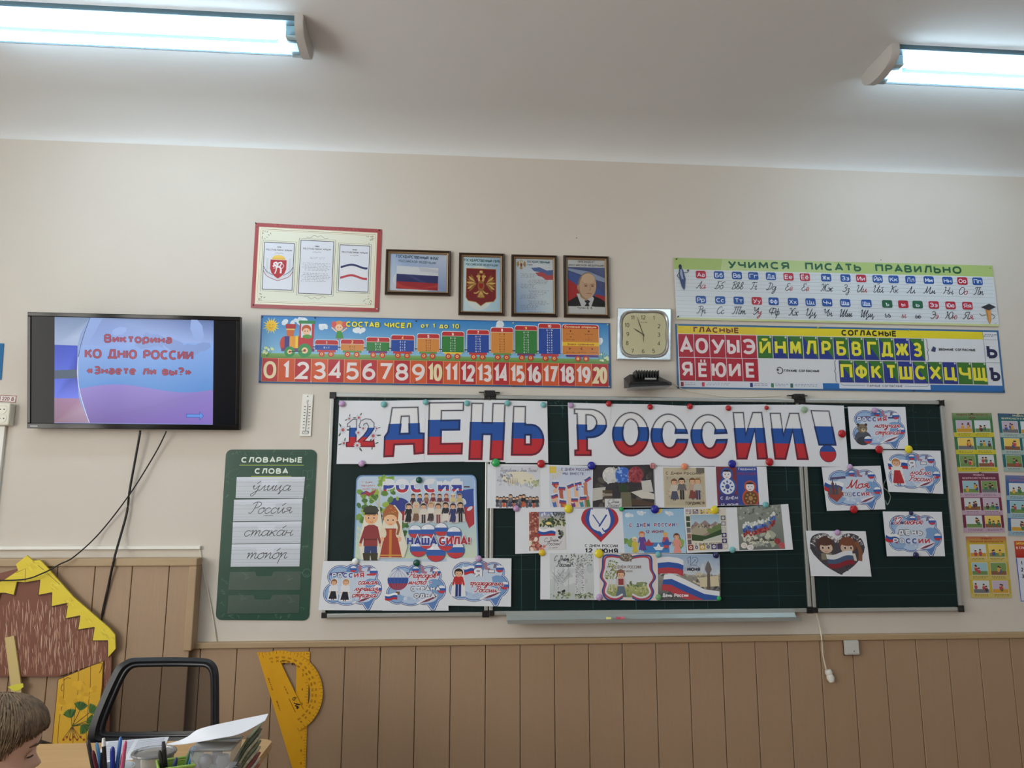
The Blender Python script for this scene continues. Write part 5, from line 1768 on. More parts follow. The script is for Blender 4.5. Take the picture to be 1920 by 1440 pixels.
for x, y, c, t in ((1821, 776, (30, 34, 36), 'black', ), (1837, 886, (110, 110, 96), 'olive'), (1849, 1005, (226, 226, 226), 'white'), (1908, 777, (200, 206, 120), 'yellow')):
    pin(x, y, .004, c, '%s pushpin holding the top of a small safety poster' % t)

# ================================================================== SHEETS AND MAGNETS ON THE CHALKBOARD
SB = .0374          # front of the board's frame bars is the sheets' resting plane (they lie over the bars)
_layer = [0]


def bsheet(corners, w, h, lift=0, **k):
    return Sheet(corners, w, h, SB + .0009 * lift + .0014, .0004, (222, 226, 233), **k)


# --- banner letters
def letter_sheet(corners, x0, y0, x1, y1, ch, label, lift=0):
    """letter drawn in the pixel box x0..x1, y0..y1"""
    w = (corners[1][0] - corners[0][0] + corners[2][0] - corners[3][0]) / 2
    h = (corners[3][1] - corners[0][1] + corners[2][1] - corners[1][1]) / 2
    S = bsheet(corners, w, h, lift)
    lx = (corners[0][0] + corners[3][0]) / 2
    ly = (corners[0][1] + corners[1][1]) / 2
    a, b, c, d = x0 - lx, x1 - lx, y0 - ly, y1 - ly
    W_, H_ = b - a, d - c
    t = 18.5

    def R(pts):
        return [(a + u * W_, c + v * H_) for u, v in pts]
    tu, tv = t / W_, t / H_
    holes = []
    if ch == 'Е':
        o = R([(0, 0), (1, 0), (1, .155), (.36, .155), (.36, .35), (.9, .35), (.9, .53), (.36, .53), (.36, .81), (1, .81), (1, 1), (0, 1)])
    elif ch == 'Н':
        o = R([(0, 0), (.34, 0), (.34, .35), (.64, .35), (.64, 0), (1, 0), (1, 1), (.64, 1), (.64, .55), (.36, .55), (.36, 1), (0, 1)])
    elif ch == 'Д':
        o = R([(.18, 0), (.84, 0), (.88, .55), (1, .56), (1, .96), (.78, .97), (.76, .76), (.25, .76), (.23, 1), (0, 1), (.01, .6), (.1, .5)])
        holes = [R([(.42, .18), (.62, .18), (.64, .55), (.38, .55)])]
    elif ch == 'Ь':
        bow = [(.62 + .38 * math.cos(q), .69 + .31 * math.sin(q)) for q in [-math.pi / 2 + math.pi * k / 10 for k in range(11)]]
        o = R([(0, 0), (.4, 0), (.4, .38)] + bow + [(0, 1)])
        holes = [R([(.4, .58), (.6, .58), (.6, .79), (.4, .79)])]
    elif ch == 'Р':
        bow = [(.5 + .5 * math.cos(q), .305 + .305 * math.sin(q)) for q in [-math.pi / 2 + math.pi * k / 12 for k in range(13)]]
        o = R([(0, 0)] + bow + [(.38, .61), (.38, .9), (.5, .91), (.5, 1), (0, 1), (0, .91), (.1, .9), (.08, .1), (0, .1)])
        holes = [R([(.36, .12)] + [(.46 + .24 * math.cos(q), .3 + .18 * math.sin(q)) for q in [-math.pi / 2 + math.pi * k / 10 for k in range(11)]] + [(.36, .48)])]
    elif ch == 'О':
        o = R([(.5 + .5 * math.cos(q), .5 + .5 * math.sin(q)) for q in [2 * math.pi * k / 36 for k in range(36)]])
        holes = [R([(.5 + .24 * math.cos(q), .47 + .32 * math.sin(q)) for q in [2 * math.pi * k / 30 for k in range(30)]])]
    elif ch == 'С':
        o = R([(.5 + .5 * math.cos(q), .5 + .5 * math.sin(q)) for q in [math.radians(-9 - 341 * k / 36) for k in range(37)]] +
              [(.72, .59)] + [(.5 + .22 * math.cos(q), .48 + .31 * math.sin(q)) for q in [math.radians(26 + 308 * k / 28) for k in range(29)]] + [(.68, .43)])
    elif ch == 'И':
        o = R([(0, 0), (.32, 0), (.36, .5), (.62, 0), (.9, 0), (1, 1), (.72, 1), (.66, .36), (.36, 1), (.08, 1)])
    else:
        o = R([(0, 0), (.84, 0), (1, .655), (.2, .655)])
    for _ in range(2):
        xx = random.uniform(.1, .9) * w
        S.line([(xx, 0), (xx + random.uniform(-2, 2), h)], .5, (214, 219, 227))
    gy = (0, H_)
    oc = (44, 48, 78)
    if ch == '!':
        S.flagpoly(o, [], c, c + H_ * .9, 2.2, ((226, 228, 232), BLUE, BLUE))
        S.banded([[(b - 16 + 16 * math.cos(q), d - 16.5 + 16.5 * math.sin(q)) for q in [2 * math.pi * k / 28 for k in range(28)]]], [(-1e4, 1e4, oc)])
        S.banded([[(b - 16 + 15 * math.cos(q), d - 16.5 + 15.5 * math.sin(q)) for q in [2 * math.pi * k / 28 for k in range(28)]]], [(-1e4, d - 20, BLUE), (d - 20, 1e4, RED)])
    else:
        S.flagpoly(o, holes, c, d, 2.4)
        for lp in [o]:
            n = len(lp)
            hl = [(p[0] * .94 + (a + b) / 2 * .06, p[1] * .96 + (c + d) / 2 * .04) for p in lp]
    return S.done('letter_sheet', label, 'paper sheet', 'banner letter sheets on the chalkboard')


S = bsheet([(636.5, 751), (721.5, 751.5), (718.3, 870), (631, 870)], 86, 119, 0)
for k, (x, y, r) in enumerate([(9, 55, 8), (38, 32, 6), (66, 66, 8), (37, 84, 8), (38, 60, 7), (47, 52, 5.5), (72, 52, 4), (12, 80, 6), (66, 82, 6), (20, 34, 5)]):
    if k in (4, 5):
        continue
    for j in range(3):
        aa = j * 2.1 + k
        S.ell(x + math.cos(aa) * r * 1.2, y + math.sin(aa) * r * 1.1, r * .7, r * .2, (70, 96, 78), 8, aa)
    for j in range(12):
        aa = j * math.pi / 6
        S.ell(x + math.cos(aa) * r * .62, y + math.sin(aa) * r * .62, r * .42, r * .15, (198, 204, 218), 7, aa, .2)
    S.ell(x, y, r * .38, r * .38, (186, 92, 88), 12)
S.flagpoly([(17, 44), (27, 35), (34, 35), (34, 78), (38, 79), (38, 86), (17, 86), (17, 79), (22, 78), (22, 48), (17, 49)], [], 33, 86, 1.4, ((214, 218, 226), BLUE, RED))
S.flagpoly([(39, 47), (42, 38), (50, 34), (60, 35), (67, 42), (67, 52), (62, 60), (54, 70), (48, 76), (64, 77), (67, 74), (69, 86), (36, 86), (36, 78), (48, 66), (55, 56), (57, 48), (53, 42), (48, 44), (47, 50), (40, 50)], [], 33, 86, 1.4, ((214, 218, 226), BLUE, RED))
for x, y, r in ((38, 60, 6), (47, 52, 5.5), (37, 84, 7)):
    for j in range(12):
        aa = j * math.pi / 6
        S.ell(x + math.cos(aa) * r * .62, y + math.sin(aa) * r * .62, r * .42, r * .16, (206, 212, 224), 7, aa, .2)
    S.ell(x, y, r * .36, r * .36, (190, 96, 90), 12)
S.done('number_sheet', 'banner sheet with the number 12 among daisies at the far left', 'paper sheet', 'banner letter sheets on the chalkboard')
LS = [([(721.5, 751.5), (797.5, 750), (795.5, 866.5), (718.3, 870)], 721, 764, 794.5, 854, 'Д', 'second sheet of the first banner word, a wide flat-footed letter beside the number 12', 1),
      ([(797, 750), (876.5, 749), (871.5, 865.5), (795, 866.5)], 804, 755, 867, 850.5, 'Е', 'third sheet of the first banner word, a letter with three bars', 0),
      ([(876, 749), (953.5, 750), (948, 866.5), (871, 866)], 882.5, 756.5, 944.5, 860.5, 'Н', 'fourth sheet of the first banner word, a letter with one crossbar', 1),
      ([(953, 751), (1026, 752.5), (1028, 868), (947.5, 868)], 961.5, 762.5, 1018.5, 852.5, 'Ь', 'last sheet of the first banner word, left of the dark gap', 0),
      ([(1064.6, 755), (1145.5, 757), (1143.5, 872), (1068, 872)], 1078, 767.5, 1136.5, 853, 'Р', 'first sheet of the second banner word, a serifed letter right of the dark gap', 1),
      ([(1145, 757), (1219.5, 758), (1218.5, 873), (1143, 872)], 1149.5, 773.5, 1215.5, 854, 'О', 'second sheet of the second banner word, a closed round letter', 0),
      ([(1219, 758), (1289, 761), (1296.5, 874), (1218, 873)], 1221.5, 776.5, 1288.5, 857.5, 'С', 'third sheet of the second banner word, the left one of two open round letters', 1),
      ([(1288.5, 760), (1369, 759), (1374, 874), (1296, 874)], 1296.5, 777.5, 1362.5, 858.5, 'С', 'fourth sheet of the second banner word, the right one of two open round letters', 0),
      ([(1368.5, 759), (1436.5, 758.5), (1442, 874), (1373, 874)], 1376.5, 773.5, 1436, 859.5, 'И', 'fifth sheet of the second banner word, a zigzag letter right of the round ones', 1),
      ([(1436, 759), (1503.5, 759), (1519, 875), (1441.5, 874)], 1446.5, 775, 1508.5, 860, 'И', 'sixth sheet of the second banner word, a zigzag letter beside the exclamation mark', 0),
      ([(1503, 758.5), (1582, 760.5), (1591, 875), (1518.5, 875)], 1526.5, 770.5, 1565, 867, '!', 'banner sheet with a tricolour exclamation mark at the right end', 1)]
for a_ in LS:
    letter_sheet(*a_)

# --- large friendship poster
S = Sheet([(668, 891), (893, 890), (897.5, 1056), (663, 1056)], 228, 165, SB, .0008, (112, 150, 200), rr(0, 0, 228, 165, 11, 5))
S.poly(rr(2.5, 2.5, 223, 160, 10, 5), (186, 206, 226))
S.push([(2.5, 60), (225.5, 60), (225.5, 156), (2.5, 156)], [(0, 1, 2, 3)], [(150, 186, 220), (170, 200, 226), (206, 220, 196), (200, 220, 190)])
for k in range(7):
    S.poly([(4, 95 + k * 12), (4, 101 + k * 12), (50, 130 + k * 3), (50, 128 + k * 3)], (196, 212, 190), .3)
S.poly([(150, 5), (224, 3), (224, 30), (200, 40), (160, 20)], (160, 188, 222))
S.ell(80, 62, 24, 20, (48, 60, 140), 20)
S.poly([(56, 68), (104, 68), (100, 84), (66, 88)], (170, 50, 66))
S.poly([(190, 30), (222, 26), (222, 60), (205, 62), (190, 50)], (54, 82, 160))
S.poly([(196, 62), (222, 58), (222, 92), (212, 100), (206, 84), (196, 82)], (178, 56, 66))
S.blobs(196, 36, 20, 30, 6, 6, [(206, 216, 230), (180, 200, 224)], .5)
S.blobs(6, 28, 74, 60, 60, 6, [(92, 136, 60), (120, 160, 64), (150, 180, 70), (72, 116, 56)], .7)
S.blobs(44, 4, 30, 26, 22, 5, [(160, 186, 78), (120, 160, 70)], .7)
S.curve([(46, 20), (44, 50), (46, 90), (44, 120)], 3.2, (196, 196, 160))
S.curve([(45, 60), (36, 48), (30, 44)], 1.5, (190, 190, 150))
S.blobs(78, 88, 22, 26, 14, 5, [(60, 104, 56), (84, 130, 60)], .7)
S.text('РОССИЯ', 52, 33, 24, RED, al='l', w=148, wt=6, out=((222, 226, 234), 2.0), bands=[(-1e4, 19, (220, 224, 234)), (19, 27, (50, 70, 160)), (27, 1e4, (186, 52, 64))])
S.rect(204, 21, 11, 3, (90, 76, 96))
for k, t in enumerate(('С Днём', 'народного', 'единства!')):
    S.text(t, 21 + k * 2.2, 15 + k * 6.2, 3.6, (130, 60, 90), w=20 if k == 0 else 26, bold=.02, out=((226, 228, 232), .8))
S.poly([(10, 33), (20, 29), (27, 33), (38, 27), (36, 33), (28, 38), (24, 40), (18, 36), (8, 37)], (160, 60, 76))
S.poly([(10, 33), (18, 30), (18, 33), (9, 36)], (70, 80, 150))
pc = [(60, 50, 60), (70, 80, 130), (150, 110, 90), (120, 50, 60), (90, 70, 90), (130, 60, 66), (214, 196, 140), (196, 170, 110)]
for k in range(8):
    S.person(108 + k * 12.5, 62 if k not in (2, 3) else 61, 26, pc[k], pc[(k + 3) % 8], (60, 44, 40), hat=[(50, 60, 54), None, (70, 60, 50), (150, 70, 80), None, (170, 70, 80), (226, 220, 200), (90, 70, 60)][k], out=(214, 218, 226))
pc2 = [(34, 34, 40), (196, 186, 160), (216, 212, 202), (226, 222, 214), (214, 204, 190), (40, 44, 56), (54, 60, 110), (44, 44, 60)]
for k in range(8):
    S.person(100 + k * 13.8, 90 - (k % 2) * 2, 36, pc2[k], [(30, 30, 36), (120, 90, 70), (60, 50, 50), (70, 60, 66), (130, 70, 66), (220, 214, 206), (54, 60, 110), (30, 30, 40)][k],
             [(34, 34, 40), (206, 196, 170), (50, 40, 40), (170, 140, 100), (90, 60, 44), (60, 44, 40), (50, 44, 60), (40, 40, 44)][k], skirt=k in (0, 1, 3, 5, 6), out=(206, 200, 200))
for x, y, r in ((112, 106, 12), (136, 106, 14), (160, 102, 12), (184, 110, 13), (118, 138, 15), (150, 145, 17), (186, 140, 16), (168, 128, 14), (132, 126, 12)):
    S.ball(x, y, r)
S.text('НАША', 97, 131, 15, (48, 66, 150), al='l', w=55, wt=3.4, out=((200, 208, 226), 1.5))
S.text('СИЛА!', 156, 131, 15.5, (180, 44, 56), al='l', w=58, wt=3.5, out=((214, 206, 222), 1.5))
# boy and girl in folk dress
OUT = (226, 222, 206)
S.poly([(20, 62), (46, 62), (52, 98), (56, 130), (46, 158), (14, 158), (8, 128), (14, 96)], OUT)
S.poly([(19, 130), (42, 130), (43, 160), (32, 160), (30.5, 140), (29, 160), (18, 160)], (46, 62, 110))
S.poly([(16, 146), (44, 146), (43, 160), (32, 160), (30, 150), (28, 160), (18, 160)], (56, 54, 40))
S.poly([(18, 97), (26, 93), (36, 93), (43, 97), (50, 128), (46, 130), (43, 118), (43, 133), (17, 133), (17, 118), (13, 130), (9, 127)], (142, 54, 58))
S.rect(17, 119, 26, 3, (104, 44, 44))
S.ell(11, 131, 3, 3.4, (226, 178, 134), 8)
S.ell(48.5, 131, 3, 3.4, (226, 178, 134), 8)
S.ell(30, 79, 12.5, 13, (232, 178, 132), 18)
S.poly([(17.5, 76), (19, 66), (42, 66), (43, 76), (40, 72), (30, 71), (21, 72)], (58, 38, 32))
S.poly([(14, 68), (18, 60), (28, 57), (40, 59), (45, 67), (41, 70), (18, 70)], (58, 64, 56))
S.poly([(18, 70), (41, 70), (39, 74), (20, 74)], (34, 36, 36))
for x_ in (25.5, 35.5):
    S.ell(x_, 80, 2.0, 2.4, (236, 232, 226), 10)
    S.ell(x_, 80.3, 1.4, 1.9, (70, 42, 32), 9)
    S.line([(x_ - 2.4, 76), (x_ + 2, 75.4)], .8, (60, 40, 30))
S.curve([(27, 87), (30.5, 88.6), (34, 87)], .8, (170, 80, 66))
S.poly([(52, 90), (60, 60), (74, 56), (88, 74), (88, 100), (98, 134), (92, 154), (48, 156)], OUT)
S.poly([(56, 100), (77, 100), (80, 118), (88, 154), (47, 154), (54, 118)], (164, 66, 50))
S.rect(64, 102, 5, 52, (206, 130, 60))
S.rect(47.5, 149, 40, 2.4, (206, 150, 70))
for s, x_ in ((-1, 53), (1, 82)):
    S.ell(x_, 108, 6, 10, (224, 214, 190), 12, s * .15)
    S.ell(x_ + s * 1.5, 120, 3.5, 5, (226, 180, 140), 9)
S.curve([(78, 86), (82, 98), (79, 112)], 4.4, (150, 96, 54))
S.poly([(52, 84), (52, 70), (58, 60), (66, 54), (75, 60), (81, 70), (80, 84)], (170, 96, 56))
S.blobs(56, 60, 20, 12, 12, 1.0, [(226, 180, 90), (206, 90, 70)])
S.ell(66, 82, 12, 13, (236, 188, 146), 18)
S.poly([(54, 80), (58, 71), (66, 69), (75, 71), (79, 80), (72, 75), (66, 74), (60, 75)], (160, 104, 60))
for x_ in (61.5, 71):
    S.ell(x_, 84, 2.0, 2.4, (236, 232, 226), 10)
    S.ell(x_, 84.3, 1.4, 1.9, (80, 50, 40), 9)
S.curve([(63.5, 91), (66.5, 92.6), (69.5, 91)], .8, (180, 80, 70))
S.done('friendship_poster', 'large blue-bordered poster with a boy and girl in folk dress and crowd', 'poster', m=LAMI)


# --- cloud shaped greeting sheets
def cloud_sheet(c, label, draw, grp_lift=0, variant=0):
    S = bsheet(c, 117, 92, grp_lift)
    lobes = [(34, 28, 22, 19), (60, 22, 18, 16), (84, 26, 20, 17), (92, 52, 20, 22), (78, 66, 22, 14), (50, 68, 22, 14), (26, 60, 19, 19), (52, 44, 34, 26)]
    tail = [(76, 74), (100, 72), (92, 90), (88, 91)]
    for g_, col in ((1.6, (46, 70, 126)), (.4, (226, 230, 240)), (-.6, (92, 130, 190))):
        S.poly([(tail[0][0] - g_, tail[0][1]), (tail[1][0] + g_, tail[1][1]), (tail[2][0] + g_, tail[2][1] + g_), (tail[3][0] - g_, tail[3][1] + g_)], col)
        for x, y, rx, ry in lobes:
            S.ell(x, y, rx + g_, ry + g_, col, 22, 0, .3)
    g_ = -2.6
    for k, (x, y, rx, ry) in enumerate(lobes):
        S.ell(x, y, rx + g_, ry + g_, [(150, 178, 214), (100, 136, 190), (196, 208, 226), (120, 158, 204), (196, 210, 230), (176, 198, 224), (140, 172, 210), (196, 210, 228)][k], 22, 0, .3)
    S.poly([(16, 22), (44, 20), (46, 25), (14, 27)], (90, 80, 120))
    S.poly([(66, 9), (72, 8), (74, 18), (79, 19), (78, 23), (69, 22)], (170, 120, 140))
    S.poly([(86, 10), (91, 10), (89, 18), (84, 20)], (120, 110, 140))
    S.ball(58, 15, 6)
    S.ball(96, 20, 7)
    S.ball(105, 52, 7.5)
    S.poly([(60, 78), (72, 70), (88, 64), (100, 62), (92, 70), (78, 76), (62, 80)], (226, 228, 236))
    S.poly([(66, 78), (78, 71), (92, 66), (100, 63), (92, 69), (80, 75)], (120, 60, 84))
    S.blobs(40, 66, 30, 8, 6, 3, [(206, 216, 232), (170, 190, 220)])
    draw(S)
    return S.done('greeting_sheet', label, 'paper sheet', 'cloud-shaped greeting sheets')


def rus(S, t, x, y, h, w):
    n = len(t)
    cw_ = w / n
    for k, ch in enumerate(t):
        col = (222, 226, 234) if k < 2 else ((40, 66, 140) if k < 4 else (186, 50, 60))
        S.text(ch, x + (k + .5) * cw_, y, h, col, w=cw_ * (.78 if ch not in '!' else .3), wt=h * .22, out=((70, 78, 130) if k < 2 else (214, 216, 230), .9))


SCR, SO = (176, 52, 66), ((226, 226, 234), 2.2)


def dc1(S):
    rus(S, 'РОССИЯ', 18, 31, 9, 62)
    S.rect(84, 24, 9, 3, (180, 60, 70))
    for k, (t, w_) in enumerate((('самая', 36), ('лучшая', 44), ('страна!', 48))):
        S.hand(t, 86 - k * 2, 43.5 + k * 12, 5.6, SCR, 1.5, w=w_, al='c', out=SO)
    S.person(24, 73, 38, (222, 224, 230), (34, 32, 44), (150, 100, 64), out=(226, 228, 234))
    S.person(46, 75, 40, (222, 224, 230), (34, 32, 44), (190, 140, 90), out=(226, 228, 234))


def dc2(S):
    S.ell(26, 34, 19, 20, (214, 218, 228), 22)
    S.banded([[(26 + 19 * math.cos(q), 34 + 20 * math.sin(q)) for q in [math.pi * k / 12 for k in range(24)]]], [(-1e4, 30, (206, 212, 226)), (30, 41, (48, 84, 160)), (41, 1e4, (160, 60, 76))])
    for k in range(5):
        S.curve([(26, 14), (12 + k * 7, 30), (22 + k * 2, 54)], .6, (90, 110, 160))
    S.rect(23, 56, 7, 6, (110, 80, 60))
    S.flag(4, 60, 22, 12, 1.5)
    for k, (t, x_, w_) in enumerate((('Народов', 70, 50), ('много -', 66, 44))):
        S.hand(t, x_, 30 + k * 12.5, 5.4, SCR, 1.5, w=w_, al='c', out=SO)
    S.text('СТРАНА', 76, 55, 8, (226, 229, 236), w=52, wt=2.3, out=((60, 66, 100), 1))
    S.text('ОДНА!', 77, 68, 8, (226, 229, 236), w=42, wt=2.3, out=((60, 66, 100), 1))


def dc3(S):
    S.flag(28, 16, 22, 15, 1.6)
    S.line([(30, 12), (34, 74)], 1, (220, 214, 200))
    S.person(22, 74, 52, (186, 52, 54), (36, 56, 120), (40, 32, 32), skirt=False, out=(226, 228, 234))
    S.text('Я', 57, 37, 18, (226, 229, 236), w=15, wt=4.6, out=((60, 66, 100), 1))
    S.rect(75, 22, 12, 6.4, (60, 66, 100))
    S.rect(76, 23, 10, 4.4, (226, 229, 236))
    S.hand('гражданин', 72, 52, 5.4, SCR, 1.5, w=60, al='c', out=SO)
    S.hand('России!', 72, 65, 5.4, SCR, 1.5, w=44, al='c', out=SO)


def dr1(S):
    rus(S, 'РОССИЯ', 16, 32, 9.5, 62)
    S.rect(80, 22, 12, 3.5, (60, 70, 130))
    S.hand('могучая', 76, 45, 6, SCR, 1.6, w=52, al='c', out=SO)
    S.hand('страна!', 76, 60, 6, SCR, 1.6, w=50, al='c', out=SO)
    S.ell(26, 68, 17, 16, (84, 90, 100), 18)
    S.ell(26, 74, 13, 9, (60, 64, 74), 14)
    S.ell(26, 47, 10.5, 10, (126, 112, 94), 16)
    for x_ in (18, 34):
        S.ell(x_, 39, 3, 3, (70, 56, 48), 10)
    S.ell(28, 51, 4.6, 3.8, (196, 176, 146), 10)
    S.ell(28.5, 49.5, 1.6, 1.2, (30, 26, 26), 8)
    for x_ in (23, 31):
        S.ell(x_, 45.5, .9, .9, (24, 20, 20), 6)
    S.ball(36, 72, 8)


def dr2(S):
    S.flag(8, 22, 40, 20, 2)
    S.person(25, 76, 56, (224, 222, 220), (176, 50, 58), (190, 130, 80), out=(226, 228, 234))
    S.poly([(19, 44), (31, 44), (37, 71), (13, 71)], (176, 50, 58))
    S.text('Я', 57, 39, 18, (226, 229, 236), w=15, wt=4.6, out=((60, 66, 100), 1))
    S.rect(74, 24, 13, 6.4, (60, 66, 100))
    S.rect(75, 25, 11, 4.4, (226, 229, 236))
    S.hand('люблю', 72, 52, 6.2, SCR, 1.6, w=44, al='c', out=SO)
    S.hand('Россию!', 72, 66, 6.2, SCR, 1.6, w=54, al='c', out=SO)


def dr3(S):
    S.flag(6, 24, 36, 24, 2, .35)
    S.poly([(6, 50), (30, 50), (40, 56), (22, 74), (8, 62)], (150, 70, 60))
    for x_, h_, c_ in ((12, 22, (80, 90, 110)), (18, 34, (90, 70, 74)), (24, 26, (70, 84, 100)), (30, 20, (120, 90, 70))):
        S.poly([(x_ - 2.4, 58), (x_ - 2.4, 58 - h_ * .6), (x_, 58 - h_), (x_ + 2.4, 58 - h_ * .6), (x_ + 2.4, 58)], c_)
        S.ell(x_, 58 - h_ * .66, 3, 3.2, c_, 10)
    S.hand('Моя', 66, 46, 9, SCR, 2.2, w=46, al='c', out=SO)
    rus(S, 'РОССИЯ!', 36, 63, 8.5, 62)


def dr4(S):
    S.ell(28, 16, 9, 8, (110, 110, 150), 18)
    S.ell(28, 16, 6, 5, (226, 228, 236), 16)
    S.flag(4, 42, 26, 18, 2, .3)
    S.hand('12 июня', 46, 26, 7, SCR, 1.7, w=58, al='c', out=SO)
    S.text('ДЕНЬ', 51, 48, 10.5, (226, 229, 236), w=48, wt=3, out=((60, 66, 100), 1.1))
    rus(S, 'РОССИИ', 14, 66, 11, 76)


cloud_sheet([(606, 1052), (722, 1052), (718, 1144.5), (597, 1144)], 'cloud greeting sheet with two children in white shirts, bottom left of the board', dc1, 0)
cloud_sheet([(721, 1053), (839.5, 1053), (841, 1145), (716.5, 1145)], 'cloud greeting sheet with a tricolour hot-air balloon, bottom left of the board', dc2, 1)
cloud_sheet([(838, 1045.5), (959, 1047), (958, 1137.5), (835.5, 1135.5)], 'cloud greeting sheet with a red-shirted boy holding a flag', dc3, 2)
cloud_sheet([(1589.5, 762.5), (1697.5, 763), (1703.5, 842), (1596, 842)], 'cloud greeting sheet with a bear, top of the right wing', dr1, 0)
cloud_sheet([(1653, 844), (1763.5, 845), (1769, 926), (1666, 922)], 'cloud greeting sheet with a girl in a red dress, right wing', dr2, 1)
cloud_sheet([(1540.5, 876), (1651, 873), (1660.5, 955), (1550.5, 958)], 'cloud greeting sheet with onion-domed towers, left of the right wing', dr3, 2)
cloud_sheet([(1655, 959), (1766, 959.7), (1772, 1043), (1663, 1043)], 'cloud greeting sheet reading 12 июня, lowest on the right wing', dr4, 0)

# --- heart with two children
S = bsheet([(1510.5, 995), (1623, 996), (1634, 1081), (1520.5, 1080)], 113, 85, 1)
hp = [(56, 82), (30, 66), (10, 44), (5, 28), (10, 12), (24, 5), (40, 6), (56, 17), (72, 6), (88, 5), (102, 13), (107, 28), (102, 44), (82, 66)]
S.poly(catmull(hp + [hp[0]], 4)[:-1], (70, 66, 74))
for k in range(150):
    q = random.random() * len(hp)
    i_ = int(q)
    f_ = q - i_
    p0, p1 = hp[i_], hp[(i_ + 1) % len(hp)]
    x, y = p0[0] + (p1[0] - p0[0]) * f_, p0[1] + (p1[1] - p0[1]) * f_
    x += (56 - x) * random.random() * .2
    y += (40 - y) * random.random() * .2
    up_ = y < 28
    S.ell(x, y, 2.6, 1.3, random.choice([(196, 196, 196), (110, 108, 112), (150, 150, 150), (226, 226, 226)] if up_ else [(60, 54, 60), (84, 74, 74), (60, 70, 74)]), 6, random.random() * 3, .25)
for cx_, hc_ in ((34, (84, 56, 48)), (76, (120, 72, 52))):
    S.ell(cx_, 26, 16, 15, hc_, 20)
    S.ell(cx_ + (1 if cx_ < 50 else -2), 32, 12, 10, (206, 178, 156), 18)
    S.ell(cx_, 21, 14, 7, hc_, 14)
    for s in (-1, 1):
        S.ell(cx_ + s * 5.5, 31.5, 3, 2.6, (226, 222, 216), 10)
        S.ell(cx_ + s * 5.5, 31.8, 2.0, 2.2, (52, 42, 38), 9)
    S.curve([(cx_ - 3, 38.5), (cx_, 39.5), (cx_ + 3, 38.3)], .8, (160, 90, 84))
S.curve([(92, 20), (98, 36), (96, 56)], 7, (130, 84, 60))
S.poly([(24, 42), (44, 42), (46, 54), (24, 54)], (130, 124, 104))
S.poly([(66, 42), (88, 42), (90, 56), (66, 54)], (206, 200, 186))
S.flag(33, 44, 50, 26, 2.6, -.12, ((214, 218, 222), (70, 90, 120), (130, 40, 52)))
S.done('heart_sheet', 'sheet with a dark heart around two children holding a flag', 'paper sheet')


# --- picture sheets in the middle
def pic(c, px0, py0, px1, py1, label, draw, lift=0):
    w = c[1][0] - c[0][0]
    h = c[3][1] - c[0][1]
    S = bsheet(c, w, h, lift)
    S.ox, S.oy, S.pw, S.ph = px0 - c[0][0], py0 - c[0][1], px1 - px0, py1 - py0
    ox, oy = S.ox, S.oy
    S.tr = lambda p: p + np.array([ox, oy])
    S.clipbox = (S.pw, S.ph)
    draw(S, S.pw, S.ph)
    S.tr = None
    return S.done('picture_sheet', label, 'paper sheet', 'picture sheets in the middle of the board')


def pa(S, w, h):
    S.grad(0, 0, w, h, (206, 210, 220), (214, 216, 224))
    S.ell(42, 24, 30, 14, (222, 216, 196), 20)
    S.blobs(2, 16, 28, 16, 30, 3, [(150, 156, 168), (120, 124, 136), (186, 192, 204)], .5)
    S.blobs(52, 24, 28, 14, 30, 3, [(176, 184, 134), (150, 160, 120), (196, 204, 190)], .5)
    for k in range(5):
        x_ = 22 + k * 4
        S.poly([(x_, 34), (x_ + 1.6, 22 - (k == 2) * 5), (x_ + 3.2, 34)], (170, 160, 140))
    S.blobs(8, 34, 64, 8, 24, 4, [(196, 202, 214), (180, 186, 200), (214, 218, 226)], .35)
    S.hand('Поздравляем с Днём России!', 7, 11, 3.4, (130, 132, 146), .5, w=70)
    for k in range(13):
        x_ = 3 + k * 6.1
        big = 24 if k in (4, 7, 8) else 20
        S.person(x_, 78 + (k % 2), big, [(60, 62, 70), (110, 112, 120), (40, 42, 52)][k % 3], [(90, 92, 104), (196, 96, 66), (70, 76, 100)][(k * 2) % 3], (60, 54, 54), skirt=k % 2 == 0)


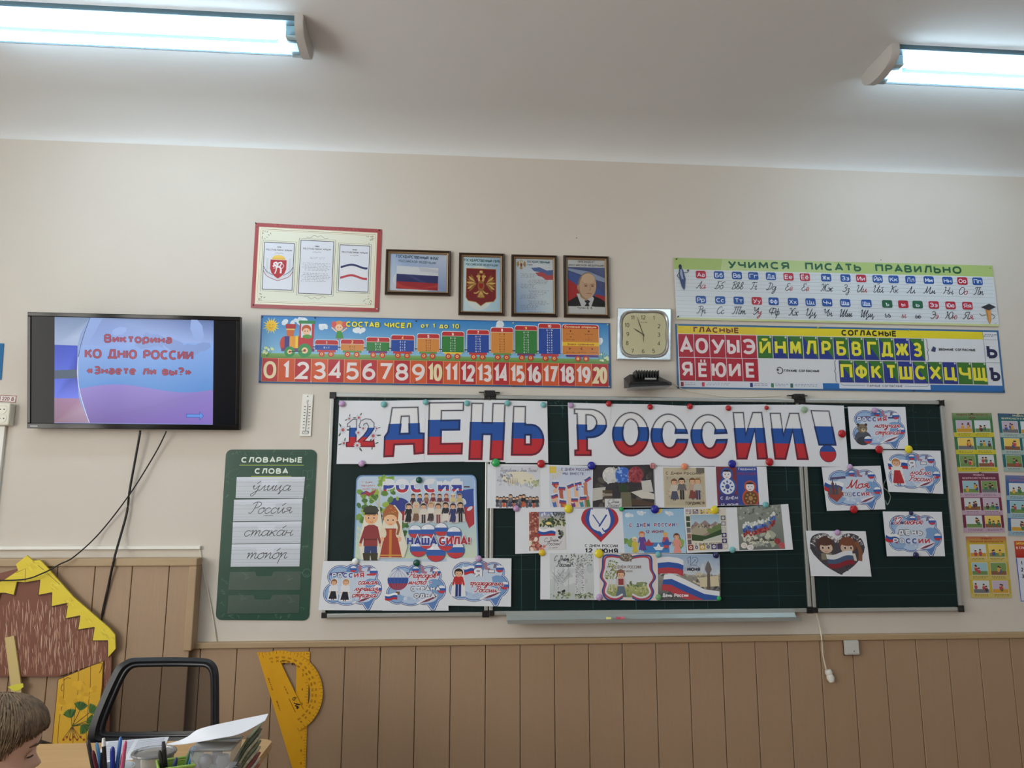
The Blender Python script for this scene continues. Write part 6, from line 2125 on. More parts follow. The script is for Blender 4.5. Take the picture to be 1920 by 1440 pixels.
def pb(S, w, h):
    S.grad(0, 0, w, h, (196, 206, 226), (206, 214, 230))
    S.rect(0, 0, 13, 13, (220, 196, 90))
    for k in range(6):
        a = .1 + k * .28
        S.line([(6 + 10 * math.cos(a), 6 + 10 * math.sin(a)), (6 + 19 * math.cos(a), 6 + 19 * math.sin(a))], 1.2, (214, 196, 130))
    S.text('С ДНЁМ РОССИИ', 22, 8, 5, (110, 70, 110), al='l', w=53, bold=.01)
    S.text('МЫ ВМЕСТЕ', 25, 16, 5, (80, 74, 130), al='l', w=40, bold=.01)
    skin = [(222, 184, 158), (180, 96, 76), (230, 196, 166), (226, 186, 150), (196, 130, 100)]
    for k, (x_, y_) in enumerate([(11, 42), (22, 44), (36, 36), (50, 34), (68, 30), (8, 60), (28, 64), (44, 62), (60, 60), (72, 56)]):
        S.line([(x_, y_ + 6), (x_ + 3, h)], 7, skin[k % 5] if k < 5 else [(80, 120, 190), (200, 150, 60), (120, 70, 130), (70, 140, 160), (90, 130, 80)][k - 5])
        S.ell(x_, y_ + 4, 4, 4.6, skin[k % 5], 10)
    for k, (x_, y_, r_) in enumerate([(5, 26, .05), (18, 35, .12), (32, 33, -.3), (47, 28, -.15), (64, 22, -.5), (2, 52, -.2), (20, 60, .2), (42, 57, .1), (58, 54, .05)]):
        S.flag(x_, y_, 13, 9.5, .5, r_, ((214, 216, 226), (64, 84, 150), (176, 70, 84)), 4)
    S.blobs(52, 36, 14, 8, 9, 2, [(110, 120, 200), (226, 226, 236)])
    S.blobs(8, 34, 8, 6, 6, 2, [(180, 60, 60), (210, 120, 70)])


def pc_(S, w, h):
    S.rect(0, 0, w, h, (58, 56, 60))
    S.blobs(0, 0, w, h, 26, 7, [(70, 66, 66), (46, 46, 50), (90, 84, 80)], .6)
    for cx_, cols in ((32, [(206, 206, 206), (184, 186, 184), (224, 222, 216)]), (56, [(60, 104, 190), (100, 140, 214), (150, 180, 230)]), (80, [(150, 66, 74), (126, 50, 60), (170, 90, 94)])):
        S.ell(cx_, 18, 14, 15, cols[0], 18)
        S.blobs(cx_ - 12, 5, 24, 27, 34, 3, cols, .6)
    S.poly([(46, 36), (62, 34), (64, 50), (50, 52)], (54, 70, 52))
    S.poly([(52, 50), (70, 50), (72, 78), (50, 78)], (110, 108, 88))
    S.poly([(0, 42), (24, 40), (20, 62), (0, 66)], (190, 188, 182))
    for k in range(4):
        S.rect(18, 46 + k * 6, 18, 5, [(90, 76, 60), (150, 140, 124), (80, 70, 60), (130, 120, 100)][k])
    S.poly([(70, 50), (92, 46), (116, 54), (116, 64), (90, 62)], (206, 202, 194))
    S.poly([(72, 62), (116, 70), (116, 78), (72, 74)], (84, 70, 60))
    S.poly([(90, 30), (108, 28), (112, 50), (92, 50)], (196, 196, 192))
    S.rect(22, 62, 31, 16, (206, 208, 210))
    S.hand('С Днём', 27, 70, 3.2, (60, 58, 66), .6, w=21)
    S.hand('России!', 26, 76.5, 3.0, (60, 58, 66), .6, w=23)


def pd(S, w, h):
    S.rect(0, 0, w, h, (196, 186, 160))
    S.rect(3, 16, w - 5, h - 20, (186, 178, 154))
    S.blobs(4, 16, w - 8, h - 22, 90, 2.2, [(170, 160, 136), (206, 196, 170), (160, 150, 140), (190, 170, 150)], .5)
    S.text('С Днем', 5, 13, 5.4, (84, 62, 50), al='l', w=30, bold=.01)
    S.text('РоссииИ!', 39, 13, 5.4, (84, 62, 50), al='l', w=36, bold=.01)
    S.rect(w - 16, 0, 15, 10, (110, 104, 96))
    for k, (x_, y_, t_, b_) in enumerate([(20, 62, (196, 190, 180), (84, 84, 106)), (34, 60, (110, 106, 110), (60, 56, 60)), (54, 60, (186, 160, 140), (130, 74, 70)), (64, 60, (190, 186, 176), (84, 76, 104))]):
        S.person(x_, y_, 40, t_, b_, [(120, 80, 60), (50, 40, 40), (130, 90, 64), (150, 120, 80)][k], skirt=k in (0, 2))
    S.text('ГОРДИМСЯ!', 40, h - 5, 5.4, (84, 62, 50), al='l', w=36, bold=.01)


def doll(S, x, y, h, shawl, body, dk):
    S.ell(x, y - h * .34, h * .31, h * .35, shawl, 20)
    S.ell(x, y - h * .78, h * .215, h * .22, shawl, 18)
    S.ell(x, y - h * .34, h * .25, h * .27, body, 18)
    S.ell(x, y - h * .76, h * .15, h * .165, (226, 222, 226), 16)
    S.ell(x, y - h * .86, h * .14, h * .07, (40, 34, 50), 12, a0=180, a1=360)
    for s in (-1, 1):
        S.ell(x + s * h * .06, y - h * .77, h * .018, h * .022, (40, 40, 80), 7)
    S.line([(x - h * .03, y - h * .67), (x + h * .03, y - h * .67)], h * .018, (170, 60, 70))
    for k in range(8):
        a = k * math.pi / 4
        S.ell(x + math.cos(a) * h * .16, y - h * .34 + math.sin(a) * h * .17, h * .045, h * .03, dk, 8, a)
    S.ell(x, y - h * .34, h * .08, h * .09, dk, 10)


def pe(S, w, h):
    S.rect(0, 0, w * .5, h, (124, 56, 66))
    S.rect(w * .5, 0, w * .5, h, (52, 78, 158))
    doll(S, 20, 56, 54, (52, 84, 160), (214, 220, 232), (70, 90, 160))
    doll(S, 62, 78, 52, (184, 84, 60), (110, 74, 50), (176, 140, 90))
    S.rect(3, 52, 34, 26, (64, 66, 130))
    S.text('С ДНЁМ', 22, 62, 5.4, (222, 224, 236), w=32, bold=.02)
    S.text('12 ИЮНЯ', 22, 74.5, 5, (222, 224, 236), w=32, bold=.02)
    S.text('Гордимся', 58, 6.5, 4.6, (222, 224, 236), w=32, bold=.02)
    S.text('РОССИЕЙ', 58, 16, 5, (150, 60, 84), w=34, bold=.02)


def pf(S, w, h):
    S.rect(0, 0, w, h, (206, 206, 204))
    S.rect(0, 0, 18, h, (150, 84, 74))
    S.blobs(0, 0, 17, h, 60, 1.8, [(196, 140, 120), (126, 60, 56), (214, 170, 150)])
    S.grad(18, 0, w - 20, 26, (130, 140, 186), (214, 200, 150))
    S.blobs(20, 12, 46, 16, 44, 3.2, [(70, 92, 66), (92, 112, 72), (56, 74, 60)], .6)
    S.blobs(40, 0, 28, 12, 30, 2.4, [(80, 92, 80), (110, 116, 100), (60, 70, 64)], .5)
    S.blobs(24, 2, 20, 6, 6, 3, [(206, 214, 230)], .5)
    S.ell(36, 22, 5, 3, (236, 214, 140), 12)
    S.flag(18, 30, 32, 16, 2.4, .12)
    S.rect(20, 46, 46, 26, (212, 212, 216))
    S.hand('С Днём', 27, 57, 3.6, (60, 58, 70), .7, w=27)
    S.hand('России!', 30, 64, 3.6, (60, 58, 70), .7, w=28)
    S.text('12 июня', 44, 70, 2.8, (90, 90, 100), w=16)
    S.blobs(0, 46, 14, 26, 10, 3.6, [(214, 150, 140), (236, 220, 206), (120, 140, 90)], .8)
    S.blobs(14, 62, 14, 10, 6, 3.2, [(206, 120, 110), (60, 64, 70)], .8)
    S.blobs(54, 32, 10, 18, 9, 2.6, [(176, 60, 70), (54, 56, 66), (100, 110, 90)])


def pg(S, w, h):
    for s in (-1, 1):
        for k, c_ in enumerate([(176, 52, 62), (52, 84, 160), (226, 228, 236)]):
            r_ = 31 - k * 7.5
            S.curve([(38 + s * 12 * (1 - k * .0), 2 + k * 0), (38 + s * (r_ * .82), 6), (38 + s * r_, 22), (38 + s * (r_ * .74), 36), (38 + s * 1.5, 60 - k * 9)], 8.2, c_, n=6)
    S.poly([(24, 50), (52, 50), (38, 68)], (176, 52, 62))
    S.poly([(28, 47), (48, 47), (38, 58)], (52, 84, 160))
    S.line([(22, 12), (44, 50)], 6.5, (226, 228, 236))
    S.line([(25, 12), (46, 47)], 2.2, (52, 84, 160))
    S.line([(54, 14), (38, 40)], 5.5, (226, 228, 236))
    S.line([(51, 12), (36, 36)], 3, (52, 84, 160))
    S.text('С ДНЕМ РОССИИ', 38.5, 78, 6, (34, 34, 42), w=61, bold=.01)
    S.text('12 ИЮНЯ', 38.5, 90, 10, (34, 34, 42), w=61, bold=.05)


def ph(S, w, h):
    S.grad(0, 0, w, h, (146, 186, 218), (176, 206, 226))
    for k in range(26):
        S.rect(k * w / 26, 0, .5, h, (160, 192, 220), .2)
    for x_, y_ in ((36, 7), (88, 8), (14, 12)):
        S.blobs(x_ - 7, y_ - 2, 14, 5, 8, 4, [(206, 218, 230), (220, 228, 236)], .7)
    S.ell(66, 2, 9, 7, (226, 196, 110), 16)
    S.blobs(0, 58, 18, 10, 8, 7, [(110, 150, 80), (130, 166, 90)], .6)
    S.blobs(96, 54, 20, 14, 8, 7, [(120, 160, 84), (140, 176, 96)], .7)
    S.rect(36, 62, 48, 20, (70, 130, 196))
    for k, (a_, c_) in enumerate(zip('С ДНЁМ РОССИИ!', [(176, 60, 76), 0, (60, 70, 150), (60, 70, 150), (176, 60, 76), (60, 70, 150), 0] + [(176, 60, 76), (60, 70, 150)] * 4)):
        if c_:
            S.text(a_, 14 + k * 6.7, 33, 7, c_, w=5 if a_ != '!' else 1.6, bold=.03, out=((214, 224, 234), .6))
    S.text('12 ИЮНЯ', 58, 44.5, 5.4, (150, 60, 90), w=34, bold=.03)
    for x_, y_, s_, hc, tc_ in ((20, 82, 30, (236, 224, 190), (206, 186, 80)), (34, 78, 36, (190, 110, 60), (100, 74, 150)), (78, 74, 30, (226, 180, 80), (190, 80, 90)), (99, 84, 38, (110, 60, 44), (226, 150, 140))):
        S.person(x_, y_, s_, tc_, tc_, hc)
    for x_, y_, c_ in ((46, 62, (170, 64, 84)), (80, 61, (60, 90, 170)), (64, 70, (226, 230, 236))):
        S.poly([(x_ - 10, y_), (x_ + 10, y_), (x_ + 6, y_ + 6), (x_ - 6, y_ + 6)], c_)
        S.poly([(x_ - 4, y_), (x_, y_ - 7), (x_ + 4, y_)], c_)


def pi_(S, w, h):
    S.rect(0, 0, w, h, (214, 210, 196))
    S.grad(9, 12, w - 22, 24, (150, 184, 206), (190, 206, 214))
    S.poly([(9, 34), (18, 24), (26, 30), (36, 22), (46, 31), (56, 25), (66, 34), (66, 60), (9, 60)], (150, 130, 130))
    S.poly([(9, 40), (28, 27), (44, 42), (30, 52), (9, 52)], (170, 162, 140))
    S.poly([(38, 40), (66, 28), (66, 46), (46, 54)], (110, 130, 84))
    S.blobs(12, 30, 50, 8, 22, 2, [(196, 190, 180), (130, 116, 104), (90, 84, 80)], .6)
    S.poly([(9, 48), (36, 52), (66, 40), (66, 52), (36, 62), (9, 60)], (60, 84, 54))
    S.poly([(30, 60), (66, 50), (66, 62), (30, 62)], (196, 200, 190))
    for k in range(5):
        S.rect(1 + k * 13, 1, 11, 9, [(170, 160, 170), (150, 140, 150), (206, 186, 120), (220, 196, 90), (196, 190, 196)][k])
        S.blobs(2 + k * 13, 2, 9, 7, 8, 1.2, [(90, 80, 96), (220, 214, 200)])
    for k, c_ in enumerate([(150, 60, 60), (206, 206, 206), (206, 170, 70), (190, 196, 190), (60, 60, 120), (60, 60, 120), (190, 190, 190)]):
        S.rect(1 + k * 11, h - 12, 10, 10, c_)
        S.ell(6 + k * 11, h - 7, 3.2, 3.2, (226, 220, 206) if k % 2 == 0 else (90, 70, 90), 8)
        S.ell(6 + k * 11, h - 7, 1.4, 1.4, c_, 6)
    for k in range(5):
        S.rect(w - 11, 14 + k * 11, 9, 9, [(110, 116, 120), (150, 150, 160), (190, 190, 186), (60, 60, 110), (60, 60, 110)][k])
        S.ell(w - 6.5, 18.5 + k * 11, 2.8, 2.8, (200, 200, 206), 8)
        S.rect(1, 14 + k * 11, 7, 9, [(60, 80, 66), (60, 80, 66), (120, 120, 126), (150, 110, 100), (110, 90, 100)][k])
    S.text('С ДНЁМ РОССИИ', 40, 69.5, 4.4, (90, 84, 80), w=50, bold=.02)


def pj(S, w, h):
    S.grad(0, 0, w, h, (140, 148, 140), (110, 116, 112))
    S.blobs(0, 0, w, 24, 40, 3, [(120, 128, 120), (166, 172, 164), (96, 104, 96)], .6)
    S.blobs(10, 50, 56, 22, 30, 6, [(196, 200, 180), (206, 206, 190), (170, 176, 156)], .5)
    top = [(10, 32), (16, 26), (24, 30), (34, 26), (44, 24), (54, 22), (64, 12), (70, 10)]
    for b_, cols in enumerate([[(224, 226, 224), (200, 206, 204)], [(70, 104, 180), (100, 130, 200), (52, 80, 150)], [(160, 60, 64), (134, 48, 54), (180, 84, 84)]]):
        for k in range(70):
            q = random.random() * 6.9
            i_ = int(q)
            x_ = top[i_][0] + (top[i_ + 1][0] - top[i_][0]) * (q - i_)
            y_ = top[i_][1] + (top[i_ + 1][1] - top[i_][1]) * (q - i_)
            S.ell(x_, y_ + 2 + b_ * 8 + random.random() * 7 + (4 if b_ == 2 else 0) * 0, 2.5, 1.8, random.choice(cols), 7, random.random() * 3, .25)
    S.hand('С Днем России!', 12, 65, 3.6, (50, 50, 50), .9, w=54)
    S.blobs(24, 68, 30, 6, 16, 3, [(170, 176, 170), (150, 156, 150)], .5)
    for x_, y_, c_ in ((9, 72, (224, 216, 210)), (20, 76, (226, 222, 220)), (70, 66, (156, 64, 70)), (77, 74, (190, 90, 96))):
        S.ell(x_, y_, 6, 5.5, c_, 14)
        S.curve([(x_ - 3, y_), (x_, y_ - 2), (x_ + 3, y_ + 1), (x_, y_ + 3)], .8, tuple(int(v * .75) for v in c_))


def birch(S, x, y0, y1, wd):
    S.poly([(x - wd * .4, y0), (x + wd * .4, y0), (x + wd, y1), (x - wd, y1)], (206, 208, 212))
    for k in range(int((y1 - y0) / 3.2)):
        yy = y0 + k * 3.2 + random.random() * 2
        S.rect(x - wd * random.uniform(.2, .9), yy, wd * random.uniform(.4, 1.1), 1, (84, 84, 90), .2)
    S.blobs(x - wd * 1.4, y1 - 5, wd * 2.8, 4, 7, 1.8, [(54, 58, 56), (84, 90, 84)])
    for k in range(6):
        yy = y0 + (y1 - y0) * random.uniform(.02, .5)
        s = random.choice((-1, 1))
        S.curve([(x, yy + 8), (x + s * 6, yy + 1), (x + s * 12, yy - 6)], .4, (120, 122, 126), dz=.3)


def pk(S, w, h):
    S.grad(0, 0, w, h, (206, 212, 216), (190, 198, 198))
    S.blobs(0, 20, w, 40, 30, 7, [(196, 202, 208), (210, 214, 218), (186, 194, 198)], .8)
    S.blobs(30, 0, 50, 24, 90, 1.6, [(120, 134, 120), (96, 104, 100), (166, 176, 166)], .7)
    for x_ in (8, 24, 34):
        S.rect(x_, 26, 1.2, 46, (176, 182, 186))
    birch(S, 16, 30, 76, 2.2)
    birch(S, 25, 38, 74, 1.6)
    birch(S, 50, 12, 82, 3.0)
    birch(S, 62, 4, 84, 4.2)
    S.blobs(0, 74, w, 10, 60, 2.6, [(150, 166, 130), (180, 190, 160), (110, 124, 96)], .5)
    S.hand('С Днём', 7, 14, 4.8, (54, 58, 74), .9, w=28)
    S.hand('России!', 11, 25, 4.8, (54, 58, 74), .9, w=30)


def pl(S, w, h):
    S.rect(0, 0, w, h, (222, 208, 200))
    S.grad(8, 4, w - 14, h - 8, (210, 216, 224), (206, 212, 214))
    S.grad(12, 58, w - 26, 24, (180, 184, 130), (140, 150, 90))
    S.blobs(50, 54, 40, 7, 26, 3, [(100, 120, 84), (130, 144, 100)], .6)
    S.blobs(12, 62, 80, 18, 60, 2, [(196, 196, 120), (120, 134, 80), (214, 206, 160)], .5)
    for x_ in (14, 18, 23):
        S.rect(x_, 14, 1.4, 56, (206, 206, 200))
    S.blobs(8, 14, 26, 34, 70, 2.2, [(130, 140, 80), (160, 166, 96), (104, 120, 70)], .5)
    S.person(41, 84, 52, (200, 196, 196), (96, 112, 128), (110, 76, 56), hat=(140, 96, 80))
    S.rect(36, 47, 10, 12, (150, 64, 66))
    for k, c_ in enumerate([(60, 84, 150), (176, 70, 80), (214, 216, 226)]):
        d = k * 3
        S.curve([(w * .42, 6 + d), (26, 3 + d), (10 + d, 6 + d), (7 + d, 28), (3 + d, 44), (10 + d, 56), (6 + d, 72), (14 + d, 86 - d), (32, 88 - d), (44, 82 - d)], 3.4, c_)
        S.curve([(w * .58, 6 + d), (82, 3 + d), (98 - d, 6 + d), (100 - d, 30), (106 - d, 44), (98 - d, 58), (102 - d, 72), (94 - d, 86 - d), (76, 88 - d), (62, 82 - d)], 3.4, c_)
    S.ell(52, 7, 13, 8, (110, 100, 90), 16)
    S.blobs(42, 1, 22, 14, 20, 2, [(150, 136, 120), (90, 80, 76), (190, 180, 160)])
    S.text('С ДНЁМ РОССИИ!', 54, 28, 6, (140, 120, 116), w=52, bold=.0)
    S.text('12 ИЮНЯ', 54, 35, 4, (150, 130, 126), w=18)


def pm(S, w, h):
    S.grad(0, 0, w, h * .5, (150, 176, 206), (196, 204, 212))
    S.blobs(20, 14, w - 22, 20, 18, 8, [(196, 202, 210), (170, 180, 196), (214, 218, 222)], .35)
    S.grad(0, h * .45, w, h * .55, (150, 148, 140), (84, 84, 88))
    S.blobs(0, h * .42, w, 26, 60, 4, [(176, 168, 146), (130, 126, 120), (200, 190, 160), (96, 92, 90)], .5)
    S.blobs(0, h * .68, w, 22, 50, 4, [(84, 84, 88), (110, 108, 104), (66, 64, 66)], .5)
    S.poly([(78, 44), (112, 40), (114, 60), (78, 62)], (206, 196, 164))
    S.poly([(91, 84), (92, 34), (97, 34), (98, 84)], (104, 90, 84))
    S.poly([(92, 36), (88, 28), (91, 18), (94, 12), (98, 18), (101, 28), (97, 36)], (110, 104, 104))
    for k, c_ in enumerate([(224, 226, 232), (52, 88, 164), (180, 66, 76)]):
        y = 3 + k * 10
        S.poly([(0, y + 4), (20, y + 2), (38, y + 4), (48, y + 8), (47, y + 19), (36, y + 14), (20, y + 13), (0, y + 14)], c_)
        S.poly([(12 - k * 2, 39 + k * 9), (26, 37 + k * 10), (52, 48 + k * 11), (86, 66 + k * 9), (114, 70 + k * 9), (114, 80 + k * 9), (82, 77 + k * 9), (48, 60 + k * 11), (24, 47 + k * 11), (10 - k * 2, 49 + k * 9)] if k < 2 else
               [(8, 57), (24, 58), (48, 70), (84, 86), (84, 87), (60, 87), (36, 80), (22, 70), (6, 68)], c_)
    S.rect(0, h - 1, w, 1, (84, 84, 88))
    S.text('12', 65, 20, 14, (170, 186, 206), w=21, wt=3.6, out=((54, 70, 130), .8))
    S.text('ИЮНЯ', 67, 32, 7, (34, 38, 60), w=24, bold=.05)
    S.text('День России', 8, 81, 7, (226, 226, 230), al='l', w=48, bold=.04)


pic([(914, 870), (1029, 871), (1030, 953), (913, 953)], 930, 873, 1013, 952, 'sheet with a pale sketch of dancing people before mountains', pa, 0)
pic([(1014, 871.5), (1112, 873), (1110.5, 952), (1015, 953)], 1030, 874, 1110, 951.5, 'sheet with raised hands waving little flags under a sun', pb, 1)
pic([(1111, 874), (1225.5, 871.5), (1228, 951), (1111, 952)], 1111.5, 873.5, 1225, 951, 'dark photograph sheet with white, blue and red flowers over books', pc_, 0)
pic([(1226.5, 874), (1341.5, 875), (1345, 952), (1229, 952)], 1243, 876.5, 1321, 951, 'sand-coloured sheet with two old-fashioned dancing couples', pd, 1)
pic([(1341, 874), (1437, 875), (1442, 946.5), (1344.5, 948.5)], 1342, 874.8, 1419, 948, 'sheet with two nesting dolls on red and blue', pe, 2)
pic([(966, 953), (1064.5, 952.5), (1066, 1035.5), (966, 1038.5)], 992, 960, 1061, 1033.5, 'sheet with an ornament band, flag and forest clearing', pf, 3)


pgs = bsheet([(1064, 953), (1166, 953), (1170.5, 1037), (1066, 1036)], 103, 84, 2)
ox_, oy_ = 22.5, 1.0
pgs.clipbox = None
pgs.tr = lambda p: np.clip(p * np.array([1.0, .93]) + np.array([ox_, oy_]), [0, .2], [103, 83.6])
pg(pgs, 70, 100)
pgs.tr = None
pgs.done('picture_sheet', 'white sheet with a tricolour ribbon heart', 'paper sheet', 'picture sheets in the middle of the board')
pic([(1165, 956), (1282, 954), (1287, 1037), (1170, 1037)], 1166.5, 955.5, 1282, 1036.5, 'light blue sheet with children sailing paper boats', ph, 3)
pic([(1282, 952.5), (1381.5, 951), (1386.5, 1033), (1288, 1037)], 1284, 954, 1361, 1034, 'sheet with a mountain valley framed by ornament squares', pi_, 4)
pic([(1381, 951), (1478, 945), (1487, 1030.5), (1386, 1033)], 1381.5, 951, 1464, 1031.5, 'grey sheet with a map shape made of flowers', pj, 3)
pic([(1013.5, 1035), (1122.5, 1036), (1124, 1125), (1013, 1124)], 1031, 1037, 1113, 1123, 'sheet with a pale grey birch grove', pk, 4)
pic([(1121.5, 1037), (1232.5, 1038), (1233.5, 1126), (1124, 1125)], 1122, 1037.5, 1231, 1125, 'sheet with a folk-dressed girl inside a ribbon border', pl, 5)
pic([(1232, 1037.5), (1348, 1039), (1350.5, 1126), (1233, 1126)], 1233, 1038.5, 1349, 1125.5, 'sheet with big flag ribbons over a town view', pm, 4)

# --- round magnets
CN = {'lilac': (186, 152, 196), 'mint': (110, 178, 180), 'dark green': (12, 84, 66), 'green': (40, 168, 88), 'red': (176, 22, 36), 'blue': (22, 30, 150), 'orange': (232, 142, 104),
      'yellow': (222, 206, 40), 'white': (226, 230, 230), 'navy': (26, 28, 84), 'pale green': (150, 180, 150), 'gold': (224, 190, 40), 'striped red and white': (176, 60, 70), 'light green': (110, 160, 110)}
MG = [(641, 757, 6, 'lilac', 'at the upper left corner of the number 12 sheet'), (719.5, 758, 6, 'mint', 'right of the number 12 sheet, top'), (798, 754, 5.5, 'mint', 'third from the left along the banner top'),
      (875.5, 756, 5.5, 'mint', 'fourth from the left along the banner top'), (951.5, 756, 5.5, 'mint', 'fifth from the left along the banner top'), (1019, 759, 5.5, 'mint', 'left of the dark gap in the banner'),
      (678, 869, 6.2, 'lilac', 'under the number 12'), (785.5, 900, 6, 'dark green', 'on top of the large friendship poster'), (929.5, 867.5, 7.8, 'green', 'at the corner of the mountain sketch sheet'),
      (1014.5, 869.5, 7.6, 'red', 'between the mountain sketch and waving hands sheets'), (1109, 873, 7.6, 'blue', 'between the waving hands and dark flower sheets'),
      (1224, 873.5, 5.8, 'striped red and white', 'right of the dark flower sheet'), (1283.5, 874.5, 6.2, 'orange', 'above the sand-coloured dancers sheet'), (1373, 869.5, 7.6, 'blue', 'above the nesting dolls sheet'),
      (1443, 866, 7.6, 'red', 'under the second zigzag letter'), (1070.5, 760, 5.4, 'lilac', 'right of the dark gap in the banner'), (1141.5, 757, 5.6, 'red', 'after the first letter of the second banner word'),
      (1219, 763, 5.4, 'red', 'after the closed round letter'), (1293.5, 762, 5.6, 'red', 'between the two open round letters'), (1366, 765, 5.6, 'red', 'between the open round and zigzag letters'), (1437.5, 764.5, 4.2, 'red', 'between the two zigzag letters, smallest red one'),
      (1508, 768, 6, 'pale green', 'before the exclamation mark'), (1579, 813, 7.6, 'red', 'at the right edge of the exclamation mark sheet'),
      (968, 953.5, 6, 'lilac', 'above the forest clearing sheet'), (1066, 954, 8, 'yellow', 'left of the ribbon heart sheet'), (1165, 954.5, 4.4, 'green', 'between the ribbon heart and paper boat sheets'),
      (1228, 955, 7.8, 'blue', 'above the paper boat sheet'), (1340, 956, 7.8, 'yellow', 'on the mountain valley sheet'), (1435.5, 946.5, 6, 'mint', 'on top of the flower map sheet'),
      (1373.5, 1031, 6, 'mint', 'between the mountain valley and flower map sheets, below'), (1016.5, 1036.5, 6.2, 'gold', 'at the upper left corner of the birch grove sheet'), (1123, 1038, 8.2, 'yellow', 'between the birch grove and ribbon border sheets'),
      (1234, 1040, 5.6, 'mint', 'between the ribbon border and town view sheets'), (1342.5, 1041, 5.8, 'navy', 'at the upper right corner of the town view sheet'), (1124, 1120, 6.2, 'lilac', 'below, between birch grove and ribbon border sheets'),
      (1235, 1120, 5.8, 'light green', 'at the lower left corner of the town view sheet'), (1348, 1122, 4.4, 'green', 'at the lower right corner of the town view sheet'),
      (666, 1053, 6.4, 'white', 'above the cloud sheet with two children'), (781, 1055.5, 6.4, 'dark green', 'above the cloud sheet with the balloon'), (897.5, 1047.5, 6, 'lilac', 'above the cloud sheet with the flag boy'),
      (1640, 769, 5.4, 'lilac', 'above the bear cloud sheet'), (1648.5, 842.5, 7.6, 'red', 'below the bear cloud sheet'), (1704, 842.5, 7.6, 'yellow', 'above the red dress cloud sheet'),
      (1594, 875.5, 5.4, 'lilac', 'above the onion dome cloud sheet'), (1601, 955, 7.6, 'red', 'below the onion dome cloud sheet'), (1708.5, 962, 4, 'navy', 'above the lowest cloud sheet, the smallest one'),
      (1717.5, 1040.5, 5.6, 'navy', 'below the lowest cloud sheet'), (1570.5, 998.5, 5.6, 'lilac', 'above the dark heart sheet')]
for px, py, r, cn, where in MG:
    c = CN[cn]
    m = mat('magnet_' + cn.replace(' ', '_'), c, .3, coat=.3)
    off = SB + .0068
    R_ = r / FPX * np.linalg.norm(W(px, py, off)[0] - CAM) * (FW @ ((W(px, py, off)[0] - CAM) / np.linalg.norm(W(px, py, off)[0] - CAM)))
    q = P(px, py, off + .003)
    prof = [(R_ * .93, 0), (R_, .002), (R_ * .97, .0045), (R_ * .82, .0075), (R_ * .55, .0098), (R_ * .25, .0108), (0, .011)]
    o = MB().lathe((q.x, -off, q.z), prof, 22, 'y').build('magnet', m, None, True)
    tag(o, '%s round magnet %s' % (cn, where), 'magnet', 'round magnets on the chalkboard')
    if cn.startswith('striped'):
        b = MB()
        for k in (-2, -1, 0, 1, 2):
            hw = math.sqrt(max(.01, 1 - (k * .38) ** 2)) * R_ * .86
            pts = []
            for j in range(7):
                u = -hw + 2 * hw * j / 6
                rr_ = min(.98, math.hypot(u, k * .36 * R_) / R_)
                hgt = np.interp(rr_, [0, .25, .55, .82, .97, 1], [.011, .0108, .0098, .0075, .0045, .002])
                pts.append((q.x + k * .36 * R_, -off - float(hgt), q.z + u))
            b.tube(pts, R_ * .07, 6)
        b.build('white_stripe', mat('stripe_white', (226, 214, 214), .4), o)

# ================================================================== FURNITURE AND THINGS AT THE BOTTOM
# --- cardboard house
HO = .085
house = empty('cardboard_house', P(100, 1300, HO), 'brown painted cardboard house with zigzag yellow roof edge and yellow shutter', 'stage prop')
BROWN = (124, 78, 62)


def flat(pts_px, base, name, parent, off, thick=.008, draw=None, m=None):
    x0 = min(p[0] for p in pts_px)
    y0 = min(p[1] for p in pts_px)
    S = Sheet([(x0, y0), (x0 + 400, y0), (x0 + 400, y0 + 400), (x0, y0 + 400)], 400, 400, off, thick, base, [(x - x0, y - y0) for x, y in pts_px])
    S.tr = lambda p: p - np.array([x0, y0])
    if draw:
        draw(S)
    S.tr = None
    return S.done(name, m=m or PAINTED, parent=parent)


def grain(S):
    def inside(x, y):
        return (y < 1262 and x < 198) and y > 1090 + max(0, x - 60) * .72 and y > 1120 + (0 if x > 20 else 20 - x)
    for _ in range(560):
        x, y = random.uniform(-10, 200), random.uniform(1095, 1262)
        if not inside(x, y):
            continue
        l = random.uniform(8, 34)
        s = random.uniform(-2.5, 3)
        if not inside(x + s, y + l * .3):
            continue
        y2 = min(y + l, 1266)
        S.curve([(x, y), (x + s * .6, (y + y2) / 2), (x + s, y2)], random.uniform(.7, 1.5), random.choice([(190, 150, 128), (176, 132, 110), (206, 172, 150), (160, 112, 90)]), dz=.2, taper=True)
    for _ in range(10):
        x, y = random.uniform(195, 206), random.uniform(1238, 1350)
        S.curve([(x, y), (x + 1, y + 8), (x - .5, y + 16)], .7, (180, 138, 116), dz=.2)


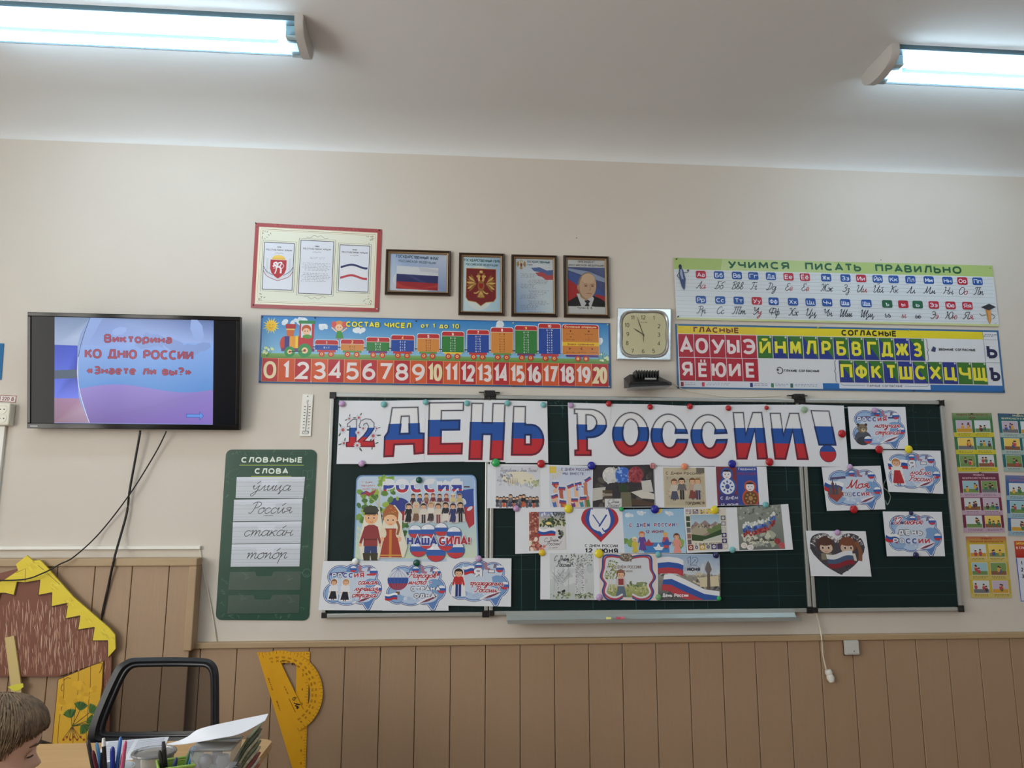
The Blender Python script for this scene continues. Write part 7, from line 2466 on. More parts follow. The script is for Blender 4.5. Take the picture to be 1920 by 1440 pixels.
gz = [P(190, 1420, HO), ]
fy = 2150
body = [(-115, 1150), (-60, 1090), (49, 1062), (80, 1085), (120, 1118), (205, 1195), (209, 1232), (206, 1330), (200, 1560), (175, 1560), (183, 1400), (191, 1281), (192, 1240), (109, 1268.5), (-90, 1268.5), (-100, 1560), (-122, 1560)]
flat(body, BROWN, 'wall_board', house, HO, .008, grain)
YEL = (226, 204, 60)
trim = [(51, 1041), (62, 1051), (75, 1049.5), (89, 1064), (112, 1090), (138, 1119), (176, 1152), (204, 1176), (216, 1190), (217, 1216), (202, 1233), (202, 1201), (173, 1201.5), (177, 1176), (146, 1181), (150, 1154.5), (122.5, 1160), (127.5, 1130.5), (96, 1137.5),
        (97.5, 1111), (72, 1116), (75, 1087.5), (47, 1092.5), (32, 1091), (26, 1116), (10, 1112), (0, 1112), (-8, 1138), (-30, 1132), (-38, 1160), (-60, 1152), (-70, 1184), (-92, 1176), (-100, 1206), (-126, 1196), (-128, 1172), (-60, 1122), (10, 1086), (34, 1070), (30, 1058)]


def d_trim(S):
    S.line([(47, 1092), (48, 1066), (30, 1074)], 1.0, (90, 74, 30))
    S.line([(62, 1052), (88, 1074), (112, 1096)], .9, (110, 92, 40))
    for i in range(len(trim)):
        a, b = trim[i], trim[(i + 1) % len(trim)]
        if 9 < i < 33:
            S.line([a, b], 1.5, (78, 54, 30), dz=.3)
        elif i < 9:
            S.line([a, b], .8, (90, 80, 40), dz=.3)
    for _ in range(60):
        k = random.randint(1, 8)
        x = trim[k][0] + random.uniform(-14, -2)
        y = trim[k][1] + random.uniform(4, 16)
        S.ell(x, y, random.uniform(2, 6), random.uniform(.5, 1.2), random.choice([(236, 218, 84), (214, 190, 50), (206, 184, 60)]), 7, .7, .2)


flat(trim, YEL, 'roof_trim', house, HO + .0085, .006, d_trim)
shut = [(109, 1274), (193.5, 1239), (191, 1290), (184, 1340), (178, 1480), (90, 1480), (98, 1389)]


def d_shut(S):
    for x0_, x1_, y0_ in ((120, 108, 1270), (147, 137, 1258), (170, 162, 1249)):
        S.curve([(x0_, y0_), (x0_ - 1, y0_ + 40), (x1_ + 3, y0_ + 80), (x1_, y0_ + 130), (x1_ - 2, y0_ + 210)], 1.1, (112, 76, 24))
    for i in range(len(shut)):
        S.line([shut[i], shut[(i + 1) % len(shut)]], 1.3, (100, 66, 24), dz=.3)
    S.curve([(118, 1282), (115, 1288), (115, 1294), (118, 1295)], 1.2, (90, 60, 24))
    S.curve([(119, 1276), (126, 1271), (133, 1272)], 1.1, (90, 60, 24))
    S.curve([(172, 1248), (190, 1243), (190, 1254), (186, 1262)], 1.2, (90, 60, 24))
    S.curve([(146, 1282), (153, 1277), (160, 1284)], .8, (170, 120, 30))
    S.blobs(112, 1280, 66, 90, 26, 5, [(222, 176, 44), (206, 158, 36)], 1.4)
    for cx_, cy_, n_, a_ in ((134, 1346, 9, -1.8), (150, 1332, 9, -1.3), (168, 1336, 9, -.6), (162, 1352, 9, .1), (152, 1360, 8, .9), (176, 1352, 7, .2)):
        for k in range(n_):
            a = a_ - .9 + 1.8 * k / n_
            S.ell(cx_ + 9 * math.cos(a), cy_ + 9 * math.sin(a), 9, 2.2, random.choice([(58, 96, 40), (44, 80, 36), (70, 110, 48)]), 8, a, .3)
        S.line([(cx_, cy_), (135, 1362)], 1.2, (44, 70, 30))
    for k in range(7):
        S.line([(135, 1362), (118 + k * 6, 1386)], .9, (90, 60, 30))
        S.ell(119 + k * 6.4, 1387 - (k % 2) * 5, 2.4, 2.4, (150, 70, 24), 10)


flat(shut, (214, 168, 44), 'shutter', house, HO + .0085, .006, d_shut)
flat([(9, 1196), (26, 1192), (39, 1283), (40, 1330), (24, 1332), (20, 1287)], (206, 184, 124), 'wooden_stick', house, HO + .009, .008)
flat([(14, 1288), (30, 1283), (43, 1281), (44, 1288), (36, 1294), (27, 1296), (20, 1292)], (214, 208, 66), 'yellow_tape', house, HO + .018, .001)


# --- triangle and protractor on the panelling
def keyhole(outer, hole):
    return outer + [outer[0], hole[0]] + hole[1:][::-1] + [hole[0]]


QY = (222, 164, 30)
TRI = [(482, 1223), (581, 1222), (570, 1512)]


def d_tri(S):
    for k in range(52):
        y = 1226 + k * 5.4
        x = 581 - (y - 1222) * .0379
        S.line([(x - (7 if k % 5 == 0 else 4), y), (x - .5, y)], .7, (120, 60, 20), dz=.2)
    for k in range(17):
        x = 486 + k * 5.6
        S.line([(x, 1223.5), (x, 1223.5 + (6 if k % 5 == 0 else 3.5))], .7, (120, 60, 20), dz=.2)
    for k, y in enumerate((1238, 1265, 1292, 1319, 1346, 1383, 1407, 1431)):
        S.text(str(k + 2), 568 - (y - 1240) * .02, y + 3, 5, (110, 56, 20))
    keep = S.tr
    for t, x, y, a_, h_ in (('0 Лин', 505, 1282, 1.25, 5), ('учебная', 521, 1326, 1.25, 3)):
        S.tr = lambda p, x=x, y=y, a_=a_: keep(np.stack([x + p[:, 0] * math.cos(a_) - p[:, 1] * math.sin(a_), y + p[:, 0] * math.sin(a_) + p[:, 1] * math.cos(a_)], 1))
        S.scribble(-12, -3, 26, h_, 1, (120, 66, 24), 3)
    S.tr = keep


tr_o = flat(keyhole(TRI, [(528, 1243), (556, 1243), (553.5, 1335)]), QY, 'triangle_ruler', None, .0225, .004, d_tri, m=MATS['laminated_print'])
tag(tr_o, 'large yellow triangle ruler hanging point down on the panelling behind the protractor', 'ruler')
nC, dC = np.array([.904, -.433]), np.array([.433, .904])
cC = np.array([526., 1299.])
outer = [tuple(cC + 79 * math.cos(t) * (-dC) + 79 * math.sin(t) * nC) for t in np.linspace(0, math.pi, 41)]
hC = np.array([546.5, 1285.])
hole = [tuple(hC + 50 * math.cos(t) * (-dC) + 31 * math.sin(t) * nC) for t in np.linspace(0, math.pi, 25)]


def d_pro(S):
    for k in range(37):
        t = math.pi * k / 36
        u = math.cos(t) * (-dC) + math.sin(t) * nC
        S.line([tuple(cC + u * (73 if k % 2 == 0 else 75.5)), tuple(cC + u * 78.6)], .7, (120, 60, 20), dz=.2)
    keep = S.tr
    for k in range(1, 18):
        t = math.pi * k / 18
        u = math.cos(t) * (-dC) + math.sin(t) * nC
        ang = math.atan2(u[1], u[0]) + math.pi / 2
        for rad, tx in ((66.5, str(180 - 10 * k)), (60, str(10 * k))):
            x, y = cC + u * rad
            S.tr = lambda p, x=x, y=y, ang=ang: keep(np.stack([x + p[:, 0] * math.cos(ang) - p[:, 1] * math.sin(ang), y + p[:, 0] * math.sin(ang) + p[:, 1] * math.cos(ang)], 1))
            S.text(tx, 0, 2, 3.6, (110, 56, 20), bold=.01)
    a_ = 1.12
    S.tr = lambda p: keep(np.stack([544 + p[:, 0] * math.cos(a_) - p[:, 1] * math.sin(a_), 1303 + p[:, 0] * math.sin(a_) + p[:, 1] * math.cos(a_)], 1))
    S.text('6', 10, 0, 9, (30, 20, 20))
    S.hand('Ам', 16, 0, 4.8, (30, 20, 20), 1.4)
    S.line([(5, 5), (34, 5)], .9, (110, 30, 20))
    S.scribble(-20, 2, 20, 3, 1, (110, 40, 20), 2)
    S.tr = keep


pr_o = flat(keyhole(outer, hole), QY, 'protractor', None, .0275, .004, d_pro, m=MATS['laminated_print'])
tag(pr_o, 'large yellow half-round protractor hanging tilted over the triangle ruler', 'protractor')
for px, py, off in ((533, 1246, .0315), (549, 1246, .0265)):
    q = P(px, py, off)
    b = MB().tube([(q.x, -.0205, q.z + .002), (q.x, -.040, q.z + .002), (q.x, -.044, q.z + .008)], .0022, 8)
    tag(b.build('nail', mat('dark_nail', (50, 36, 28), .4, .5), None, True), 'dark bent nail carrying the yellow rulers, the %s one' % ('left' if px < 540 else 'right'), 'nail')

# --- desk
DZ_ = .75
c1 = H(514, 1385, DZ_)
dx1, dyb = c1.x, c1.y
dx0, dyf = -1.95, -1.735
desk = empty('teacher_desk', ((dx0 + dx1) / 2, (dyb + dyf) / 2, 0), 'light wood teacher desk at the lower left with papers and pen holders on it', 'desk')
r = .035
cor = [(dx1 - r + r * math.sin(t), dyb - r + r * math.cos(t)) for t in [math.pi / 2 * k / 6 for k in range(7)]]
cor2 = [(dx1 - r + r * math.cos(t), dyf + r - r * math.sin(t)) for t in [math.pi / 2 * k / 6 for k in range(7)]]
out_ = [(dx0, dyb)] + cor + cor2 + [(dx0, dyf)]
MB().prism([(x, y, DZ_) for x, y in out_], [(x, y, DZ_ - .022) for x, y in out_], .002).build('desktop', wood_top, desk)
for a in (dx0 + .05, dx1 - .12):
    MB().box((a, dyf + .05, 0), (a + .018, dyb - .05, DZ_ - .0225), .001).build('side_panel', wood_top, desk)
MB().box((dx0 + .0685, dyf + .09, .25), (dx1 - .1205, dyf + .108, DZ_ - .0225), .001).build('front_panel', wood_top, desk)

# --- mesh chair
CO = .72
chair = empty('office_chair', (P(290, 1300, CO).x, -CO - .25, 0), 'black office chair with mesh backrest behind the teacher desk', 'chair')


def cpt(px, py, extra=0.0):
    u = (px - 295) / 120.0
    return P(px, py, CO + .05 * u * u + extra)


outer_c = [(232, 1240), (246, 1234), (275, 1232.5), (330, 1232), (380, 1234), (395, 1237), (405, 1246), (410, 1262), (411, 1300), (411, 1345), (411, 1392), (396, 1400), (330, 1404), (250, 1404), (185, 1402), (166, 1396), (164, 1380), (172, 1350), (188, 1310), (206, 1272), (218, 1250)]
inner_c = [(248, 1254), (256, 1251.5), (275, 1250.5), (330, 1250), (374, 1250.5), (386, 1252.5), (391, 1258), (394, 1270), (395, 1300), (395, 1335), (394, 1362), (384, 1369), (330, 1371), (262, 1372), (210, 1372), (199, 1371), (198, 1364), (203, 1345), (216, 1312), (230, 1280), (240, 1262)]


def cl_cat(p):
    q = p[-1:] + p + p[:2]
    o = []
    for i in range(1, len(q) - 2):
        for k in range(3):
            t = k / 3
            a, b_, c, d = q[i - 1], q[i], q[i + 1], q[i + 2]
            o.append(tuple(.5 * ((2 * b_[j]) + (-a[j] + c[j]) * t + (2 * a[j] - 5 * b_[j] + 4 * c[j] - d[j]) * t * t + (-a[j] + 3 * b_[j] - 3 * c[j] + d[j]) * t ** 3) for j in (0, 1)))
    return o


outer_c, inner_c = cl_cat(outer_c), cl_cat(inner_c)
b = MB()
n = len(outer_c)
A = [b.bm.verts.new(cpt(x, y, .018)) for x, y in outer_c]
Bm = [b.bm.verts.new(cpt((ox * .6 + ix * .4), (oy * .6 + iy * .4), .03)) for (ox, oy), (ix, iy) in zip(outer_c, inner_c)]
Ci = [b.bm.verts.new(cpt(x, y, .016)) for x, y in inner_c]
Db = [b.bm.verts.new(cpt(x, y, -.012)) for x, y in inner_c]
Eb = [b.bm.verts.new(cpt(x, y, -.012)) for x, y in outer_c]
rings = [A, Bm, Ci, Db, Eb]
for r_ in range(5):
    q0, q1 = rings[r_], rings[(r_ + 1) % 5]
    for k in range(n):
        b.bm.faces.new((q0[k], q0[(k + 1) % n], q1[(k + 1) % n], q1[k]))
b.build('backrest_frame', mat('chair_black', (24, 26, 30), .45), chair, True)
sc_ = .82
pts_t = [((ox * .25 + ix * .75), (oy * .25 + iy * .75)) for (ox, oy), (ix, iy) in zip(outer_c, inner_c)]
b = MB().tube([cpt(x, y, .024) for x, y in pts_t] + [cpt(pts_t[0][0], pts_t[0][1], .024)], .0045, 8, cap=False)
b.build('edge_piping', mat('chair_grey_piping', (44, 46, 52), .35), chair, True)
mm = bpy.data.materials.new('chair_mesh_net')
mm.use_nodes = True
nt = mm.node_tree
nt.nodes.remove(nt.nodes['Principled BSDF'])
out = nt.nodes['Material Output']
tcn = nt.nodes.new('ShaderNodeTexCoord')
wv_ = nt.nodes.new('ShaderNodeTexWave')
wv_.wave_type = 'BANDS'
wv_.bands_direction = 'DIAGONAL'
wv_.inputs['Scale'].default_value = 150
nt.links.new(tcn.outputs['Object'], wv_.inputs['Vector'])
rp = nt.nodes.new('ShaderNodeMapRange')
rp.inputs[3].default_value = .34
rp.inputs[4].default_value = .8
nt.links.new(wv_.outputs['Fac'], rp.inputs[0])
df = nt.nodes.new('ShaderNodeBsdfDiffuse')
df.inputs[0].default_value = (.012, .013, .015, 1)
tp = nt.nodes.new('ShaderNodeBsdfTransparent')
mx = nt.nodes.new('ShaderNodeMixShader')
nt.links.new(rp.outputs[0], mx.inputs[0])
nt.links.new(tp.outputs[0], mx.inputs[1])
nt.links.new(df.outputs[0], mx.inputs[2])
nt.links.new(mx.outputs[0], out.inputs[0])
b = MB()
ctr = b.bm.verts.new(cpt(300, 1312, -.02))
iv = [b.bm.verts.new(cpt(x, y, .0)) for x, y in inner_c]
for k in range(n):
    b.bm.faces.new((iv[k], iv[(k + 1) % n], ctr))
b.build('mesh_panel', mm, chair, True)
cx = chair.location.x
cbk = mat('chair_black', (24, 26, 30), .45)
MB().box((cx - .24, -CO - .50, .455), (cx + .24, -CO - .04, .515), .02).build('seat', mat('black_fabric', (26, 26, 28), .9, bump=.3, bscale=300), chair, True)
MB().tube([(cx, -CO - .2, .45), (cx, -CO - .03, .44), (cx, -CO + .03, .52), (cx, -CO + .02, .66)], .02, 10).build('back_bracket', cbk, chair, True)
MB().tube([(cx, -CO - .27, .455), (cx, -CO - .27, .12)], .025, 14).build('gas_column', cbk, chair, True)
for s in (-1, 1):
    MB().tube([(cx + s * .25, -CO - .1, .47), (cx + s * .29, -CO - .1, .5), (cx + s * .29, -CO - .1, .66), (cx + s * .29, -CO - .16, .68), (cx + s * .29, -CO - .33, .68)], .014, 10).build('armrest', cbk, chair, True)
for k in range(5):
    t = 2 * math.pi * k / 5 + .3
    e = Vector((cx + .27 * math.cos(t), -CO - .27 + .27 * math.sin(t), .075))
    lg = MB().tube([(cx, -CO - .27, .12), e], [.026, .016], 10).build('leg', cbk, chair, True)
    MB().tube([(e.x - .012, e.y, .027), (e.x + .012, e.y, .027)], .027, 14).build('castor', cbk, lg, True)
    MB().tube([(e.x, e.y, .03), (e.x, e.y, .078)], .008, 8).build('castor_stem', cbk, lg, True)


# --- things on the desk
def cyl_cup(name, c, rt, rb, h, m, label, cat, open_=True):
    th_ = .002
    prof = [(rb, 0), (rt, h), (rt - th_, h), (rb - th_, .004), (0, .004)]
    return tag(MB().lathe(c, prof, 32).build(name, m, None, True), label, cat)


def P3(px, py, off, z=None):
    p = P(px, py, off)
    if z is not None:
        p.z = z
    return p


def pen(a, e, r, col, label, tip=None, cat='pen', group='pens in the holders'):
    m = mat('pen_%d_%d_%d' % col, col, .35)
    a, e = Vector(a), Vector(e)
    d = (e - a).normalized()
    root = MB().tube([a, a + d * .004, e - d * .012, e - d * .004, e], [r * .4, r, r, r * .8, r * .35], 10).build('pen', m, None, True)
    tag(root, label, cat, group)
    if tip:
        MB().tube([e - d * .016, e + d * .001], [r * 1.12, r * .7], 10).build('cap', mat('pen_%d_%d_%d' % tip, tip, .3), root, True)


CUPO = 1.665
cc = P3(212, 1440, CUPO, DZ_)
cyl_cup('pencil_cup', (cc.x, cc.y, DZ_), .046, .038, .092, mat('blue_white_cup', (206, 214, 222), .35), 'light pencil cup at the bottom left of the desk full of pens', 'cup')
for px, py, w_, col, tip, lab in ((164.5, 1387, 3.6, (34, 36, 36), None, 'dark pen leaning furthest left in the pencil cup'), (181, 1392, 3.2, (92, 150, 206), None, 'light blue pen second from left in the pencil cup'),
                                  (194, 1385, 3.4, (30, 26, 28), (214, 214, 210), 'black pen with a white tip in the pencil cup'), (211, 1400, 4.2, (34, 54, 140), None, 'short dark blue pen in the middle of the pencil cup'),
                                  (226.5, 1381, 3.4, (60, 110, 186), None, 'tall blue pen right of centre in the pencil cup'), (236, 1389, 3.2, (204, 92, 130), None, 'pink pen leaning right in the pencil cup'),
                                  (232.5, 1410, 4.4, (38, 90, 46), None, 'dark green marker lowest at the right of the cup'), (174, 1407, 3.4, (90, 30, 44), None, 'dark red pen low on the left of the cup'),
                                  (190, 1411, 3.6, (24, 28, 60), None, 'navy pen low behind the white-tipped one')):
    e = P3(px, py, CUPO + random.uniform(-.02, .02))
    u = (px - 205) / 40.0
    a = Vector((cc.x + u * .014, cc.y + random.uniform(-.014, .014), DZ_ + .006))
    k = min(1, .040 / max(abs((a.x + (e.x - a.x) * .088 / (e.z - a.z)) - cc.x), 1e-4))
    if k < 1:
        a.x = cc.x + math.copysign(.030, -0 + (1 if u > 0 else -1)) * .9
    pen(a, e, w_ / 770.0, col, lab, tip)
# green basket
BO_ = 1.63
qz = P(330, 1431, BO_).z
bc = P3(329, 1430, BO_)
bw, bd = .038, .036
rot = math.radians(24)


def rp2(u, v, z, s=1.0):
    x, y = u * bw * s, v * bd * s
    return Vector((bc.x + x * math.cos(rot) - y * math.sin(rot), bc.y + x * math.sin(rot) + y * math.cos(rot), z))


bk = empty('green_basket', (bc.x, bc.y, DZ_), 'small light green plastic basket holding pens on the desk', 'basket')
gm = mat('green_plastic', (150, 186, 84), .4)
for k in range(4):
    cs = [(-1, -1), (1, -1), (1, 1), (-1, 1)]
    a, c = cs[k], cs[(k + 1) % 4]
    MB().prism([rp2(*a, qz - .004), rp2(*c, qz - .004), rp2(*c, DZ_ + .002, .86), rp2(*a, DZ_ + .002, .86)],
               [rp2(*a, qz - .004, .96), rp2(*c, qz - .004, .96), rp2(*c, DZ_ + .002, .82), rp2(*a, DZ_ + .002, .82)]).build('side', gm, bk)
MB().tube([rp2(*c, qz) for c in [(-1, -1), (1, -1), (1, 1), (-1, 1), (-1, -1)]], .0034, 8).build('rim', gm, bk)
MB().prism([rp2(*c, DZ_ + .003, .86) for c in cs], [rp2(*c, DZ_ + .0005, .86) for c in cs]).build('bottom', gm, bk)
for px, py, ox, w_, col, tip, lab in ((299, 1407, .018, 4, (46, 46, 40), None, 'dark olive pen leaning left in the green basket'), (306.5, 1391, .012, 4, (28, 26, 28), (60, 60, 64), 'tall black pen in the green basket'),
                                      (331, 1420, .004, 3.6, (50, 60, 120), None, 'short blue pen in the middle of the green basket'), (357, 1406, -.014, 4.4, (60, 96, 66), None, 'green marker leaning right in the green basket'),
                                      (364, 1399, -.012, 3.6, (70, 136, 196), None, 'bright blue pen at the right of the green basket')):
    e = P3(px, py, BO_)
    pen((bc.x + (-.012 if ox > 0 else .012) * 1.0, bc.y + ox * .3, DZ_ + .006), e, w_ / 790.0, col, lab, tip)
# round tub
tc_ = P3(289, 1412, 1.50, DZ_)
tz1 = P(289, 1408, 1.50).z
t_ = empty('round_tub', (tc_.x, tc_.y, DZ_), 'round clear plastic tub with lid behind the green basket', 'tub')
MB().lathe((tc_.x, tc_.y, DZ_), [(.040, .0005), (.048, tz1 - DZ_ - .006), (.0465, tz1 - DZ_ - .006), (.0385, .003), (0, .003)], 36).build('tub', TUB, t_, True)
MB().lathe((tc_.x, tc_.y, tz1 - .006), [(.0525, 0), (.0535, .003), (.052, .006), (.046, .0055), (.044, .002), (0, .002)], 36).build('lid', TUB, t_, True)
# containers
k0_ = P3(404, 1440, 1.60)
ztop = P(404, 1386, 1.60).z
hh = (ztop - DZ_ - .012) / 2
for j in range(2):
    z0 = DZ_ + .0005 + j * (hh + .005)
    cn_ = empty('plastic_container', (k0_.x, k0_.y, z0), ['lower clear food container in the stack of two on the desk', 'upper clear food container with lid under the curved paper'][j], 'container')
    pts = [(k0_.x + sx * .047, k0_.y + sy * .05) for sx, sy in ((-1, -1), (1, -1), (1, 1), (-1, 1))]
    ptb = [(k0_.x + sx * .041, k0_.y + sy * .044) for sx, sy in ((-1, -1), (1, -1), (1, 1), (-1, 1))]
    MB().prism([(x, y, z0 + hh - .007) for x, y in pts], [(x, y, z0) for x, y in ptb], .004).build('box', TUB, cn_, True)
    for c_ in range(3):
        q = Vector((k0_.x - .022 + c_ * .021, k0_.y - .012 + (c_ % 2) * .022, z0 + .02))
        MB().lathe(q, [(0, -.017), (.012, -.013), (.0165, 0), (.012, .013), (0, .017)], 14).build('cotton_ball', mat('grey_white_cotton', (190, 192, 198), .9), cn_, True)
    MB().box((k0_.x - .050, k0_.y - .053, z0 + hh - .0068), (k0_.x + .050, k0_.y + .053, z0 + hh), .003).build('lid', TUB, cn_, True)
# leaning notebooks
nbt = P(477, 1367, 1.455)
ang = math.radians(60)
L0 = (nbt.z - DZ_) / math.sin(ang)
nb0 = Vector((nbt.x - L0 * math.cos(ang), nbt.y, DZ_))
dirv, prv = Vector((math.cos(ang), 0, math.sin(ang))), Vector((math.sin(ang), 0, -math.cos(ang)))
cols = [(150, 160, 130), (96, 110, 84), (196, 190, 160), (120, 130, 96), (206, 196, 170), (150, 54, 48), (206, 200, 186), (170, 70, 60)]
for k, c_ in enumerate(cols):
    base = Vector((nb0.x + k * .0085, nb0.y, DZ_))
    L_ = L0 - k * .0172
    lab = '%s notebook leaning in the desk stack, %s' % (['grey green', 'dark green', 'cream', 'olive', 'pale yellow', 'dark red', 'off-white', 'brick red'][k], ['nearest the containers', 'second from the containers', 'third from the containers', 'fourth from the containers', 'fifth from the containers', 'sixth from the containers', 'seventh from the containers', 'outermost on the right'][k])
    th_ = .0058
    pts = [base, base + dirv * L_, base + dirv * L_ + prv * th_, base + Vector((th_ / math.sin(ang), 0, 0))]
    root = MB().prism([p + Vector((0, -.07, 0)) for p in pts], [p + Vector((0, .07, 0)) for p in pts]).build('notebook', mat('notebook_%d' % k, c_, .55, vary=.25, vscale=90), None)
    tag(root, lab, 'notebook', 'leaning notebooks on the desk')
# papers
def hsheet(name, cs, z, label, rows):
    root = MB().prism([(x, y, z + .0006) for x, y in cs], [(x, y, z) for x, y in cs]).build(name, mat('white_paper', (222, 226, 234), .8), None)
    tag(root, label, 'paper')
    c_ = [Vector((x, y, z + .0007)) for x, y in cs]
    vs_, fs = [], []
    for r_ in range(rows):
        v = .06 + .88 * r_ / rows
        for a_, b_ in ((.06, .46), (.52, .94)):
            for vv in (v, v + .35 / rows):
                for uu in ((a_, b_) if vv == v else (b_, a_)):
                    vs_.append((c_[0] * (1 - uu) + c_[1] * uu) * (1 - vv) + (c_[3] * (1 - uu) + c_[2] * uu) * vv)
            fs.append(tuple(range(len(vs_) - 4, len(vs_))))
    me = bpy.data.meshes.new('printed_lines')
    me.from_pydata([tuple(v) for v in vs_], [], fs)
    link_mesh('printed_lines', me, mat('grey_ink', (150, 156, 176), .8), root)


p_ = [H(198, 1391, DZ_), H(317, 1382, DZ_), H(300, 1420, DZ_), H(172, 1432, DZ_)]
hsheet('paper_sheet', [(v.x, v.y) for v in p_], DZ_ + .0004, 'white printed sheet lying flat on the desk behind the pencil cup', 16)
back = [(313, 1394.5, 1.40), (334, 1389, 1.42), (352, 1381, 1.46), (376, 1366, 1.50), (440, 1351, 1.52), (503, 1338, 1.53)]
frnt = [(313, 1397, 1.42), (340, 1395.5, 1.50), (370, 1391, 1.60), (410, 1384, 1.66), (452, 1375, 1.69), (497, 1351, 1.66)]
b = MB()
g0 = [P(*v) for v in back]
g1 = [P(*v) for v in frnt]


def dens(g):
    o = [g[0]]
    p = [g[0]] + g + [g[-1]]
    o = []
    for i in range(1, len(p) - 2):
        for k in range(5):
            t = k / 5
            a, b_, c, d = p[i - 1], p[i], p[i + 1], p[i + 2]
            o.append(.5 * ((2 * b_) + (-a + c) * t + (2 * a - 5 * b_ + 4 * c - d) * t * t + (-a + 3 * b_ - 3 * c + d) * t ** 3))
    return o + [g[-1]]


g0, g1 = dens(g0), dens(g1)
for zoff in (0, -.0008):
    r0 = [b.bm.verts.new(p + Vector((0, 0, zoff))) for p in g0]
    r1 = [b.bm.verts.new(p + Vector((0, 0, zoff))) for p in g1]
    for k in range(len(r0) - 1):
        b.bm.faces.new((r0[k], r0[k + 1], r1[k + 1], r1[k]))
tag(b.build('curved_paper', mat('white_paper', (222, 226, 234), .8), None, True), 'loose white paper curving over the containers and notebooks', 'paper')

# ================================================================== THE BOY
NOSE = P(77.5, 1430, 1.95)
HS = .181
tilt = math.radians(5)
fwd_v = Vector((.995, .03, 0)).normalized()          # he faces right, turned a little to the wall
left_v = Vector((-fwd_v.y, fwd_v.x, 0))
hfv = Vector((.9, .40, 0)).normalized()
hl = Vector((-hfv.y, hfv.x, 0))
hf = (hfv * math.cos(tilt) - Vector((0, 0, 1)) * math.sin(tilt)).normalized()
hu = (hfv * math.sin(tilt) + Vector((0, 0, 1)) * math.cos(tilt)).normalized()
US = [0, .04, .08, .12, .16, .19, .215, .24, .27, .30, .33, .36, .40, .44, .48, .52, .57, .63, .70, .77, .84, .90, .95, .985, 1.0]
FR = ([0, .03, .08, .12, .17, .2, .24, .28, .45, .5, .54, .63, .72, .8, .88, .94, .98, 1], [.20, .32, .365, .365, .38, .365, .39, .375, .375, .39, .415, .43, .425, .40, .34, .25, .14, .0])
BK = ([0, .1, .2, .3, .42, .55, .68, .8, .9, .96, 1], [.02, .06, .16, .34, .46, .51, .52, .46, .33, .19, 0])
SD = ([0, .05, .12, .22, .35, .5, .65, .78, .88, .95, 1], [.10, .17, .22, .27, .315, .345, .355, .33, .26, .16, 0])


def head_r(u, th, grow=0.0):
    f, bk_, s = np.interp(u, *FR), np.interp(u, *BK), np.interp(u, *SD)
    c, sn = math.cos(th), math.sin(th)
    x = (f if c > 0 else bk_) * abs(c) ** .92 * (1 if c > 0 else -1)
    y = s * abs(sn) ** .92 * (1 if sn > 0 else -1)
    d = abs(th) if th < math.pi else abs(th - 2 * math.pi)
    if u < .52 and u > .26:
        prof = np.interp(u, [.26, .285, .315, .345, .42, .52], [0, .05, .098, .092, .035, .0])
        x += prof * math.exp(-(d / np.interp(u, [.28, .33, .5], [.24, .20, .12])) ** 2)
    x -= .030 * math.exp(-((d - .42) / .16) ** 2 - ((u - .455) / .045) ** 2)
    x += .016 * math.exp(-((d - .42) / .2) ** 2 - ((u - .54) / .03) ** 2)
    x += .018 * math.exp(-(d / .2) ** 2 - ((u - .235) / .018) ** 2) + .016 * math.exp(-(d / .2) ** 2 - ((u - .175) / .02) ** 2)
    y *= 1 + .05 * math.exp(-((d - .8) / .3) ** 2 - ((u - .3) / .08) ** 2)
    return x * (1 + grow), y * (1 + grow)


tx, _ = head_r(.325, 0)
HC = NOSE - hf * tx * HS - hu * .325 * HS       # chin level on the head's axis


def hp3(u, th, grow=0.0, du=0.0):
    x, y = head_r(u, th, grow)
    return HC + hf * x * HS + hl * y * HS + hu * (u + du) * HS


boy = empty('person', (HC.x - .05, HC.y, .0), 'boy with short light brown hair in profile looking down, lower left corner', 'person')
skin_m = mat('skin', (222, 182, 160), .5, vary=.04, vscale=12)
skin_m.node_tree.nodes['Principled BSDF'].inputs['Subsurface Weight'].default_value = .12
skin_m.node_tree.nodes['Principled BSDF'].inputs['Subsurface Radius'].default_value = (.01, .004, .002)
b = MB()
NT = 56
angs = [2 * math.pi * k / NT for k in range(NT)]
# finer rows at the face front
angs = sorted(set([round(a, 4) for a in angs] + [round(x % (2 * math.pi), 4) for k in range(-6, 7) for x in [k * .056]]))
NT = len(angs)
rings = []
neck_c = HC - hf * .10 * HS
body_pts = []
for u in US[:-1]:
    rings.append([b.bm.verts.new(hp3(u, t)) for t in angs])
top = b.bm.verts.new(HC + hu * HS)
for i in range(len(rings) - 1):
    for k in range(NT):
        b.bm.faces.new((rings[i][k], rings[i][(k + 1) % NT], rings[i + 1][(k + 1) % NT], rings[i + 1][k]))
for k in range(NT):
    b.bm.faces.new((rings[-1][k], rings[-1][(k + 1) % NT], top))
# neck, shoulders and trunk carry on from the jaw as one surface
shz = HC.z - .075
tc0 = Vector((HC.x - .105, HC.y - .02, 0))
prev = rings[0]
for z, cx_, ra, rb_ in ((HC.z - .012, .035, .050, .046), (HC.z - .045, .065, .048, .046), (shz - .005, .085, .055, .062), (shz - .025, .095, .07, .125), (shz - .06, .10, .085, .150), (shz - .16, .105, .095, .140), (shz - .28, .105, .09, .125), (shz - .36, .105, .10, .14), (.455, .10, .10, .145)):
    ring = []
    for t in angs:
        v = Vector((HC.x - cx_, HC.y - .01, z)) + fwd_v * math.cos(t) * ra + left_v * math.sin(t) * rb_
        ring.append(b.bm.verts.new(v))
    for k in range(NT):
        b.bm.faces.new((prev[k], prev[(k + 1) % NT], ring[(k + 1) % NT], ring[k]))
    prev = ring
b.bm.faces.new(prev)
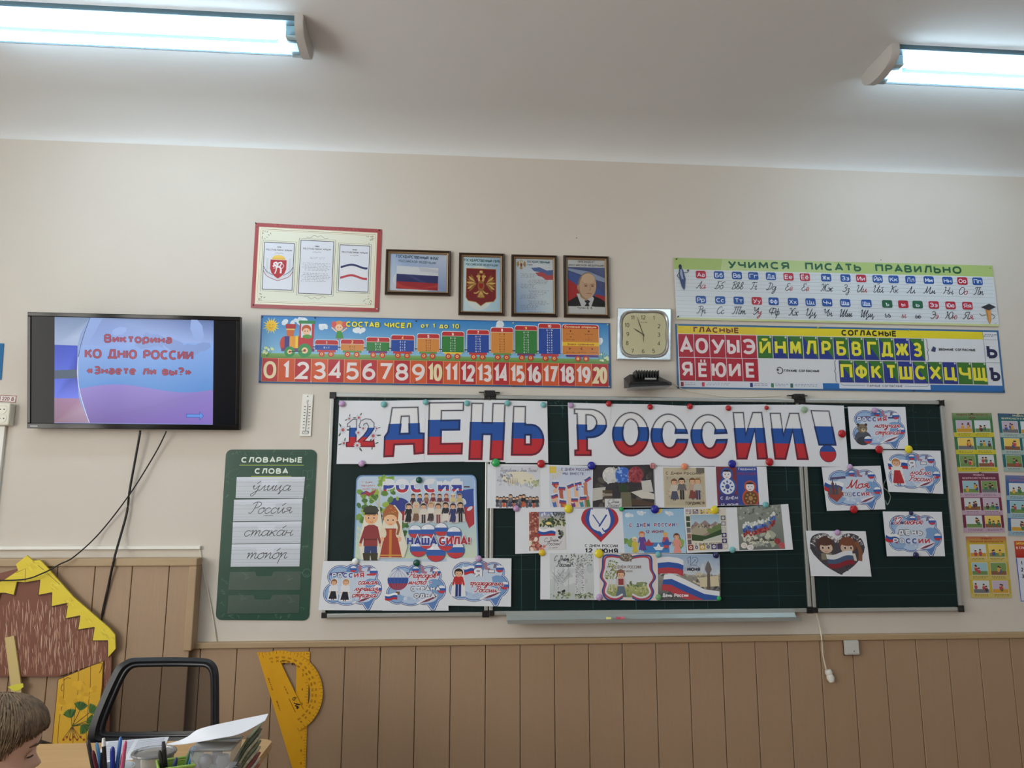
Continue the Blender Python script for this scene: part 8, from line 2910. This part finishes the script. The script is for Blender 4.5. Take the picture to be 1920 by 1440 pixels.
# legs and arms of the same figure
hipc = Vector((HC.x - .10, HC.y - .01, .47))
for s in (-1, 1):
    hip = hipc + left_v * s * .07
    knee = hip + fwd_v * .36 + Vector((0, 0, .01))
    b.tube([hip, hip + fwd_v * .18, knee, knee + fwd_v * .03 - Vector((0, 0, .06)), knee + fwd_v * .02 - Vector((0, 0, .38))], [.07, .068, .052, .048, .034], 14)
    sh_ = Vector((HC.x - .10, HC.y - .01, shz - .055)) + left_v * s * .145
    el = sh_ + Vector((0, 0, -.2)) + fwd_v * .06 + left_v * s * .03
    wr = el + fwd_v * .2 + Vector((0, 0, -.02)) - left_v * s * .06
    b.tube([sh_ + Vector((0, 0, .012)), (sh_ + el) / 2, el, (el + wr) / 2, wr], [.040, .038, .031, .027, .020], 12)
    pal = wr + fwd_v * .05
    b.tube([wr, wr + fwd_v * .02, pal], [.020, .027, .024], 10)
    for k in range(4):
        f0 = pal + left_v * (k - 1.5) * .012
        ln = [.030, .036, .034, .027][k]
        b.tube([f0 - fwd_v * .012, f0 + fwd_v * ln, f0 + fwd_v * ln * 1.6 - Vector((0, 0, .014))], [.0068, .0062, .0045], 8)
    b.tube([wr + fwd_v * .012 - left_v * s * .018, wr + fwd_v * .035 - left_v * s * .034, wr + fwd_v * .055 - left_v * s * .034], [.009, .008, .006], 8)
b.build('body', skin_m, boy, True)
# face details
for s in (-1, 1):
    e = hp3(.452, s * .42) - hf * .0085
    b = MB()
    b.lathe((0, 0, 0), [(0, -.0098), (.006, -.0076), (.0095, -.003), (.0095, .003), (.006, .0076), (0, .0098)], 14)
    for v in b.bm.verts:
        v.co = v.co + e
    b.build('eye', mat('eye_white', (214, 206, 200), .2), boy, True)
    lid = [hp3(.463 + .018 * math.sin(math.pi * k / 8), s * (.24 + .36 * k / 8)) + hf * (.0035 + .003 * math.sin(math.pi * k / 8)) for k in range(9)]
    low = [hp3(.432 - .002 * math.sin(math.pi * k / 8), s * (.25 + .35 * k / 8)) + hf * (.0030 + .004 * math.sin(math.pi * k / 8)) for k in range(9)]
    b = MB()
    v0 = [b.bm.verts.new(p) for p in lid]
    v1 = [b.bm.verts.new(p) for p in low]
    for k in range(8):
        b.bm.faces.new((v0[k], v0[k + 1], v1[k + 1], v1[k]))
    b.build('eyelid', skin_m, boy, True)
    MB().tube([p + hf * .0008 for p in low], [.0006] + [.0015] * 7 + [.0008], 6).build('eyelashes', mat('lash', (58, 40, 32), .7), boy, True)
    MB().tube([hp3(.535 + .012 * math.sin(math.pi * k / 8), s * (.2 + .45 * k / 8), .0) for k in range(9)], [.0008, .0016, .002, .0022, .0022, .002, .0016, .0012, .0006], 6).build('eyebrow', mat('brow', (112, 84, 62), .8), boy, True)
    ec = hp3(.40, s * 1.66, .02)
    b = MB()
    pts = [ec + hu * (.026 * math.sin(t) + .004 * math.cos(t)) + hf * (-.014 * math.cos(t)) + left_v * s * (.009 if math.cos(t) > 0 else .002) for t in [math.pi * (.1 + 1.7 * k / 16) - .6 for k in range(17)]]
    b.tube(pts, .0042, 8)
    b.lathe(ec, [(0, -.018), (.009, -.012), (.012, 0), (.009, .013), (0, .02)], 12)
    b.build('ear', skin_m, boy, True)
b = MB()
b.tube([hp3(.203, t, .006) for t in np.linspace(-.46, .46, 13)], [.001] + [.0035] * 11 + [.001], 6)
b.build('lips', mat('lip', (176, 106, 98), .45), boy, True)
# hair: a cap over the skull and combed locks
hair_m = mat('light_brown_hair', (112, 92, 70), .55, vary=.35, vscale=70)
b = MB()


def hline(th):
    d = th if th < math.pi else 2 * math.pi - th
    return float(np.interp(d, [0, .5, 1.0, 1.35, 1.6, 2.1, 3.15], [.74, .73, .66, .50, .50, .24, .16]))


rows = 14
hr = []
for i in range(rows):
    ring = []
    for t in angs:
        u0 = hline(t)
        u = u0 + (0.998 - u0) * (i / (rows - 1)) ** .8
        g = .02 + .035 * min(1, i / 3) + .008 * math.sin(9 * t + i)
        ring.append(b.bm.verts.new(hp3(min(u, .995), t, g, .045 * min(1, i / 6))))
    hr.append(ring)
for i in range(rows - 1):
    for k in range(NT):
        b.bm.faces.new((hr[i][k], hr[i][(k + 1) % NT], hr[i + 1][(k + 1) % NT], hr[i + 1][k]))
b.bm.faces.new(hr[-1])
random.seed(5)
for _ in range(1500):
    th0 = random.uniform(0, 2 * math.pi)
    d = th0 if th0 < math.pi else 2 * math.pi - th0
    u0 = hline(th0)
    ua = min(.985, u0 + random.uniform(.02, 1.0 - u0))
    fl = random.uniform(.22, .34)
    ub = max(u0 - .05, ua - fl)
    sw = random.uniform(-.12, .12)
    front = 1.0 if d < .9 else 0.0
    lf = random.uniform(0, .03)
    pts, rs = [], []
    for k in range(6):
        t = k / 5
        u = ua + (ub - ua) * t
        lift = .06 + .03 * math.sin(math.pi * t) + lf + front * .03 * t * random.uniform(.3, 1.2)
        pts.append(hp3(min(u, .99), th0 + sw * t, lift, .05 * (1 - t)))
        rs.append(.0019 * (1 - t * .75))
    b.tube(pts, rs, 5)
b.build('hair', hair_m, boy, True, crease=180)
# shirt, trousers and shoes over the body
b = MB()
prev = None
sh_m = mat('grey_blue_shirt', (92, 104, 128), .85, bump=.3, bscale=30)
for z, cx_, ra, rb_ in ((shz + .012, .080, .060, .062), (shz - .003, .085, .068, .078), (shz - .025, .095, .08, .140), (shz - .06, .10, .097, .163), (shz - .16, .105, .107, .152), (shz - .28, .105, .102, .138), (shz - .36, .105, .112, .153)):
    ring = [b.bm.verts.new(Vector((HC.x - cx_, HC.y - .01, z)) + fwd_v * math.cos(t) * ra + left_v * math.sin(t) * rb_) for t in angs]
    if prev:
        for k in range(NT):
            b.bm.faces.new((prev[k], prev[(k + 1) % NT], ring[(k + 1) % NT], ring[k]))
    prev = ring
for s in (-1, 1):
    sh_ = Vector((HC.x - .10, HC.y - .01, shz - .055)) + left_v * s * .145
    el = sh_ + Vector((0, 0, -.2)) + fwd_v * .06 + left_v * s * .03
    wr = el + fwd_v * .2 + Vector((0, 0, -.02)) - left_v * s * .06
    b.tube([sh_ + Vector((0, 0, .014)), (sh_ + el) / 2, el, (el + wr) / 2, (el + wr * 3) / 4], [.052, .048, .041, .037, .034], 12, cap=False)
b.build('shirt', sh_m, boy, True)
b = MB()
b.tube([hipc + Vector((0, 0, .06)) - fwd_v * .0, hipc - Vector((0, 0, .005))], [.112, .115], 20)
for s in (-1, 1):
    hip = hipc + left_v * s * .07
    knee = hip + fwd_v * .36 + Vector((0, 0, .01))
    b.tube([hip, hip + fwd_v * .18, knee + fwd_v * .015, knee + fwd_v * .035 - Vector((0, 0, .06)), knee + fwd_v * .02 - Vector((0, 0, .36))], [.078, .076, .062, .056, .044], 14)
b.build('trousers', mat('navy_trousers', (34, 38, 56), .8), boy, True)
for s in (-1, 1):
    k_ = hipc + left_v * s * .07 + fwd_v * .38
    MB().tube([Vector((k_.x, k_.y, .045)) - fwd_v * .05, Vector((k_.x, k_.y, .05)), Vector((k_.x, k_.y, .036)) + fwd_v * .09, Vector((k_.x, k_.y, .028)) + fwd_v * .14], [.035, .045, .034, .022], 12).build('shoe', mat('dark_shoe', (40, 36, 34), .5), boy, True)
sc2 = empty('school_chair', (hipc.x, hipc.y, 0), 'wooden school chair under the boy at the lower left', 'chair')
zs = .392
wood2 = mat('birch_wood', (196, 160, 112), .4, vary=.08)
for nm, a, c, z0, z1 in (('seat', -.19, .19, zs - .014, zs),):
    f4 = [hipc + fwd_v * u + left_v * v for u, v in ((-.18, -.18), (.2, -.18), (.2, .18), (-.18, .18))]
    MB().prism([(p.x, p.y, z1) for p in f4], [(p.x, p.y, z0) for p in f4], .004).build('seat', wood2, sc2)
f4 = [hipc + fwd_v * u + left_v * v for u, v in ((-.21, -.17), (-.195, -.17), (-.195, .17), (-.21, .17))]
MB().prism([(p.x, p.y, .74) for p in f4], [(p.x, p.y, .60) for p in f4], .003).build('backrest', wood2, sc2)
steel = mat('grey_steel', (120, 124, 128), .35, .8)
for u in (-.17, .18):
    for v in (-.165, .165):
        p = hipc + fwd_v * u + left_v * v
        MB().tube([(p.x, p.y, 0), (p.x, p.y, zs - .0145)], .011, 10).build('leg', steel, sc2, True)
for v in (-.12, .12):
    p = hipc + fwd_v * -.218 + left_v * v
    q = hipc + fwd_v * -.15 + left_v * v
    MB().tube([(q.x, q.y, zs - .02), (p.x, p.y, zs - .02), (p.x, p.y, .72)], .008, 10).build('back_post', steel, sc2, True)
